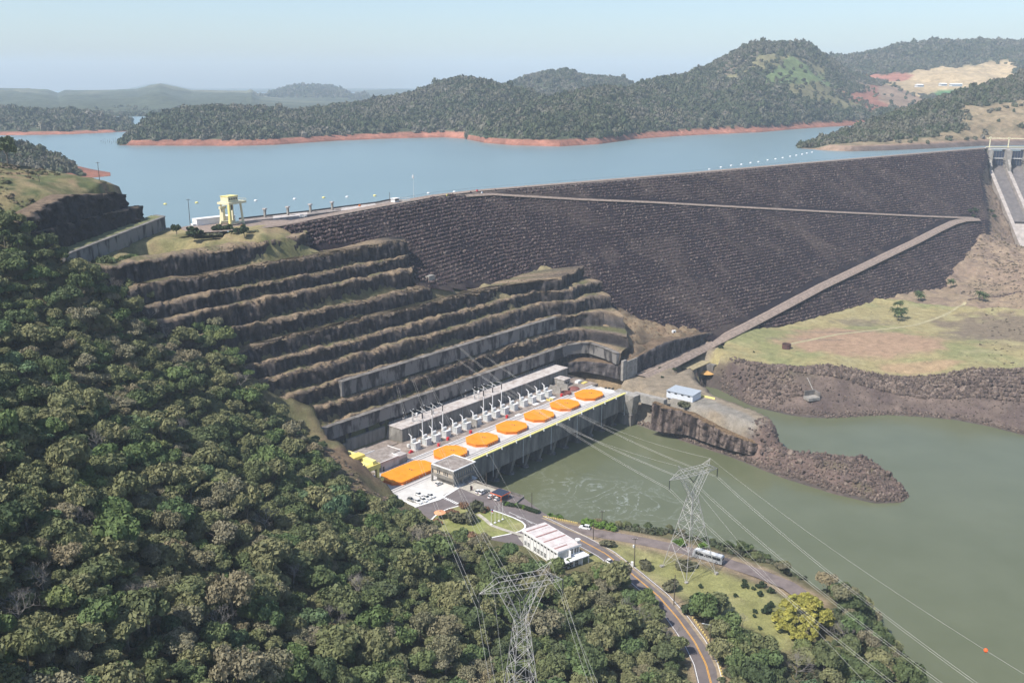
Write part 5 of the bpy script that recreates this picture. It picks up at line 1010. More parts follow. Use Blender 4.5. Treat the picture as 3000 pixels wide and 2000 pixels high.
M_asph2 = mat('worn_asphalt', (.17, .138, .128), .95, .22, .25); road('side_road', rp2, 6.8, M_asph2, .07)
for i in range(7): a, b = (1480+33*i, 1498+14.6*i), (1494+33*i, 1504.5+14.6*i); p, q = at(*a, 22), at(*b, 22); road('lane_dash', [tuple(p), tuple(q)], .28, M_mark, .14, 1.5)
for i in range(6): p, q = at(1400+11*i, 1459+3.2*i, 22), at(1424+11*i, 1446+3.4*i, 22); road('bay_line', [tuple(p), tuple(q)], .16, M_markY, .12, 1.5)
sheet('pavement', [(1518, 1575), (1545, 1570), (1640, 1640), (1660, 1655), (1640, 1655), (1540, 1600)], 22.12, M_walk)
road('roadside_path', [tuple(at(*q, 22)) for q in [(1560, 1503), (1660, 1548), (1740, 1580), (1815, 1632), (1880, 1686), (1960, 1752), (2020, 1822), (2070, 1890), (2104, 1960), (2118, 2060)]], (-.6, .6), mat('kerb_path', (.30, .235, .16), .9, .2, .5), .1)
kb = MB(); kb.box(-.22, .22, -.22, .22, 0, .55)
M_kw = mat('kerb_yellow', (.70, .55, .2), .7, .2, 1.); k0 = kb.build('kerb_stone', M_kw); COL.objects.unlink(k0)
kl = resample([ans(*q, 22) for q in [(1484, 1480), (1540, 1496), (1600, 1515), (1690, 1532)]], 44); kl2 = resample([ans(*q, 22) for q in [(2030, 1810), (2078, 1880), (2108, 1950), (2122, 2010)]], 26)
for lst, lb, g in ((kl, 'small yellow kerb stone in the row along the hedge', 'yellow kerb stones along the hedge'), (kl2, 'small yellow kerb stone along the curving road near the frame edge', 'yellow kerb stones along the curve')):
    for a, b in lst: c = bpy.data.objects.new('kerb_stone', k0.data); COL.objects.link(c); p = wpos(a, b); c.location = p; tag(c, lb, 'kerb stone', g)
qy = thing('quay_wall', 'concrete quay wall dropping from the parking bays to the river', 'wall', at(1400, 1418, 22)); QO = qy.location
for A, B in (((1372, 1408), (1533, 1457)), ((1533, 1457), (1510, 1476))):
    a, b = at(*A, 22), at(*B, 22); d_ = (b-a).normalized(); nn = Vector((-d_.y, d_.x, 0))*.5; mb = MB(QO); mb.hexa([Vector((q.x, q.y, 1)) for q in (a, b, b+nn, a+nn)], [Vector((q.x, q.y, 22.9)) for q in (a, b, b+nn, a+nn)]); mb.build('panel', M_concd, qy)

# ------------------------------------------------------------------ vehicles
def car(paint, kind='hatch'):
    t = thing('parked_car', 'x', 'car', (0, 0, 0)); L, Wd = (4.1, 1.72) if kind == 'hatch' else (4.9, 1.85); hb_, ht = (.92, 1.48) if kind == 'hatch' else (1.1, 1.82)
    def sect(xs, w0, w1, name, m, par):
        mb = MB(); V = []; 
        for x, z0, z1, wi in xs: V += [(x, -wi, z0), (x, wi, z0), (x, wi*w1, z1), (x, -wi*w1, z1)]
        n = len(xs); F = [(4*i+j, 4*i+(j+1) % 4, 4*(i+1)+(j+1) % 4, 4*(i+1)+j) for i in range(n-1) for j in range(4)]+[(3, 2, 1, 0), tuple(4*(n-1)+j for j in range(4))]; mb.add(V, F); return mb.build(name, m, par)
    h = L/2; w_ = Wd/2
    body = sect([(-h, .42, .8, w_*.86), (-h+.15, .3, hb_-.02, w_*.97), (-h*.5, .26, hb_, w_), (h*.35, .26, hb_, w_), (h-.55, .28, hb_-.12, w_*.97), (h-.1, .36, .72, w_*.86), (h, .45, .62, w_*.78)], 1, .95, 'body', paint, t)
    x0, x1 = (-h+.18, h*.42) if kind == 'hatch' else (-h+.12, h*.38)
    cb_ = sect([(x0, hb_-.06, hb_, w_*.9), (x0+.35, hb_-.06, ht-.08, w_*.9), (x0+.7, hb_-.06, ht, w_*.9), (x1-.95, hb_-.06, ht, w_*.9), (x1, hb_-.06, hb_-.01, w_*.9)], 1, .80, 'cabin', M_glass, t)
    mb = MB(); mb.prism([(x0+.38, -w_*.70), (x1-.9, -w_*.70), (x1-.9, w_*.70), (x0+.38, w_*.70)], ht-.03, ht+.04); mb.build('roof', paint, t)
    for y in (-1, 1):
        mb = MB()
        for xx in (x0+.5, (x0+x1)/2-.1): mb.box(xx-.06, xx+.06, y*w_*.80-.07, y*w_*.80+.07, hb_, ht-.02)
        mb.build('pillar', paint, t)
        for x in (-h*.62, h*.62): mb = MB(); mb.tube((x, y*(w_-.2), .32), (x, y*(w_+.01), .32), .33, k=12); wl = mb.build('wheel', M_black, t); mb = MB(); mb.tube((x, y*w_, .32), (x, y*(w_+.03), .32), .19, k=8); mb.build('rim', M_grey, wl)
        mb = MB(); mb.box(h-.22, h-.04, y*w_*.62-.16, y*w_*.62+.16, .55, .72); mb.build('headlight', M_pale, t)
        mb = MB(); mb.box(-h-.01, -h+.1, y*w_*.7-.12, y*w_*.7+.12, .62, .82); mb.build('taillight', M_red, t)
    return t
M_cw = mat('white_car_paint', (.72, .72, .71), .25, .02, 1., spec=.5); M_cs = mat('silver_car_paint', (.36, .35, .32), .25, .05, 1., metal=.3, spec=.5)
cw, cs, su = car(M_cw), car(M_cs), car(M_cw, 'suv')
hn, hd = math.atan2(NV.y, NV.x), math.atan2(DV.y, DV.x)
usedc = {}
def park(kind, px, py, rz, lb, g=None, z=22.13, nm=None):
    p = at(px, py, z); k = id(kind)
    if k not in usedc: usedc[k] = 1; kind.location = p; kind.rotation_euler = (0, 0, rz); tag(kind, lb, None, g); o = kind
    else: o = copy_tree(kind, p, rz, lb, g)
    if nm: o.name = nm
    return o
gp = 'cars parked on the white plaza'
park(cw, 1228, 1451, hn, 'white car standing alone behind the tight group on the plaza', gp); park(cs, 1205, 1466, hn, 'silver grey car at the kerb side of the plaza group', gp); park(cw, 1226, 1472, hn, 'white car nearest the dark asphalt in the plaza group', gp)
park(cw, 1241, 1467, hn, 'white car in the middle of the plaza group', gp); park(cw, 1252, 1460, hn, 'white car next to the last one in the plaza group', gp); park(cw, 1263, 1455, hn, 'white car at the control building end of the plaza group', gp)
park(cw, 1286, 1419, hd, 'white car parked under the edge of the concrete control building'); park(cw, 1403, 1442, hd, 'white car nearest the control building in the river bays', 'cars parked in the river bays'); park(su, 1416, 1444, hd, 'larger white car in the middle of the river bays', 'cars parked in the river bays'); park(cs, 1423, 1441, hd, 'grey car tucked behind the larger white one in the river bays', 'cars parked in the river bays')
park(cw, 1440, 1457, hd, 'white car beside the orange solar carport'); park(cw, 1459, 1463, hd, 'white car half under the orange solar carport'); park(su, 1713, 1548, math.pi-.35, 'white station wagon parked by bright bushes on the side road', z=21.9)
park(cw, 1788, 1650, -.95, 'white car driving on the road below the white building', z=22.2); park(cw, 888, 636, math.atan2(e1.y, e1.x)-.35, 'white car driving along the dam crest road', z=124.4)
def bus():
    t = thing('bus', 'silver white coach parked on the side road beside the pylon', 'bus', (0, 0, 0)); M_b = mat('silver_coach', (.36, .37, .38), .35, .06, 1., spec=.5)
    mb = MB(); V = []; xs = [(-6.1, .5, 3.0), (-6.0, .4, 3.35), (5.3, .4, 3.4), (5.95, .4, 3.0), (6.15, .5, 1.6)]
    for x, a, b in xs: V += [(x, -1.27, a), (x, 1.27, a), (x, 1.22, b), (x, -1.22, b)]
    mb.add(V, [(4*i+j, 4*i+(j+1) % 4, 4*i+4+(j+1) % 4, 4*i+4+j) for i in range(4) for j in range(4)]+[(3, 2, 1, 0), (16, 17, 18, 19)]); mb.build('body', M_b, t)
    mb = MB(); mb.box(-5.7, 5.2, -1.12, 1.12, 3.36, 3.5); mb.build('roof', M_pale, t); mb = MB(); mb.box(-1, .6, -.8, .8, 3.5, 3.72); mb.box(2.6, 3.6, -.5, .5, 3.5, 3.62); mb.build('roof_unit', M_pale, t)
    for y in (-1, 1):
        for i in range(6): mb = MB(); mb.box(-5.4+1.72*i, -3.78+1.72*i, y*1.26-.02, y*1.26+.02, 1.75, 2.8); mb.build('window', M_glass, t)
        for x in (-3.9, 3.9): mb = MB(); mb.tube((x, y*1.0, .5), (x, y*1.3, .5), .5, k=14); wl = mb.build('wheel', M_black, t); mb = MB(); mb.tube((x, y*1.29, .5), (x, y*1.33, .5), .28, k=10); mb.build('rim', M_pale, wl)
        mb = MB(); mb.box(6.0, 6.2, y*.9-.2, y*.9+.2, .8, 1.05); mb.build('headlight', M_pale, t)
    mb = MB(); mb.add([(6.17, -1.1, 1.65), (6.17, 1.1, 1.65), (5.99, 1.08, 2.95), (5.99, -1.08, 2.95)], [(0, 1, 2, 3)]); mb.build('windscreen', M_glass, t); mb = MB(); mb.box(-6.14, -6.05, -.9, .9, 1.9, 2.9); mb.build('rear_window', M_glass, t); mb = MB(); mb.box(-6.13, -6.04, -1, 1, .7, 1.5); mb.build('engine_grille', M_steel, t); return t
b_ = bus(); a, c = at(2038, 1630, 21), at(2112, 1652, 21); b_.location = (a+c)/2+Vector((0, 0, .1)); d_ = a-c; b_.rotation_euler = (0, 0, math.atan2(d_.y, d_.x))

# ------------------------------------------------------------------ white building
A, B, C_, D_ = at(1528, 1551, 28.9), at(1634, 1617, 28.9), at(1697, 1586, 28.9), at(1590, 1525, 28.9)
ux = (B-A); LW = ux.length; ux.normalize(); uy = Vector((-ux.y, ux.x, 0)); WD = (D_-A).dot(uy)
wb = thing('office_building', 'long white two storey building with stained flat roof beside the road', 'building', (A.x, A.y, 22), math.atan2(ux.y, ux.x))
def wbx(name, m, *bs, par=None):
    mb = MB()
    for q in bs: mb.box(*q)
    return mb.build(name, m, par or wb)
M_wroof = mat('white_roof', (.62, .57, .55), .8, .1, .5, c2=(.50, .44, .42)); M_wstain = mat('roof_stain', (.30, .17, .155), .9, .25, .8)
wbx('wall', M_white, (.5, LW-.6, .5, WD-.5, -1, 6.3)); wbx('fascia', M_white, (0, LW, 0, WD, 6.1, 6.9))
for i in range(5): a = LW*i/5; wbx('roof_panel', M_wroof, (a+.12, a+LW/5-.12, .35, WD-.35, 6.9, 7.02))
for f in (.10, .36, .58, .87): wbx('roof_gutter', M_wstain, (LW*f, LW*f+.75, .5, WD-(.5 if f < .8 else 5), 7.03, 7.1))
nb_ = 10
for i in range(nb_):
    x = .9+(LW-2)*i/nb_; wbx('pilaster', M_pale, (x-.14, x+.14, .3, .5, -1, 6.1))
    f = wbx('window', M_glass, (x+.55, x+1.75, .44, .53, 5.0, 5.9))
    if i in (0, 1, 3, 4, 5, 6): f = wbx('window', M_glass, (x+.5, x+1.85, .44, .53, 1.0, 2.7)); wbx('glazing_bar', M_pale, (x+.5, x+1.85, .4, .47, 1.52, 1.6), (x+.5, x+1.85, .4, .47, 2.1, 2.18), (x+1.14, x+1.22, .4, .47, 1.0, 2.7), par=f)
    wbx('window', M_glass, (x+.5, x+1.8, WD-.53, WD-.44, 3.6, 5.6))
for y0, y1 in ((.9, WD*.42), (WD*.52, WD*.68), (WD*.74, WD*.92)): f = wbx('window', M_glass if y0 > 1 else M_grey, (LW-.63, LW-.54, y0, y1, 3.7, 5.7)); wbx('mullion', M_white, (LW-.6, LW-.5, (y0+y1)/2-.06, (y0+y1)/2+.06, 3.7, 5.7), par=f)
wbx('canopy', M_white, (LW-.6, LW+3.4, -.9, WD+1.2, 2.9, 3.35)); wbx('partition', M_white, (LW-.6, LW+1.2, WD*.46, WD*.46+.3, 3.35, 6.1)); wbx('terrace_wall', M_white, (LW+.4, LW+2.2, .2, WD-1, -1.5, 2.9))
for y in (1.5, 4.2, 6.8): f = wbx('window', M_glass, (LW+2.15, LW+2.28, y, y+1.4, .2, 2.2)); wbx('glazing_bar', M_white, (LW+2.2, LW+2.32, y+.66, y+.74, .2, 2.2), (LW+2.2, LW+2.32, y, y+1.4, 1.15, 1.23), par=f)
for y in (WD-2.4, WD+.8): wbx('post', M_white, (LW+3.0, LW+3.3, y, y+.3, -1, 2.9))
mb = MB(); mb.lathe((LW-1.2, WD-1.0, 7), [(.1, 0), (.1, 1.0), (1.0, 1.2), (1.15, 1.7)], 14); mb.build('dish', M_pale, wb)
ht_ = at(1668, 1652, 22); t = thing('tiled_hut', 'small hut roof of orange tiles below the white building', 'hut', (ht_.x, ht_.y, 21.5), -.6); M_tl = mat('roof_tiles', (.42, .17, .07), .85, .3, 1.5)
mb = MB(); mb.box(-2, 2, -1.6, 1.6, 0, 1.8); mb.build('wall', M_white, t)
for s_ in (-1, 1):
    for k in range(4): z0, z1 = 1.8+.4*k, 2.24+.4*k; y0, y1 = s_*(2-.5*k), s_*(1.5-.5*k); mb = MB(); mb.add([(-2.3, y0, z0), (2.3, y0, z0), (2.3, y1, z1), (-2.3, y1, z1), (-2.3, y0, z0+.1), (2.3, y0, z0+.1), (2.3, y1, z1+.1), (-2.3, y1, z1+.1)], [(0, 1, 2, 3), (4, 5, 6, 7), (0, 1, 5, 4), (2, 3, 7, 6), (0, 3, 7, 4), (1, 2, 6, 5)]); mb.build('tile_course', M_tl, t)
mb = MB(); mb.box(-2.4, -2.25, -2, 2, 1.6, 3.6); mb.build('gable', M_white, t)

# ------------------------------------------------------------------ small site furniture
p = at(1289, 1517, 22.2); t = thing('sunshade', 'round salmon orange sunshade on a post at the lawn edge', 'sunshade', p); m = MB(); m.tube((0, 0, 0), (0, 0, 2.6), .12); m.build('post', M_grey, t); m = MB(); m.lathe((0, 0, 2.5), [(2.5, 0), (2.5, .12), (.5, .55), (.1, .6)], 18); m.build('disc', mat('salmon', (.72, .33, .17), .7, .06, .5), t); m = MB(); m.lathe((0, 0, 3.1), [(.25, 0), (.2, .25)], 8); m.build('cap', M_rust, t)
fl = [((1439.5, 1536), 'flag pole nearest the footpath, the only one flying a flag'), ((1450.5, 1531), 'bare flag pole second from the footpath'), ((1462, 1526), 'bare flag pole third from the footpath'), ((1473, 1521), 'bare flag pole farthest from the footpath')]
for i, (q, lb) in enumerate(fl):
    p = at(*q, 22.3); t = thing('flag_pole', lb, 'flag pole', p, group='white flag poles on the lawn'); m = MB(); m.lathe((0, 0, 0), [(.55, 0), (.55, .25)], 10); m.build('foot', M_white, t); m = MB(); m.tube((0, 0, .2), (0, 0, 7.2 if i == 0 else 7.8), .09, .06); m.build('pole', M_white, t)
    if i == 0:
        for j, mm_ in enumerate((mat('flag_blue', (.05, .08, .32), .8, .05, 1.), M_red, M_white)): m = MB(); m.add([(.08, 0, 6.9-.55*j), (.75, .14, 6.6-.55*j), (.75, .12, 6.05-.55*j), (.08, 0, 6.35-.55*j)], [(0, 1, 2, 3)]); m.build('flag_stripe', mm_, t)
cp = at(1466, 1459, 22.1); t = thing('solar_carport', 'orange framed carport roofed with dark solar panels', 'carport', cp, hd); m = MB()
for a in (-2.6, 2.6):
    for b in (-2.6, 2.6): m.tube((a, b, 0), (a, b, 2.7), .12)
m.build('post', M_orange2, t); m = MB(); m.box(-3.1, 3.1, -3.3, 3.3, 2.6, 2.95); m.build('frame', mat('carport_orange', (.72, .14, .04), .5, .05, 1.), t)
M_sol = mat('solar_panel', (.03, .035, .055), .2, .2, 1., spec=.6)
for i in range(3):
    for j in range(4): m = MB(); m.box(-2.95+1.98*i, -1.05+1.98*i, -3.15+1.58*j, -1.62+1.58*j, 2.96, 3.04); m.build('solar_panel', M_sol, t)
p = at(1381, 1436, 22.1); t = thing('information_totem', 'dark twin slab information sign on the brown terrace', 'sign', p, .5); m = MB(); m.box(-.5, -.05, -.15, .15, 0, 2.4); m.build('slab', M_black, t); m = MB(); m.box(.1, .55, -.15, .15, 0, 2.0); m.build('slab', M_rust, t); m = MB(); m.box(-.9, .9, -.5, .5, 0, .12); m.build('base', M_conc, t)
M_wood = mat('pole_wood', (.09, .075, .06), .9, .2, 1.)
def upole(q, h, lb, z=None, arm=True, box=False, lamp=False):
    p = at(*q, 22) if z is None else at(*q, z); t = thing('utility_pole', lb, 'pole', p); m = MB(); m.tube((0, 0, -1), (0, 0, h), .2, .13, 7); m.build('pole', M_wood, t)
    if arm: m = MB(); m.box(-1.1, 1.1, -.08, .08, h-.5, h-.3); ca = m.build('crossarm', M_wood, t); m = MB(); [m.tube((x, 0, h-.3), (x, 0, h+.05), .07, k=5) for x in (-.9, 0, .9)]; m.build('insulator', M_pale, ca)
    if box: m = MB(); m.lathe((-.5, 0, h*.68), [(.35, 0), (.35, 1.0), (.2, 1.15)], 8); m.build('transformer_can', M_pale, t); m = MB(); m.box(-1.3, -.4, -.4, .4, 0, 2.2); m.build('meter_box', M_white, t)
    if lamp: m = MB(); m.tube((0, 0, h-.2), (-2.4, 0, h+.3), .06, k=5); m.box(-3.0, -2.2, -.15, .15, h+.25, h+.42); m.build('lamp_arm', M_grey, t)
    return t
upole((1558, 1492), 8, 'pole standing in the end of the clipped hedge', 21, arm=False); upole((1763, 1540), 7, 'pole behind the bright bushes on the river bank', 19); upole((1738, 1580), 7.5, 'pole between the two roads below the station wagon', arm=False); upole((1858, 1660), 12, 'pole carrying a transformer can on the lawn', box=True); upole((1974, 1772), 12, 'pole at the lawn edge near the foreground trees', arm=False)
upole((2079, 1900), 9, 'street lamp pole beside the curving road', 22, arm=False, lamp=True); upole((88, 553), 9, 'pole on the grassy hill near the dark trees', 147.5); upole((119, 561), 8, 'pole on the grassy hill, second from the dark trees', 147.5); upole((293, 540), 12, 'tall pole at the brink of the dark rock cut', 146); upole((557, 655), 14, 'pole beside the long white shed on the dam', 122); upole((1425, 1424), 7, 'thin pole on the quay by the parking bays', arm=False)
# hedge and bushes
_mb = MB(); _mb.tube((0, 0, -.3), (.05, 0, .5), .07, .04, 5); stem0 = _mb.build('stem', M_bark); COL.objects.unlink(stem0)
def bushes(name, spots, label, cat, m, group, z=22, src=None):
    for i, (px, py, s, sz, lb) in enumerate(spots):
        p = at(px, py, z); g_ = ground_z(p.x, p.y) if z < 60 else z
        t = thing(name, lb or label, cat, (p.x, p.y, g_-.15), RNG.uniform(0, 6), group); t.scale = (s, s, s*sz)
        c = bpy.data.objects.new('foliage', m[i % len(m)].data); COL.objects.link(c); c.parent = t
        c = bpy.data.objects.new('stem', stem0.data); COL.objects.link(c); c.parent = t
bs_d = [leaf_mesh('foliage', inst_mat('bush_dark', [(.035, .055, .028), (.05, .07, .034)], var=.3), 610+i, R0=1., hgt=1.15, n=420, size=(.14, .26), lobes=9) for i in range(3)]
bs_g = [leaf_mesh('foliage', inst_mat('bush_green', [(.10, .17, .035), (.12, .19, .04)], var=.3), 620+i, R0=1., hgt=.95, n=420, size=(.14, .26), lobes=9) for i in range(3)]
bs_o = [leaf_mesh('foliage', inst_mat('bush_olive', [(.10, .105, .06), (.12, .115, .07)], var=.3), 630+i, R0=1., hgt=.8, n=380, size=(.14, .26), lobes=9) for i in range(3)]
bs_b = [leaf_mesh('foliage', inst_mat('bush_brown', [(.20, .13, .085), (.24, .13, .075)], var=.3), 640+i, R0=1., hgt=.9, n=360, size=(.10, .2), lobes=9) for i in range(3)]
bushes('round_bush', [(517, 680, 3.3, 1.25, 'dark bush farthest from the yellow crane on the grass terrace'), (570, 692, 4.2, 1.0, 'big dark bush in front of the long white shed'), (640, 678, 3.6, .9, 'dark bush left of the crane legs on the grass terrace'), (664, 676, 3.4, .95, 'dark bush directly below the crane on the grass terrace'), (688, 684, 2.8, .9, 'smallest dark bush right of the crane on the grass terrace'), (715, 688, 3.6, 1.25, 'tallest dark bush right of the crane on the grass terrace')], '', 'bush', bs_d, 'dark bushes on the grass terrace', 123.4)
bushes('low_shrub', [(624, 694, 5.2, .42, 'flat grey green shrub mound below the crane'), (745, 679, 4, .35, 'flat grey green shrub mound near the dam stones'), (2170, 985, 4.5, .6, 'grey green shrub beside the foot of the haul road'), (2005, 1180, 4.0, .85, 'wide olive shrub in front of the pale shed')], '', 'shrub', bs_o, 'flat shrub mounds', 22)
for o in list(COL.objects):
    if o.name.startswith('low_shrub') and o.get('label', '').endswith(('crane', 'stones')): 
        q = at(624, 694, 122.4) if 'crane' in o['label'] else at(745, 681, 123.2); o.location = q
hedge = resample([ans(*q, 22) for q in [(1480, 1478), (1530, 1487), (1575, 1502)]], 14)
for a, b in hedge: p = W(a, b); t = thing('hedge_bush', 'bush of the clipped dark hedge by the river bays', 'hedge', (p.x, p.y, 21.9), 0, 'bushes of the clipped hedge'); t.scale = (1.5, 1.5, 1.5); c = bpy.data.objects.new('foliage', bs_g[int(RNG.integers(3))].data if RNG.random() < .25 else bs_d[int(RNG.integers(3))].data); COL.objects.link(c); c.parent = t
bushes('bright_bush', [(1612, 1513, 2.6, 1.1, 'round bright green bush at the hedge end'), (1640, 1524, 1.5, .9, 'small bright bush right of the round one'), (1715, 1534, 3.0, .9, 'bright green bush behind the parked station wagon'), (1735, 1540, 2.8, .85, 'bright green bush just right of the parked station wagon'), (1758, 1548, 2.8, .85, 'bright green bush in the middle of the bank row'), (1793, 1556, 2.7, 1.0, 'bright green round bush ending the bank row'), (1990, 1600, 2.6, 1.1, 'bright green bush behind the bus front'), (2060, 1608, 2.4, 1.0, 'bright green bush behind the bus roof')], '', 'bush', bs_g, 'bright green bushes along the river bank', 21)
lw = [(2180, 1704, 1.0), (2182, 1724, 1.4), (2206, 1731, 1.0), (2219, 1722, 1.1), (2234, 1717, 1.5), (2226, 1748, 1.5), (2258, 1735, 1.6), (2155, 1750, .9), (2257, 1779, 1.6), (2246, 1796, 2.1), (2212, 1795, 1.0), (2210, 1808, .9), (2226, 1840, .9), (2122, 1756, 1.2), (2052, 1722, 1.2)]
for i, (a, b, s) in enumerate(lw): bushes('shrub', [(a, b, s, 1.25, None)], 'small dark shrub dotted on the sunny riverside lawn', 'shrub', [bs_d[i % 3]], 'small shrubs dotted on the riverside lawn', 21)
bushes('tree_bush', [(1780, 1600, 3.4, .85, 'olive bush between the two roads'), (1890, 1660, 3.6, .9, 'olive bush right of the transformer pole'), (2010, 1655, 4.2, .7, 'brown olive scrub between the pylon legs'), (1968, 1725, 4.0, .9, 'olive bush beside the pole at the lawn edge')], '', 'bush', bs_o, 'olive bushes on the riverside lawn', 22)
bushes('garden_tree', [(1335, 1530, 4.2, 1.2, 'bushy olive garden tree at the left of the lawn group'), (1372, 1530, 4.6, 1.15, 'large brownish garden tree in the lawn group'), (1395, 1500, 4.0, 1.3, 'tall olive garden tree at the back of the lawn group')], '', 'tree', bs_o, 'garden trees on the island lawn', 22)
bushes('flowering_tree', [(1324, 1512, 3.2, 1.1, 'orange leaved garden tree by the asphalt'), (1360, 1488, 2.6, 1.2, 'orange tipped small tree at the lawn top'), (1424, 1500, 2.6, .9, 'reddish pink shrub behind the flag poles'), (1280, 1535, 2.6, 1.0, 'brown red shrub below the sunshade'), (1375, 1570, 3.0, .6, 'low brown red shrub at the lawn bottom')], '', 'shrub', bs_b, 'reddish garden shrubs', 22)
bushes('round_tree', [(2045, 1790, 6.2, .75, 'smooth round dark green tree beside the road curve')], '', 'tree', bs_d, None, 22)
# ---- bamboo
bamb = [leaf_mesh('foliage', LEAF['yellow'], 660+i, R0=1.9, hgt=2.8, n=420, size=(.22, .5), lobes=6, droop=.5) for i in range(4)]
M_culm = mat('bamboo_culm', (.30, .26, .10), .6, .2, 2.); bt_ = thing('bamboo_clump', 'big yellow green bamboo clump at the end of the side road', 'bamboo', at(2360, 1850, 21))
bo = at(2355, 1835, 21); bt_.location = (bo.x, bo.y, 20.0); rgb = random.Random(5)
for i in range(88):
    a = rgb.uniform(0, 6.28); r = 9.8*math.sqrt(rgb.random()); x, y = r*math.cos(a)*1.0, r*math.sin(a)*1.1; z = 10.8*(1-(r/10.8)**2)+rgb.uniform(-1.2, 1.0)
    c = bpy.data.objects.new('spray', bamb[i % 4].data); COL.objects.link(c); c.parent = bt_; c.location = (x, y, max(.2, z-1.2)); c.rotation_euler = (rgb.uniform(-.3, .3), rgb.uniform(-.3, .3), rgb.uniform(0, 6)); s = rgb.uniform(.8, 1.25); c.scale = (s, s, s)
    if i % 3 == 0: m = MB(); m.tube((x*.4, y*.4, -1), (x, y, max(1, z)), .08, .04, 4, caps=False); m.build('culm', M_culm, bt_)
# ---- bare trees and palms
bare_l = ['wide bare grey tree at the top of the forest beside the rock cut', 'upper of two tangled bare grey trees beside the middle benches', 'lower of two tangled bare grey trees beside the middle benches', 'pale bare tree against the lower dark benches', 'bare whitish tree rising in mid forest', 'pale bare tree near the lower frame edge in the forest', 'bare greyish tree left of the near pylon foot', 'bare fan shaped tree in the left foreground forest', 'bare tree low in the left forest', 'bare tree at the inner side of the road curve', 'bare greyish tree beside the one at the road curve', 'leafless tree overhanging the road curve', 'bare tree between lawn and road curve', 'bare tree on the river slope under the power lines', 'pale bare tree at the bottom edge right of the road', 'upper bare tree at the far left of the foreground', 'greyish bare tree behind the near pylon head', 'lower bare tree at the far left of the foreground', 'bare tree below the lawn island', 'bare tree in the middle of the foreground forest', 'bare tree up slope from the near pylon', 'bare tree in mid forest below the rock outcrop', 'bare tree high on the left forest slope']
for i, (q, lb) in enumerate(zip(BARE, bare_l)):
    s = RNG.uniform(1.25, 1.75); z = 0
    p = BAREP[i]; t = thing('bare_tree', lb, 'tree', (p.x, p.y, p.z-.2), RNG.uniform(0, 6), 'leafless trees of the hillside'); t.scale = (s,)*3; c = bpy.data.objects.new('branches', barecr[i % 4].data); COL.objects.link(c); c.parent = t
M_palm = inst_mat('palm_leaf', [(.055, .085, .03), (.075, .10, .04)], var=.25); 
def palm_crown(seed):
    rg = random.Random(seed); mb = MB()
    for i in range(16):
        a = i*.393*2.4+rg.uniform(-.2, .2); el = rg.uniform(-.2, .9); L = rg.uniform(2.2, 3.0); p = Vector((0, 0, 0)); w0 = .34; d = Vector((math.cos(a)*math.cos(el), math.sin(a)*math.cos(el), math.sin(el)+.2)); sd = Vector((-math.sin(a), math.cos(a), 0))
        pr_ = [p]; 
        for k in range(5): d = (d+Vector((0, 0, -.28))).normalized(); pr_.append(pr_[-1]+d*(L/5))
        for k in range(5): wa, wb_ = w0*(1-.12*k), w0*(1-.12*(k+1)) if k < 4 else .04; mb.add([pr_[k]-sd*wa, pr_[k]+sd*wa, pr_[k+1]+sd*wb_, pr_[k+1]-sd*wb_], [(0, 1, 2, 3)]); mb.add([pr_[k]+Vector((0, 0, .02)), pr_[k]-sd*wa+Vector((0, 0, -.25)), pr_[k+1]-sd*wb_+Vector((0, 0, -.25))], [(0, 1, 2)])
    o = mb.build('fronds', M_palm); COL.objects.unlink(o); return o
pc = [palm_crown(i) for i in range(3)]
def palm(p, h, lb, g=None, sc=1.25):
    t = thing('palm_tree', lb, 'palm', p, RNG.uniform(0, 6), g); m = MB(); m.tube((0, 0, -.5), (.1, .1, h), .22, .14, 7); m.build('trunk', M_bark, t)
    for k in range(2): c = bpy.data.objects.new('fronds', pc[int(RNG.integers(3))].data); COL.objects.link(c); c.parent = t; c.location = (.1, .1, h-.5*k); c.rotation_euler = (0, 0, k*.7); c.scale = (sc,)*3
for px, py, h, lb in [(2620, 930, 6.5, 'leftmost palm of the main group on the field'), (2630, 940, 6.0, 'front palm of the main group on the field'), (2640, 934, 7, 'right palm of the main group on the field'), (2627, 920, 8.5, 'tallest palm at the back of the main group on the field'), (2690, 880, 6, 'left palm of the pair below the dam stones'), (2696, 882, 5, 'right palm of the pair below the dam stones'), (2785, 845, 6.5, 'lone bright palm where field and dam meet'), (2868, 880, 6, 'left palm of the pair beside the stone row'), (2880, 884, 5.5, 'right palm of the pair beside the stone row')]:
    p = on_ground(px, py); palm(p, h*1.05, lb, 'palms on the grassy field', 1.9)
for px, py, h, lb in [(18, 745, 9, 'palm at the left frame edge under the rock tier'), (58, 752, 7, 'smaller palm next to the one at the left frame edge'), (1625, 1640, 3.0, 'short palm against the white office wall'), (1655, 1660, 3.0, 'short palm at the white building terrace')]:
    p = on_ground(px, py); palm(p, h, lb)
for i, (px, py, s, lb) in enumerate([(10, 475, 2.2, 'largest dark tree on the hill at the left frame edge'), (28, 500, 1.9, 'dark tree lower on the hill at the left frame edge'), (48, 470, 1.3, 'small dark tree behind the hill trees at the left'), (5, 520, 1.8, 'dark tree cut by the left frame edge on the hill')]):
    p = at(px, py+14, 149); tree(Vector((p.x, p.y, ground_z(p.x, p.y)-.3)), s, 'dark', 'hill_tree', lb, 'dark trees on the left hill', sq=1.3)
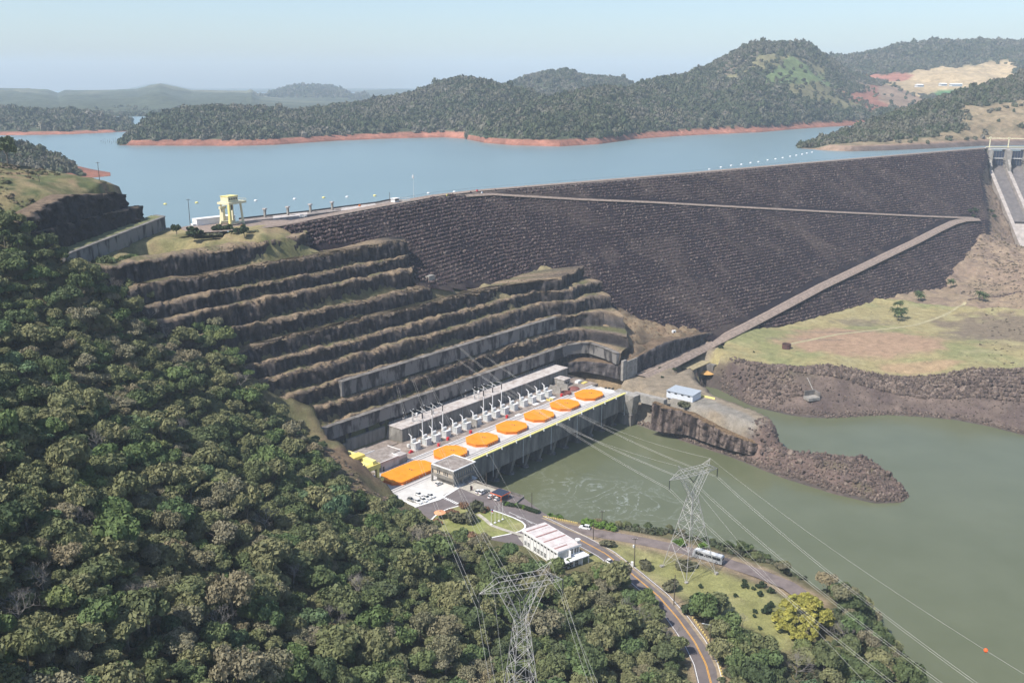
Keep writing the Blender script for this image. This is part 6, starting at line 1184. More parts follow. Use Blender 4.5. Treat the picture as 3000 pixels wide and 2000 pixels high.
for i, (px, py, s, lb) in enumerate([(1855, 1052+40, 1.3, 'green bush at the foot of the long dark rock wall'), (1930, 1082, 1.6, 'grey green bush at the haul road edge'), (1975, 1085, 1.8, 'dark bush hanging over the canal cliff'), (1990, 1060, 1.4, 'bush on the haul road verge near the field'), (2112, 1020, 1.8, 'dark green low bush on the field corner'), (2208, 1032, 1.0, 'small round bush on the field near the tank'), (1940, 1106, 1.3, 'scrubby bush at the bend of the canal cliff')]):
    p = on_ground(px, py); bushes('bush', [(px, py, s, .9, lb)], '', 'bush', [bs_d[i % 3]], None, p.z)
sl_ = [at(x, y, 122) for x, y in [(2850, 618), (2870, 616), (2890, 616), (2840, 617), (2882, 622), (2905, 628), (2850, 640), (2872, 648)]]
for i, (px, py, s) in enumerate([(2842, 622, 3.2), (2858, 620, 3.4), (2874, 619, 3.4), (2890, 621, 3.4), (2905, 623, 3.), (2912, 640, 3.6), (2852, 636, 2.6), (2864, 643, 2.6)]):
    p = on_dam(px, py) if px < 2860 else on_ground(px, py); t = thing('slope_bush', ['bush in the dark hedge strip at the dam end by the spillway', 'bush beside the junction of berm path and haul road'][i > 4], 'bush', p, 0, ['hedge strip at the dam end', 'bushes at the berm junction'][i > 4]); t.scale = (s, s, s); c = bpy.data.objects.new('foliage', bs_d[i % 3].data); COL.objects.link(c); c.parent = t
# ------------------------------------------------------------------ pylons and lines
M_pyl = mat('pylon_steel', (.46, .44, .42), .55, .12, .3, metal=.2); M_wire = mat('wire', (.50, .48, .44), .5, .1, .3, metal=.1); M_ins = mat('line_insulator', (.06, .065, .06), .3, .1, 1.)
def pylon(loc, rz, H, base, label, arm=9.5, r=.085):
    """body with crossed bracing, a forked neck and a bridge beam with two arms and two peaks; x runs along the bridge"""
    t = thing('lattice_pylon', label, 'pylon', loc, rz); zw = H-12.5; ww = 1.3; hb = base/2
    zs = [0]; 
    while zs[-1] < zw-1.2: f = 1-zs[-1]/zw; zs.append(min(zw, zs[-1]+max(2.2, (2*(hb*f+ww*(1-f)))*.78)))
    zs[-1] = zw; hw = lambda z: hb+(ww-hb)*z/zw
    cn = lambda z: [Vector((a*hw(z), b*hw(z), z)) for a, b in ((-1, -1), (1, -1), (1, 1), (-1, 1))]
    for i in range(4):
        m = MB(); m.bar(cn(0)[i]-Vector((0, 0, 1)), cn(zw)[i], r*1.7); lg = m.build('leg', M_pyl, t); m = MB(); q = cn(0)[i]; m.box(q.x-.6, q.x+.6, q.y-.6, q.y+.6, -1, .7); m.build('footing', M_conc, lg)
    for k in range(len(zs)-1):
        A, B = cn(zs[k]), cn(zs[k+1]); m = MB()
        for i in range(4):
            j = (i+1) % 4; m.bar(A[i], B[j], r); m.bar(A[j], B[i], r); m.bar(B[i], B[j], r*.8)
            x = (A[i]+B[j]+A[j]+B[i])/4
            if k < 3: m.bar((A[i]+B[i])/2, x, r*.7); m.bar((A[j]+B[j])/2, x, r*.7)
        m.build('bracing', M_pyl, t)
    zb, zt = H-4.2, H-1.6; xo = arm*.47
    for s in (-1, 1):
        m = MB(); T_ = [Vector((s*xo+a*.9, b*1.0, zb)) for a in (-1, 1) for b in (-1, 1)]; Bq = [Vector((s*ww*.5+a*ww*.5, b*ww, zw)) for a in (-1, 1) for b in (-1, 1)]
        for a, b in zip(Bq, T_): m.bar(a, b, r*1.4)
        n = 5
        for k in range(n):
            L = [[a.lerp(b, f) for a, b in zip(Bq, T_)] for f in (k/n, (k+1)/n)]
            for i, j in ((0, 1), (1, 3), (3, 2), (2, 0)): m.bar(L[0][i], L[1][j], r*.8)
        m.build('fork', M_pyl, t)
        m = MB(); root = [Vector((s*(xo+.9), b*1.0, z)) for b in (-1, 1) for z in (zb, zt)]; tip = Vector((s*arm, 0, zb+.1))
        for q in root: m.bar(q, tip, r)
        for f in (.35, .7): q = [a.lerp(tip, f) for a in root]; [m.bar(q[i], q[j], r*.7) for i, j in ((0, 1), (1, 3), (3, 2), (2, 0))]; m.bar(root[0], q[1], r*.6); m.bar(root[2], q[3], r*.6)
        m.build('arm', M_pyl, t)
        m = MB(); pk = Vector((s*(xo+2.2), 0, H+.6))
        for q in [Vector((s*(xo+d_), b*1.0, zt)) for d_ in (-.9, .9) for b in (-1, 1)]: m.bar(q, pk, r*.9)
        m.build('peak', M_pyl, t)
    m = MB(); xs = np.linspace(-xo-.9, xo+.9, 9)
    for b in (-1, 1):
        for z in (zb, zt): m.bar((xs[0], b, z), (xs[-1], b, z), r*1.2)
        for k in range(8): m.bar((xs[k], b, zb if k % 2 else zt), (xs[k+1], b, zt if k % 2 else zb), r*.8)
    for k in range(9): m.bar((xs[k], -1, zb), (xs[k], 1, zb), r*.7); m.bar((xs[k], -1, zt), (xs[k], 1, zt), r*.7)
    m.build('bridge_beam', M_pyl, t)
    att = []
    for nm, x, z, L in (('l', -arm, zb, 3.4), ('m', 0, zb, 3.2), ('r', arm, zb, 3.4)):
        m = MB()
        if nm == 'm':
            for sx in (-1, 1): m.tube((sx*2.6, 0, zb), (0, 0, zb-L), .16, k=6)
        else: m.tube((x, 0, z), (x, 0, z-L), .17, k=6)
        m.build('insulator_string', M_ins, t); att.append((x, 0, z-L))
    Mx = Matrix.Translation(loc) @ Matrix.Rotation(rz, 4, 'Z')
    return t, [Mx @ Vector(a) for a in att], [Mx @ Vector((s*(xo+2.2), 0, H+.6)) for s in (-1, 1)]
def wire(label, a, b, sag, group, bundle=2, r=.034, to=None):
    a, b = Vector(a), Vector(b); o = thing('power_line', label, 'power line', a, 0, group); d_ = (b-a); pr_ = Vector((d_.y, -d_.x, 0)).normalized()
    for k in range(bundle):
        m = MB(a); of = pr_*(.45*(k-(bundle-1)/2)*2); n = 26; pt = [a.lerp(b, i/n)+Vector((0, 0, -4*sag*(i/n)*(1-i/n)))+of for i in range(n+1)]
        for i in range(n): m.tube(pt[i], pt[i+1], r, k=4, caps=False)
        m.build('conductor', M_wire, o)
    return o
l0, l1, l2, l3 = at(1949, 1679, 21.3), at(2085, 1697, 21.3), at(2003, 1712, 21.3), at(2065, 1612, 21.3)
tl, tr = at(1946, 1392, 58), at(2083, 1358, 58); dr = (tr-tl); rz2 = math.atan2(dr.y, dr.x); pc2 = at(2018, 1668, 21.3)
P2, A2, G2 = pylon(Vector((pc2.x, pc2.y, 21.0)), rz2, 43.5, 14.5, 'lattice pylon standing on the riverside lawn by the coach', arm=dr.length/2, r=.10)
tl, tr = at(1404, 1740, 97), at(1649, 1697, 97); mid = (tl+tr)/2; dr = tr-tl; rz1 = math.atan2(dr.y, dr.x); gz1 = ground_z(mid.x, mid.y)
P1, A1, G1 = pylon(Vector((mid.x, mid.y, gz1)), rz1, 97-gz1+4.2, 14, 'near lattice pylon rising from the forest at the bottom edge', arm=dr.length/2, r=.06)
for i, (px, py, far, lb) in enumerate([(1335, 1007, (2730, 2010), 'power line hung from the near arm of the lawn pylon'), (1340, 1052, (2880, 2010), 'power line hung in the middle of the lawn pylon'), (1422, 1043, (2985, 2010), 'power line hung from the river arm of the lawn pylon')]):
    a = at(px, py, 58 if i == 0 else 52); wire(lb+', span to the rock cut', a, A2[i], 5, 'power line spans from the lawn pylon'); b = at(far[0], far[1], 60); d_ = (b-A2[i]); wire(lb+', span out over the river', A2[i], A2[i]+d_*1.7, 7, 'power line spans from the lawn pylon')
for i, (q, far) in enumerate([((1425, 1130), (3010, 1960)), ((1560, 1135), (3010, 1926))]):
    a = at(q[0], q[1], 62); wire(['thin ground wire on the near peak', 'thin ground wire on the river peak'][i]+' of the lawn pylon, span to the rock cut', a, G2[i], 4, 'ground wires of the lawn pylon', 1, .026); b = at(far[0], far[1], 70) if i else at(2600, 2010, 66); d_ = b-G2[i]; wire(['thin ground wire on the near peak of the lawn pylon, span over the bank', 'thin ground wire carrying the orange ball over the river'][i], G2[i], G2[i]+d_*1.5, 5, 'ground wires of the lawn pylon', 1, .026)
    if i:
        n = 400; L = [G2[1].lerp(G2[1]+d_*1.5, k/n)+Vector((0, 0, -20*(k/n)*(1-k/n))) for k in range(n)]
        q = min(L, key=lambda v: abs(1500+FPX*v.x/(v.y*_c-(v.z-CAM_Z)*_s)-2888)); m = MB(); m.lathe((0, 0, -.55), [(.05, 0), (.38, .15), (.55, .55), (.38, .95), (.05, 1.1)], 12); o = m.build('marker_ball', mat('ball_orange', (.85, .13, .03), .5, .05, 1.), None, True); o.location = q; tag(o, 'orange marker ball on the wire over the river', 'marker ball')
for i, (px, py, z, nr_, lb) in enumerate([(1163, 1130, 48, (1462, 2060), 'power line hung from the left arm of the near pylon'), (1208, 1105, 50, (1560, 2060), 'power line hung in the middle of the near pylon'), (1250, 1100, 50, (1765, 2060), 'power line hung from the right arm of the near pylon')]):
    a = at(px, py, z); wire(lb+', span to the rock cut', a, A1[i], 6, 'power line spans from the near pylon', r=.028); b = at(nr_[0], nr_[1], 106); d_ = b-A1[i]; wire(lb+', span toward the camera', A1[i], A1[i]+d_*1.5, 2, 'power line spans from the near pylon', r=.022)
for i, (q, nr_) in enumerate([((1245, 1140), (1490, 2060)), ((1330, 1100), (1790, 2060))]):
    a = at(q[0], q[1], 56); wire(['left', 'right'][i]+' ground wire of the near pylon, span to the rock cut', a, G1[i], 4, 'ground wires of the near pylon', 1, .02); b = at(nr_[0], nr_[1], 112); wire(['left', 'right'][i]+' ground wire of the near pylon, span toward the camera', G1[i], G1[i]+(b-G1[i])*1.4, 2, 'ground wires of the near pylon', 1, .016)

# ------------------------------------------------------------------ the dam crest at the intake
hc = math.atan2(DV.y, DV.x)
cdir = (CREST[2]-CREST[1]).normalized(); cn_ = Vector((cdir.y, -cdir.x, 0)); hcr = math.atan2(cdir.y, cdir.x)
road_ = sheet('crest_apron', [(520, 668), (600, 655), (700, 648), (830, 645), (900, 650), (820, 664), (700, 676), (560, 684)], CREST_Z+.2, M_gravel, zz=124)
a, b = at(578, 663, 124), at(690, 650, 124); d_ = (b-a); LL = d_.length; sb = thing('long_shed', 'long low white shed beside the yellow dam crane', 'building', a, math.atan2(d_.y, d_.x)); m = MB(); m.box(0, LL, 0, 5, -1, 3.6); m.build('wall', M_white, sb); m = MB(); m.box(-.15, LL+.15, -.15, 5.15, 3.6, 3.85); m.build('roof', M_white, sb); m = MB(); m.box(-2.2, 0, .5, 3, -1, 1.4); m.build('side_block', M_white, sb); m = MB(); m.box(-.05, -.005, 3.2, 4.2, .2, 2.3); m.build('door', M_grey, sb)
p = at(682, 655, 124.3); g = thing('dam_gantry_crane', 'yellow portal crane standing on the dam crest by the water', 'gantry crane', p, hcr); bx = lambda nm, m_, *b, par=None: (lambda mb: [mb.box(*q) for q in b] and mb.build(nm, m_, par or g))(MB())
for x in (-4.6, 4.6):
    for y, yt in ((-3.4, -2.6), (4.2, 3.6)):
        m = MB(); m.hexa([(x-.5, y-.5, 0), (x+.5, y-.5, 0), (x+.5, y+.5, 0), (x-.5, y+.5, 0)], [(x*.92-.4, yt-.4, 11), (x*.92+.4, yt-.4, 11), (x*.92+.4, yt+.4, 11), (x*.92-.4, yt+.4, 11)]); m.build('leg', M_cream, g)
for y in (-3.0, 3.8): bx('sill_beam', M_cream, (-5.6, 5.6, y-.5, y+.5, .4, 1.3))
bx('platform', M_cream, (-6, 7.5, -4, 4.6, 11, 12.2)); bx('machine_house', M_cream, (-4.8, 2.6, -2.6, 3, 12.2, 15.2)); bx('house_roof', M_paley, (-5, 2.8, -2.8, 3.2, 15.2, 15.5))
for i in range(4): bx('window', M_glass, (-3.9+1.6*i, -3.1+1.6*i, -2.68, -2.6, 13.4, 14.4))
m = MB()
for i in range(8): m.tube((2.8+.66*i, -4, 12.2), (2.8+.66*i, -4, 13.3), .05, k=4)
m.tube((2.8, -4, 13.3), (7.5, -4, 13.3), .06, k=4); m.tube((7.5, -4, 13.3), (7.5, 4.6, 13.3), .06, k=4); m.tube((7.5, -4, 12.2), (7.5, -4, 13.3), .05, k=4); m.build('railing', M_cream, g)
bx('hoist_arm', M_cream, (-9.5, -5, -1, .2, 9, 10.4)); bx('hoist_mast', M_cream, (-8.2, -6.4, -1.4, .6, 2.5, 9)); bx('stair_cage', M_paley, (-6.4, -5.4, -4.6, -3.2, 1, 11)); bx('hook_block', M_steel, (-1, .2, -.5, .5, 7.5, 11))
for i, (x, yt, yb) in enumerate([(777, 613, 640), (844, 606, 634), (910, 599, 626), (974, 592, 619)]):
    p = at(x, yb, 123.4); t = thing('hoist_post', ['first', 'second', 'third', 'fourth'][i]+' concrete post along the intake deck, counted from the crane', 'post', p, hcr, 'concrete hoist posts on the intake deck'); m = MB(); m.box(-.55, .55, -.55, .55, -2, 5.2); m.build('shaft', M_conc, t); m = MB(); m.box(-1, 1, -1, 1, 5.2, 5.9); m.build('head', M_roofc, t)
idk = thing('intake_deck', 'low concrete intake deck along the water beside the crest road', 'deck', at(900, 632, 123)); IO = idk.location; pl = [at(*q, 123.5) for q in [(700, 652), (800, 643), (900, 632), (1000, 620), (1100, 608), (1160, 598)]]; pl2 = [at(*q, 123.5) for q in [(700, 646), (800, 635), (900, 624), (1000, 611), (1100, 598), (1150, 588)]]
for i in range(5): m = MB(IO); q = [pl[i], pl[i+1], pl2[i+1], pl2[i]]; m.hexa([Vector((v.x, v.y, 112)) for v in q], [Vector((v.x, v.y, 124.1)) for v in q]); m.build('slab', [M_roofold, M_roofc][i % 2], idk); m = MB(IO); m.hexa([Vector((v.x, v.y, 124.1)) for v in (q[3], q[2], q[2]+Vector((.3, .5, 0)), q[3]+Vector((.3, .5, 0)))], [Vector((v.x, v.y, 125)) for v in (q[3], q[2], q[2]+Vector((.3, .5, 0)), q[3]+Vector((.3, .5, 0)))]); m.build('parapet', M_darkc, idk)
p = at(1157, 592, 124.3); t = thing('guard_booth', 'small white flat roofed guard booth at the crest bend', 'booth', p, hcr); m = MB(); m.box(-2.2, 2.2, -1.6, 1.6, 0, 2.3); m.build('wall', M_pale, t); m = MB(); m.box(-2.6, 3.4, -2, 2, 2.3, 2.6); m.build('roof', M_white, t); m = MB(); m.box(-2.0, 2.0, -1.66, -1.6, 1.0, 2.0); m.build('window', M_glass, t)
p = at(1180, 588, 124.3); t = thing('viewing_platform', 'low round viewing platform with rim at the crest bend', 'platform', p); m = MB(); m.lathe((0, 0, -1), [(5, 0), (5, 1.3)], 20); m.build('floor', M_conc, t); m = MB(); [m.tube((4.8*math.cos(i*.3307), 4.8*math.sin(i*.3307), .3), (4.8*math.cos(i*.3307), 4.8*math.sin(i*.3307), 1.4), .07, k=4) for i in range(19)]; [m.tube((4.8*math.cos(i*.3307), 4.8*math.sin(i*.3307), 1.4), (4.8*math.cos(i*.3307+.3307), 4.8*math.sin(i*.3307+.3307), 1.4), .07, k=4) for i in range(19)]; m.build('railing', M_galv, t)
p = at(1212, 578, 124.3); t = thing('crest_flag_pole', 'tall flag pole with a white flag on the dam crest', 'flag pole', p); m = MB(); m.tube((0, 0, 0), (0, 0, 15.5), .14, .07); m.build('pole', M_pale, t); m = MB(); m.add([(0, 0, 15.4), (.5, .1, 13.2), (.7, .3, 12.4), (-.9, .2, 13), (-.8, 0, 14.6)], [(0, 1, 2, 3, 4)]); m.build('flag', M_white, t)
upole((1142, 590), 6, 'short pole beside the guard booth', 124.2, arm=False)
for i, (x, y, m_, lb) in enumerate([(1054, 604, M_orange2, 'orange barrier on the crest road before the guard booth'), (1398, 560, M_red, 'red barrier block at the crest bend'), (1412, 566, M_white, 'white marker block beside the red one'), (1310, 573, M_yellow, 'yellow marker on the crest road')]):
    p = at(x, y, 124.4); t = thing('road_barrier', lb, 'barrier', p, hcr, 'barriers on the crest road'); m = MB(); m.hexa([(-.9, -.4, 0), (.9, -.4, 0), (.9, .4, 0), (-.9, .4, 0)], [(-.8, -.15, 1.1), (.8, -.15, 1.1), (.8, .15, 1.1), (-.8, .15, 1.1)]); m.build('block', m_, t)
buoys = [(484, 599), (576, 595), (749, 589), (863, 584), (948, 580), (1017, 578), (1098, 574), (1255, 567), (1331, 563), (1542, 547)]; farb_ = [(2078, 497), (2112, 491), (2142, 486), (2172, 483), (2199, 478), (2222, 475), (2249, 470), (2272, 467), (2293, 463), (2315, 459), (2333, 456), (2350, 453), (2364, 450), (2379, 447)]
for lst, g_, lb in ((buoys, 'pale buoys floating off the intake', 'pale buoy on the blue water off the intake'), (farb_, 'white buoys strung across the far water', 'white buoy in the line across the water near the spillway')):
    for x, y in lst: p = at(x, y, LAKE_Z); m = MB(); m.lathe((0, 0, -.3), [(.9, 0), (1.25, .4), (1.25, .9), (.8, 1.2), (.3, 1.3)], 10); o = m.build('buoy', M_white if lst is farb_ or x % 2 else M_paley); o.location = p; tag(o, lb, 'buoy', g_)
for i in range(9): p = at(296+6.2*i, 418+(i % 3)*2, LAKE_Z); m = MB(); m.tube((0, 0, -1), (.3, .2, 4+(i*37 % 5)), .22, .1, 5); m.tube((.2, .1, 2.2), (1.4, .5, 3.6), .1, .05, 4); o = m.build('drowned_stump', M_wood); o.location = p; tag(o, 'bare drowned trunk standing in the lake off the wooded point', 'dead tree', 'drowned trunks off the wooded point')
# ------------------------------------------------------------------ spillway at the right end
c0 = CREST[-1]; spv = thing('spillway', 'concrete spillway with dark gates at the far end of the dam', 'spillway', (c0.x, c0.y, 124)); SO = Vector(spv.location)
sa = CH_U; sb_ = CH_V
def SP(a, b, z): q = c0+sa*a+sb_*b; return Vector((q.x, q.y, z))
def sbox(nm, m_, a0, a1, b0, b1, z0, z1, par=None, z1b=None):
    m = MB(SO); q = [(a0, b0), (a1, b0), (a1, b1), (a0, b1)]; zb = z1 if z1b is None else z1b; m.hexa([SP(a, b, z0) for a, b in q][::-1], [SP(a, b, z) for (a, b), z in zip(q, (z1, z1, zb, zb))][::-1]); return m.build(nm, m_, par or spv)
# span along the crest covered by one bay, from the posts seen in the picture
bay = 20.5; M_gate = mat('gate_steel', (.035, .05, .085), .5, .2, .8); M_chute = mat('chute_concrete', (.17, .155, .15), .9, .25, .2, c2=(.11, .10, .10)); M_chl = mat('chute_light', (.36, .32, .29), .9, .2, .2)
nbay = 4; prz = lambda b: 103-.0*b
sbox('bridge_deck', M_roofc, -2, nbay*bay+6, -4, 4.5, 122.6, 124.6); sbox('edge_beam', M_pale, -2, nbay*bay+6, 4.5, 5.2, 123.2, 125.6)
for i in range(nbay+1):
    a = 2+bay*i-2.6; pr_ = sbox('pier', M_conc, a, a+5, -6, 16, 96, 122.6); sbox('pier_step', M_conc, a-1.2, a+6.2, 4.6, 10.5, 110.5, 113.5, pr_); sbox('pier_head', M_roofc, a+1, a+4, 7, 10, 122.6, 124.4, pr_); sbox('pier_nose', M_conc, a+1.1, a+3.9, 16, 24, 92, 112, pr_, 104)
    sbox('crane_post', M_cream, a+2.1, a+3.1, 4.8, 5.8, 124.6, 136.2); sbox('post_cap', M_cream, a+1.6, a+3.6, 4.4, 6.2, 136.2, 137.2)
    if i < nbay:
        g_ = sbox('gate', M_gate, a+5, a+bay, 2.5, 3.6, 104, 121.2)
        for k in range(5): sbox('gate_rib', M_steel, a+5.6+3*k, a+5.9+3*k, 3.6, 4.1, 104.5, 120.8, g_)
        sbox('gate_girder', M_pale, a+5, a+bay, 4.3, 4.8, 112.2, 113.0, g_)
        m = MB(SO); m.tube(SP(a+5.8, 4, 109), SP(a+5.4, 12, 107.5), .45, k=6); m.tube(SP(a+bay-.8, 4, 109), SP(a+bay-.4, 12, 107.5), .45, k=6); m.build('gate_arm', M_steel, g_)
sbox('crane_rail_beam', M_cream, -2, nbay*bay+6, 4.8, 5.8, 135.2, 136.2); sbox('lower_rail_beam', M_cream, -2, nbay*bay+6, 5.2, 6.0, 125.4, 126.2)
L2 = 230
for i in range(nbay):
    a = 2+bay*i-2.6
    for j in range(8):
        b0, b1 = 3+j*L2/8, 3+(j+1)*L2/8; za = lambda b: 104-CH_SL*max(0, b-3); m = MB(SO); q = [(a+5.0, b0), (a+bay, b0), (a+bay, b1-.15), (a+5.0, b1-.15)]; m.hexa([SP(x, y, max(-5, 104-CH_SL*y-9)) for x, y in q][::-1], [SP(x, y, za(y)) for x, y in q][::-1]); m.build('chute_slab', M_chute if j < 4 else M_chl, spv)
for i in range(nbay+1):
    a = 2+bay*i-2.6
    for j in range(6):
        b0, b1 = 16+j*36, 16+(j+1)*36-.15; q = [(a+.6, b0), (a+4.4, b0), (a+4.4, b1), (a+.6, b1)]; m = MB(SO); m.hexa([SP(x, y, max(-5, 104-CH_SL*y-9)) for x, y in q][::-1], [SP(x, y, 104-CH_SL*(y-3)+(4.2 if i else 5.5)) for x, y in q][::-1]); m.build('training_wall', M_chl, spv)
sbox('aeration_step', M_darkc, -1, nbay*bay+4, 118, 120.5, 40, 53.2)
# ------------------------------------------------------------------ the spit, the canal and the field
A, B, C_, D_ = at(1952, 1141, 26.2), at(2030, 1158.5, 26.2), at(2049, 1148, 26.2), at(1976, 1128, 26.2); ux = B-A; LW = ux.length; ux.normalize(); uy = Vector((-ux.y, ux.x, 0)); WD = max(7.0, (D_-A).dot(uy))
sh = thing('pale_shed', 'long pale blue shed with grey sheet roof on the rock spit', 'shed', (A.x, A.y, 22), math.atan2(ux.y, ux.x)); M_sh = mat('shed_wall', (.62, .65, .70), .7, .05, .5); M_shr = mat('shed_roof', (.40, .44, .48), .5, .06, .8, metal=.1)
m = MB(); m.box(.2, LW-.2, .2, WD-.2, -.5, 3.7); m.build('wall', M_sh, sh)
for i in range(8): m = MB(); m.add([(LW*i/8+.03, -.3, 3.75), (LW*(i+1)/8-.03, -.3, 3.75), (LW*(i+1)/8-.03, WD+.2, 4.4), (LW*i/8+.03, WD+.2, 4.4), (LW*i/8+.03, -.3, 3.9), (LW*(i+1)/8-.03, -.3, 3.9), (LW*(i+1)/8-.03, WD+.2, 4.55), (LW*i/8+.03, WD+.2, 4.55)], [(3, 2, 1, 0), (4, 5, 6, 7), (0, 1, 5, 4), (1, 2, 6, 5), (2, 3, 7, 6), (3, 0, 4, 7)]); m.build('roof_sheet', M_shr, sh)
for i in range(4): m = MB(); m.box(LW*(.07+.245*i), LW*(.07+.245*i)+1.5, .1, .2, 2.6, 3.3); m.build('window', M_glass, sh); m = MB(); m.box(LW*(.17+.245*i), LW*(.17+.245*i)+.2, .08, .2, 0, 3.6); m.build('pilaster', M_pale, sh)
wallp = [at(2049, 1160, 22), at(2094, 1170, 22)]; o = thing('parapet', 'low yellowish parapet along the canal edge behind the pale shed', 'wall', wallp[0]); m = MB(wallp[0]); m.hexa([wallp[0], wallp[1], wallp[1]+Vector((.3, .5, 0)), wallp[0]+Vector((.3, .5, 0))], [q+Vector((0, 0, 1)) for q in (wallp[0], wallp[1], wallp[1]+Vector((.3, .5, 0)), wallp[0]+Vector((.3, .5, 0)))]); m.build('block', M_paley, o)
n_, s_ = ans(2025, 1120, 14); tpn = thing('tunnel_portal', 'dark concrete tunnel portal at the head of the canal', 'tunnel portal', W(-284, 549, 3)); TO = tpn.location
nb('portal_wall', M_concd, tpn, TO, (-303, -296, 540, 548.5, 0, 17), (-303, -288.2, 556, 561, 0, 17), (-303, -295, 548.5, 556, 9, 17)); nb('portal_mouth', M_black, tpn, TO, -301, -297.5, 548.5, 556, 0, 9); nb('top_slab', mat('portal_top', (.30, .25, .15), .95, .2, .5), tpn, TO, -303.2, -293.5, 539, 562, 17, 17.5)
p = at(2304, 1018, 24.5); t = thing('round_tank', 'round dark brick tank standing alone on the field', 'tank', (p.x, p.y, ground_z(p.x, p.y)-.2)); M_tk = mat('tank_brick', (.10, .06, .055), .9, .3, 1.5); m = MB(); k = 20; vs = []
for r_, z_ in [(2.9, 0), (2.9, 3.0), (3.05, 3.05), (3.05, 3.5), (2.6, 3.5), (2.6, 1.4)]:
    for i in range(k): vs.append((r_*math.cos(i*2*math.pi/k), r_*math.sin(i*2*math.pi/k), z_))
m.add(vs, [(j*k+i, j*k+(i+1) % k, (j+1)*k+(i+1) % k, (j+1)*k+i) for j in range(5) for i in range(k)]+[tuple(range(5*k, 6*k))]); m.build('ring_wall', M_tk, t)
for i in range(10): a = i*.628; m = MB(); m.box(2.88*math.cos(a)-.12, 2.88*math.cos(a)+.12, 2.88*math.sin(a)-.12, 2.88*math.sin(a)+.12, 0, 3.0); m.build('buttress', M_rust, t)
p = on_ground(2372, 1158); t = thing('outfall_chamber', 'small grey concrete outfall chamber on the far bank', 'outfall', (p.x, p.y, p.z), .35); m = MB(); m.box(-4, 4, -.4, .4, -1, 3.4); m.build('head_wall', M_concd, t); m = MB(); m.box(3.4, 4, -5, 0, -1, 3.0); m.build('side_wall', M_concd, t); m = MB(); m.box(-5, 3.4, -6, -.4, -1.5, .25); m.build('apron', M_conc, t); m = MB(); m.tube((3, 1, 3), (5, 10, 8), .3, k=6); m.build('pipe', M_conc, t)
M_foam = mat('white_water', (.75, .77, .77), .6, .1, 1.); pa, pb = at(2346, 1192, 5.5), at(2312, 1206, 3.1); mb = MB(); d_ = (pb-pa); nn = Vector((-d_.y, d_.x, 0)).normalized(); n = 10
for i in range(n): f, f2 = i/n, (i+1)/n; w1, w2 = .7+1.6*f, .7+1.6*f2; a, b = pa+d_*f+Vector((0, 0, .4*math.sin(i))), pa+d_*f2+Vector((0, 0, .4*math.sin(i+1))); mb.sheet([a-nn*w1, b-nn*w2, b+nn*w2, a+nn*w1])
o = mb.build('white_water', M_foam); tag(o, 'white water spilling from the outfall into the river', None, None, 'stuff')
M_hole = M_black; p = at(2349, 1188, 6); t = thing('outfall_pipe', 'dark pipe mouth pouring white water on the far bank', 'pipe', p, -2.2); m = MB(); m.tube((-3, 0, .2), (.2, 0, .2), .9, k=12); m.build('pipe', M_concd, t)
p = at(2073, 1037, 24.3); t = thing('sand_pile', 'bright orange sand pile at the field corner', 'sand pile', (p.x, p.y, ground_z(p.x, p.y)-.2)); m = MB(); m.lathe((0, 0, 0), [(6, 0), (4.2, .7), (2, 1.2), (.4, 1.5)], 14); m.build('heap', mat('sand', (.50, .29, .10), .95, .15, .6), t)
p = on_ground(1974, 974); t = thing('white_marker', 'white block with dark opening on the tan slope below the dam', 'block', p, .4); m = MB(); m.box(-1.2, 1.2, -.8, .8, 0, 1.6); m.build('block', M_white, t); m = MB(); m.box(-.5, .5, -.86, -.78, .1, 1.0); m.build('opening', M_black, t)
p = on_dam(1262, 818); t = thing('gauge_hut', 'small grey concrete hut at the foot of the dam stones', 'hut', p, .9); m = MB(); m.box(-3, 2, -1.5, 1.5, -1, 2.4); m.build('wall', M_conc, t); m = MB(); m.tube((2, 0, .8), (2.1, 0, .8), 1.3, k=14); m.build('round_door', M_darkc, t)
for i, (px, py, L, lb) in enumerate([(2800, 250, 15, 'long white roofed farm building in the far valley'), (2693, 252, 9, 'short white roofed farm building in the far valley'), (2762, 249, 8, 'small grey roofed farm building in the far valley')]):
    p = aty(px, py, 2540); t = thing('farm_building', lb, 'building', p, .2, 'farm buildings in the far valley'); m = MB(); m.box(-L, L, -6, 6, -3, 2); m.build('wall', M_pale, t); m = MB(); m.add([(-L-1, -7, 2), (L+1, -7, 2), (L+1, 7, 2), (-L-1, 7, 2), (-L-1, 0, 4.6), (L+1, 0, 4.6)], [(0, 1, 5, 4), (3, 2, 5, 4), (0, 3, 4), (1, 2, 5)]); m.build('roof', M_white, t)
# ------------------------------------------------------------------ boulders
def cloud(poly, step, jit=.5): return fill(poly, step, jit)
BR = [(-282, 556), (-262, 560), (-240, 562), (-222, 560), (-212, 566), (-190, 590), (-160, 604), (-138, 612), (-110, 612), (-112, 660), (-142, 634), (-152, 630), (-190, 608), (-218, 592), (-244, 578), (-270, 566)]
FE = resample(NSL([(2147, 1047), (2300, 1056), (2446, 1065), (2650, 1075), (2848, 1083), (3010, 1076)], 24.5), 190); BL = resample([ans(*q) for q in [(2215, 1078, 18.5), (2300, 1093, 18), (2393, 1101, 18), (2480, 1115, 16), (2580, 1132, 14.5), (2700, 1150, 13.5), (2848, 1163, 12.5), (3010, 1182, 12)]], 190)
rows_l = [FE*(1-f)+BL*f for f in np.linspace(.02, .98, 9)]
bp = []
for k, r_ in enumerate(rows_l):
    r2 = r_+RNG.normal(0, .45, r_.shape); bp += [(a, b, RNG.uniform(.9, 1.7)*(1.2 if k > 3 else .85)) for a, b in r2]
shore = np.array([(-282, 553), (-249, 535.5), (-224, 535), (-202.6, 545.5), (-177.7, 574), (-160, 584), (-143, 591), (-124, 592), (-105, 589), (-85, 583)]); sh2 = resample(shore, 260)
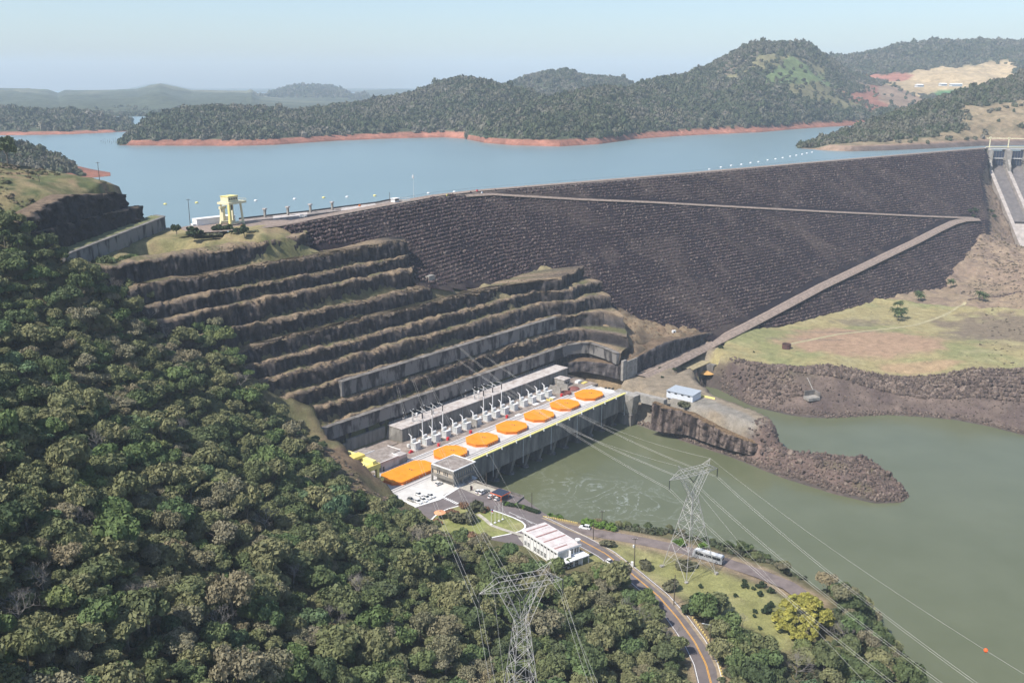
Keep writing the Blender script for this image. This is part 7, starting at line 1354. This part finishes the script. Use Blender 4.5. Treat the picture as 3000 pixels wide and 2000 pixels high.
for a, b in sh2:
    for k in range(3): bp.append((a+RNG.normal(0, 1.), b+abs(RNG.normal(0, 2.2)), RNG.uniform(.4, 1.1)))
for a, b in fill([(-282, 554), (-249, 537), (-224, 536), (-202, 546), (-178, 576), (-143, 594), (-105, 592), (-105, 640), (-143, 632), (-190, 606), (-222, 590), (-250, 575), (-280, 562)], 2.3): bp.append((a, b, RNG.uniform(.18, .7)*(1.8 if RNG.random() < .06 else 1)))
for a, b in fill([(-275, 556), (-250, 542), (-232, 541), (-222, 556), (-240, 566), (-262, 566)], 2.4): bp.append((a, b, RNG.uniform(.8, 1.9)))
sp_ = []
for a, b in fill([(-216, 453), (-190, 446), (-157, 441), (-138.5, 442), (-130, 450), (-129, 458), (-137, 470), (-158, 488), (-172, 480), (-186, 470), (-202, 462)], 1.8): sp_.append((a, b, RNG.uniform(.4, 1.1)*(1.8 if RNG.random() < .15 else 1)))
for a, b in resample(np.array([(-286, 460.5), (-252, 455), (-217.7, 450), (-184, 441.8), (-157, 440), (-139, 441.5), (-130, 450)]), 210):
    for k in range(3): sp_.append((a+RNG.normal(0, .9), b+abs(RNG.normal(.8, 1.6)), RNG.uniform(.4, 1.15)))
for a, b in resample(np.array([(-130, 450), (-128.5, 459), (-136.5, 470.5), (-157, 489), (-172, 481), (-190, 468)]), 90): sp_.append((a+RNG.normal(0, .6), b+RNG.normal(0, .6), RNG.uniform(.4, 1.)))
def stones(lst, protos, nm, host, n_big=290):
    lst = sorted(lst, key=lambda q: -q[2]/max(1, (wpos(q[0], q[1])-Vector((0, 0, 200))).length)); big, rest = lst[:n_big], lst[n_big:]
    for i, (a, b, s) in enumerate(big):
        p = wpos(a, b); o = bpy.data.objects.new('boulder', protos[i % 6].data); COL.objects.link(o); o.parent = host; o.location = p+Vector((0, 0, s*.25)); o.rotation_euler = tuple(RNG.uniform(-3, 3, 3)); o.scale = (s*RNG.uniform(.9, 1.4), s, s)
    n = len(rest); P3 = np.array([tuple(wpos(a, b)+Vector((0, 0, s*.2))) for a, b, s in rest]); s = np.array([q[2] for q in rest])
    scatter(nm, P3, RNG.uniform(-3, 3, (n, 3)), s[:, None]*np.c_[RNG.uniform(.9, 1.4, n), np.ones(n), np.ones(n)], protos, parent=host)
hb1 = bpy.data.objects.new('far_bank', None); COL.objects.link(hb1); tag(hb1, kind='structure'); stones(bp, brown_rocks, 'bank_rubble', gro)
bpy.data.objects.remove(hb1); stones(sp_, brown_rocks, 'spit_rubble', gro, 200)
bs_t = [leaf_mesh('foliage', inst_mat('dry_tuft', [(.27, .205, .135), (.20, .16, .11), (.32, .25, .165), (.15, .125, .085)], var=.3), 680+i, R0=1., hgt=.8, n=160, size=(.14, .3), lobes=7) for i in range(3)]
# fallen blocks and tufts on the benches, shoulder and dam toe
tf = []
for k in range(1, 12):
    for s in np.arange(250, ends[k][0], 2.3): tf.append(W(LV[k][0]-RNG.uniform(.2, 4.5), s+RNG.normal(0, .8), LV[k][1]+.2))
n = len(tf); rr_ = RNG.uniform(-3, 3, (n, 3)); scatter('bench_rubble', np.array([tuple(p) for p in tf]), rr_, RNG.uniform(.15, .55, (n, 1))*np.ones((1, 3)), brown_rocks)
bsr = []
for k in range(1, 12):
    for s in np.arange(245, ends[k][0]+1, 1.25):
        if RNG.random() < .72: bsr.append(W(LV[k][0]-RNG.uniform(-.9, 1.6), s+RNG.normal(0, .5), LV[k][1]-.35+RNG.normal(0, .3)))
n = len(bsr); scatter('bench_scrub', np.array([tuple(p) for p in bsr]), np.c_[np.zeros((n, 2)), RNG.uniform(0, 6, n)], RNG.uniform(.3, .95, (n, 1))*np.array((1, 1, .7)), bs_t)
tu = fill([(-372, 486), (-352, 478), (-312, 482), (-310, 588), (-335, 560), (-352, 540)], 3.4); P3 = np.array([tuple(wpos(a, b)) for a, b in tu]); n = len(P3); scatter('dry_scrub', P3, np.c_[np.zeros((n, 2)), RNG.uniform(0, 6, n)], RNG.uniform(.3, .9, (n, 1))*np.array((1, 1, .6)), bs_b)
hs = [(x, y) for x, y in zip(RNG.uniform(-330, -206, 3600), RNG.uniform(390, 640, 3600))]; P3 = np.array([(x, y, ground_z(x, y)) for x, y in hs]); k = (P3[:, 2] > 126) & (fbm(P3[:, 0]/30, P3[:, 1]/30, 44, 3) > -.12); P3 = P3[k]; n = len(P3); scatter('hill_scrub', P3, np.c_[np.zeros((n, 2)), RNG.uniform(0, 6, n)], RNG.uniform(.35, 1.0, (n, 1))*RNG.choice([1, 1, 1, 1.9], (n, 1))*np.array((1, 1, .75)), bs_o+bs_t)

# scrub and stones on the field and the dry slopes
def dry(name, poly, step, lo, hi, protos, p=1.0, z=.0):
    q = fill(poly, step); q = q[RNG.random(len(q)) < p]; P3 = np.array([tuple(wpos(a, b)) for a, b in q]); n = len(P3); scatter(name, P3+np.array((0, 0, z)), np.c_[np.zeros((n, 2)), RNG.uniform(0, 6, n)], (lo+(hi*1.3-lo)*RNG.random((n, 1))**2.2)*np.array((1, 1, .7)), protos)
bs_k = [leaf_mesh('foliage', inst_mat('dark_tuft', [(.13, .105, .08), (.17, .14, .105), (.10, .085, .06)], var=.3), 690+i, R0=1., hgt=.7, n=120, size=(.16, .3), lobes=7) for i in range(3)]
FR = [ans(*q, 26) for q in [(2870, 930), (2950, 890), (3080, 900), (3080, 1075), (2940, 1080), (2870, 1030)]]
dry('field_scrub', FR, 3.2, .15, .9, bs_k, .5); dry('field_tufts', FIELD, 7.5, .15, .5, bs_k, .35)
FU = [ans(*q, 28) for q in [(2800, 850), (2900, 800), (3050, 800), (3050, 905), (2900, 880)]]; dry('slope_scrub', FU, 3.2, .3, 1.2, bs_k, .6)
AB = [NS(CREST[-1]+CH_U*a+CH_V*b) for a, b in [(-8, 20), (-6, 120), (-4, 235), (60, 290), (-60, 330), (-90, 240), (-70, 160), (-40, 80)]]
dry('slope_stones', AB, 3.6, .4, 1.6, brown_rocks, .5); dry('slope_scrub', AB, 4.2, .4, 1.5, bs_t, .6)
sr = resample([ans(*q, 27) for q in [(2835, 886), (2870, 880), (2920, 881), (3020, 882)]], 70); P3 = np.array([tuple(wpos(a, b)) for a, b in sr]); n = 70; scatter('stone_row', P3, RNG.uniform(-3, 3, (n, 3)), RNG.uniform(.5, 1.4, (n, 1))*np.ones((1, 3)), dark_rocks)
dry('spit_stones', [(-214, 455), (-206, 456), (-192, 444), (-186, 468), (-196, 470), (-212, 480)], 1.7, .3, 1.3, brown_rocks, .8)
trk = [tuple(wpos(*ans(*q, 25))+Vector((0, 0, .1))) for q in [(2300, 1008), (2450, 975), (2580, 962), (2680, 950), (2760, 925), (2830, 895)]]; o = ribbon('field_track', trk, 2.6, mat('track_grass', (.36, .315, .19), .95, .2, .5), lift=.12, zf=gz_np); tag(o, kind='structure')

OCP = [ans(*q) for q in [(930, 1330, 43), (985, 1322, 44), (1040, 1370, 41), (1075, 1425, 37), (1120, 1445, 30), (1190, 1490, 24), (1080, 1460, 33), (990, 1420, 39)]]
dry('outcrop_scrub', OCP, 1.7, .3, 1.0, bs_t+bs_k, .8); dry('outcrop_stones', OCP, 2.0, .25, 1.1, brown_rocks, .6)
# ------------------------------------------------------------------ the hazy air
mb = MB(); mb.box(-9000, 9000, -420, 11500, -9, 420)
hz = mb.build('haze', None); tag(hz, kind='stuff'); hz.display_type = 'WIRE'
hm = bpy.data.materials.new('haze_air'); hm.use_nodes = True; ht = hm.node_tree; ht.nodes.clear()
pv = ht.nodes.new('ShaderNodeVolumePrincipled'); pv.inputs['Color'].default_value = (.74, .87, 1.0, 1); pv.inputs['Density'].default_value = 1.1e-4; pv.inputs['Anisotropy'].default_value = 0.0
ho = ht.nodes.new('ShaderNodeOutputMaterial'); ht.links.new(pv.outputs[0], ho.inputs['Volume']); hz.data.materials.append(hm)
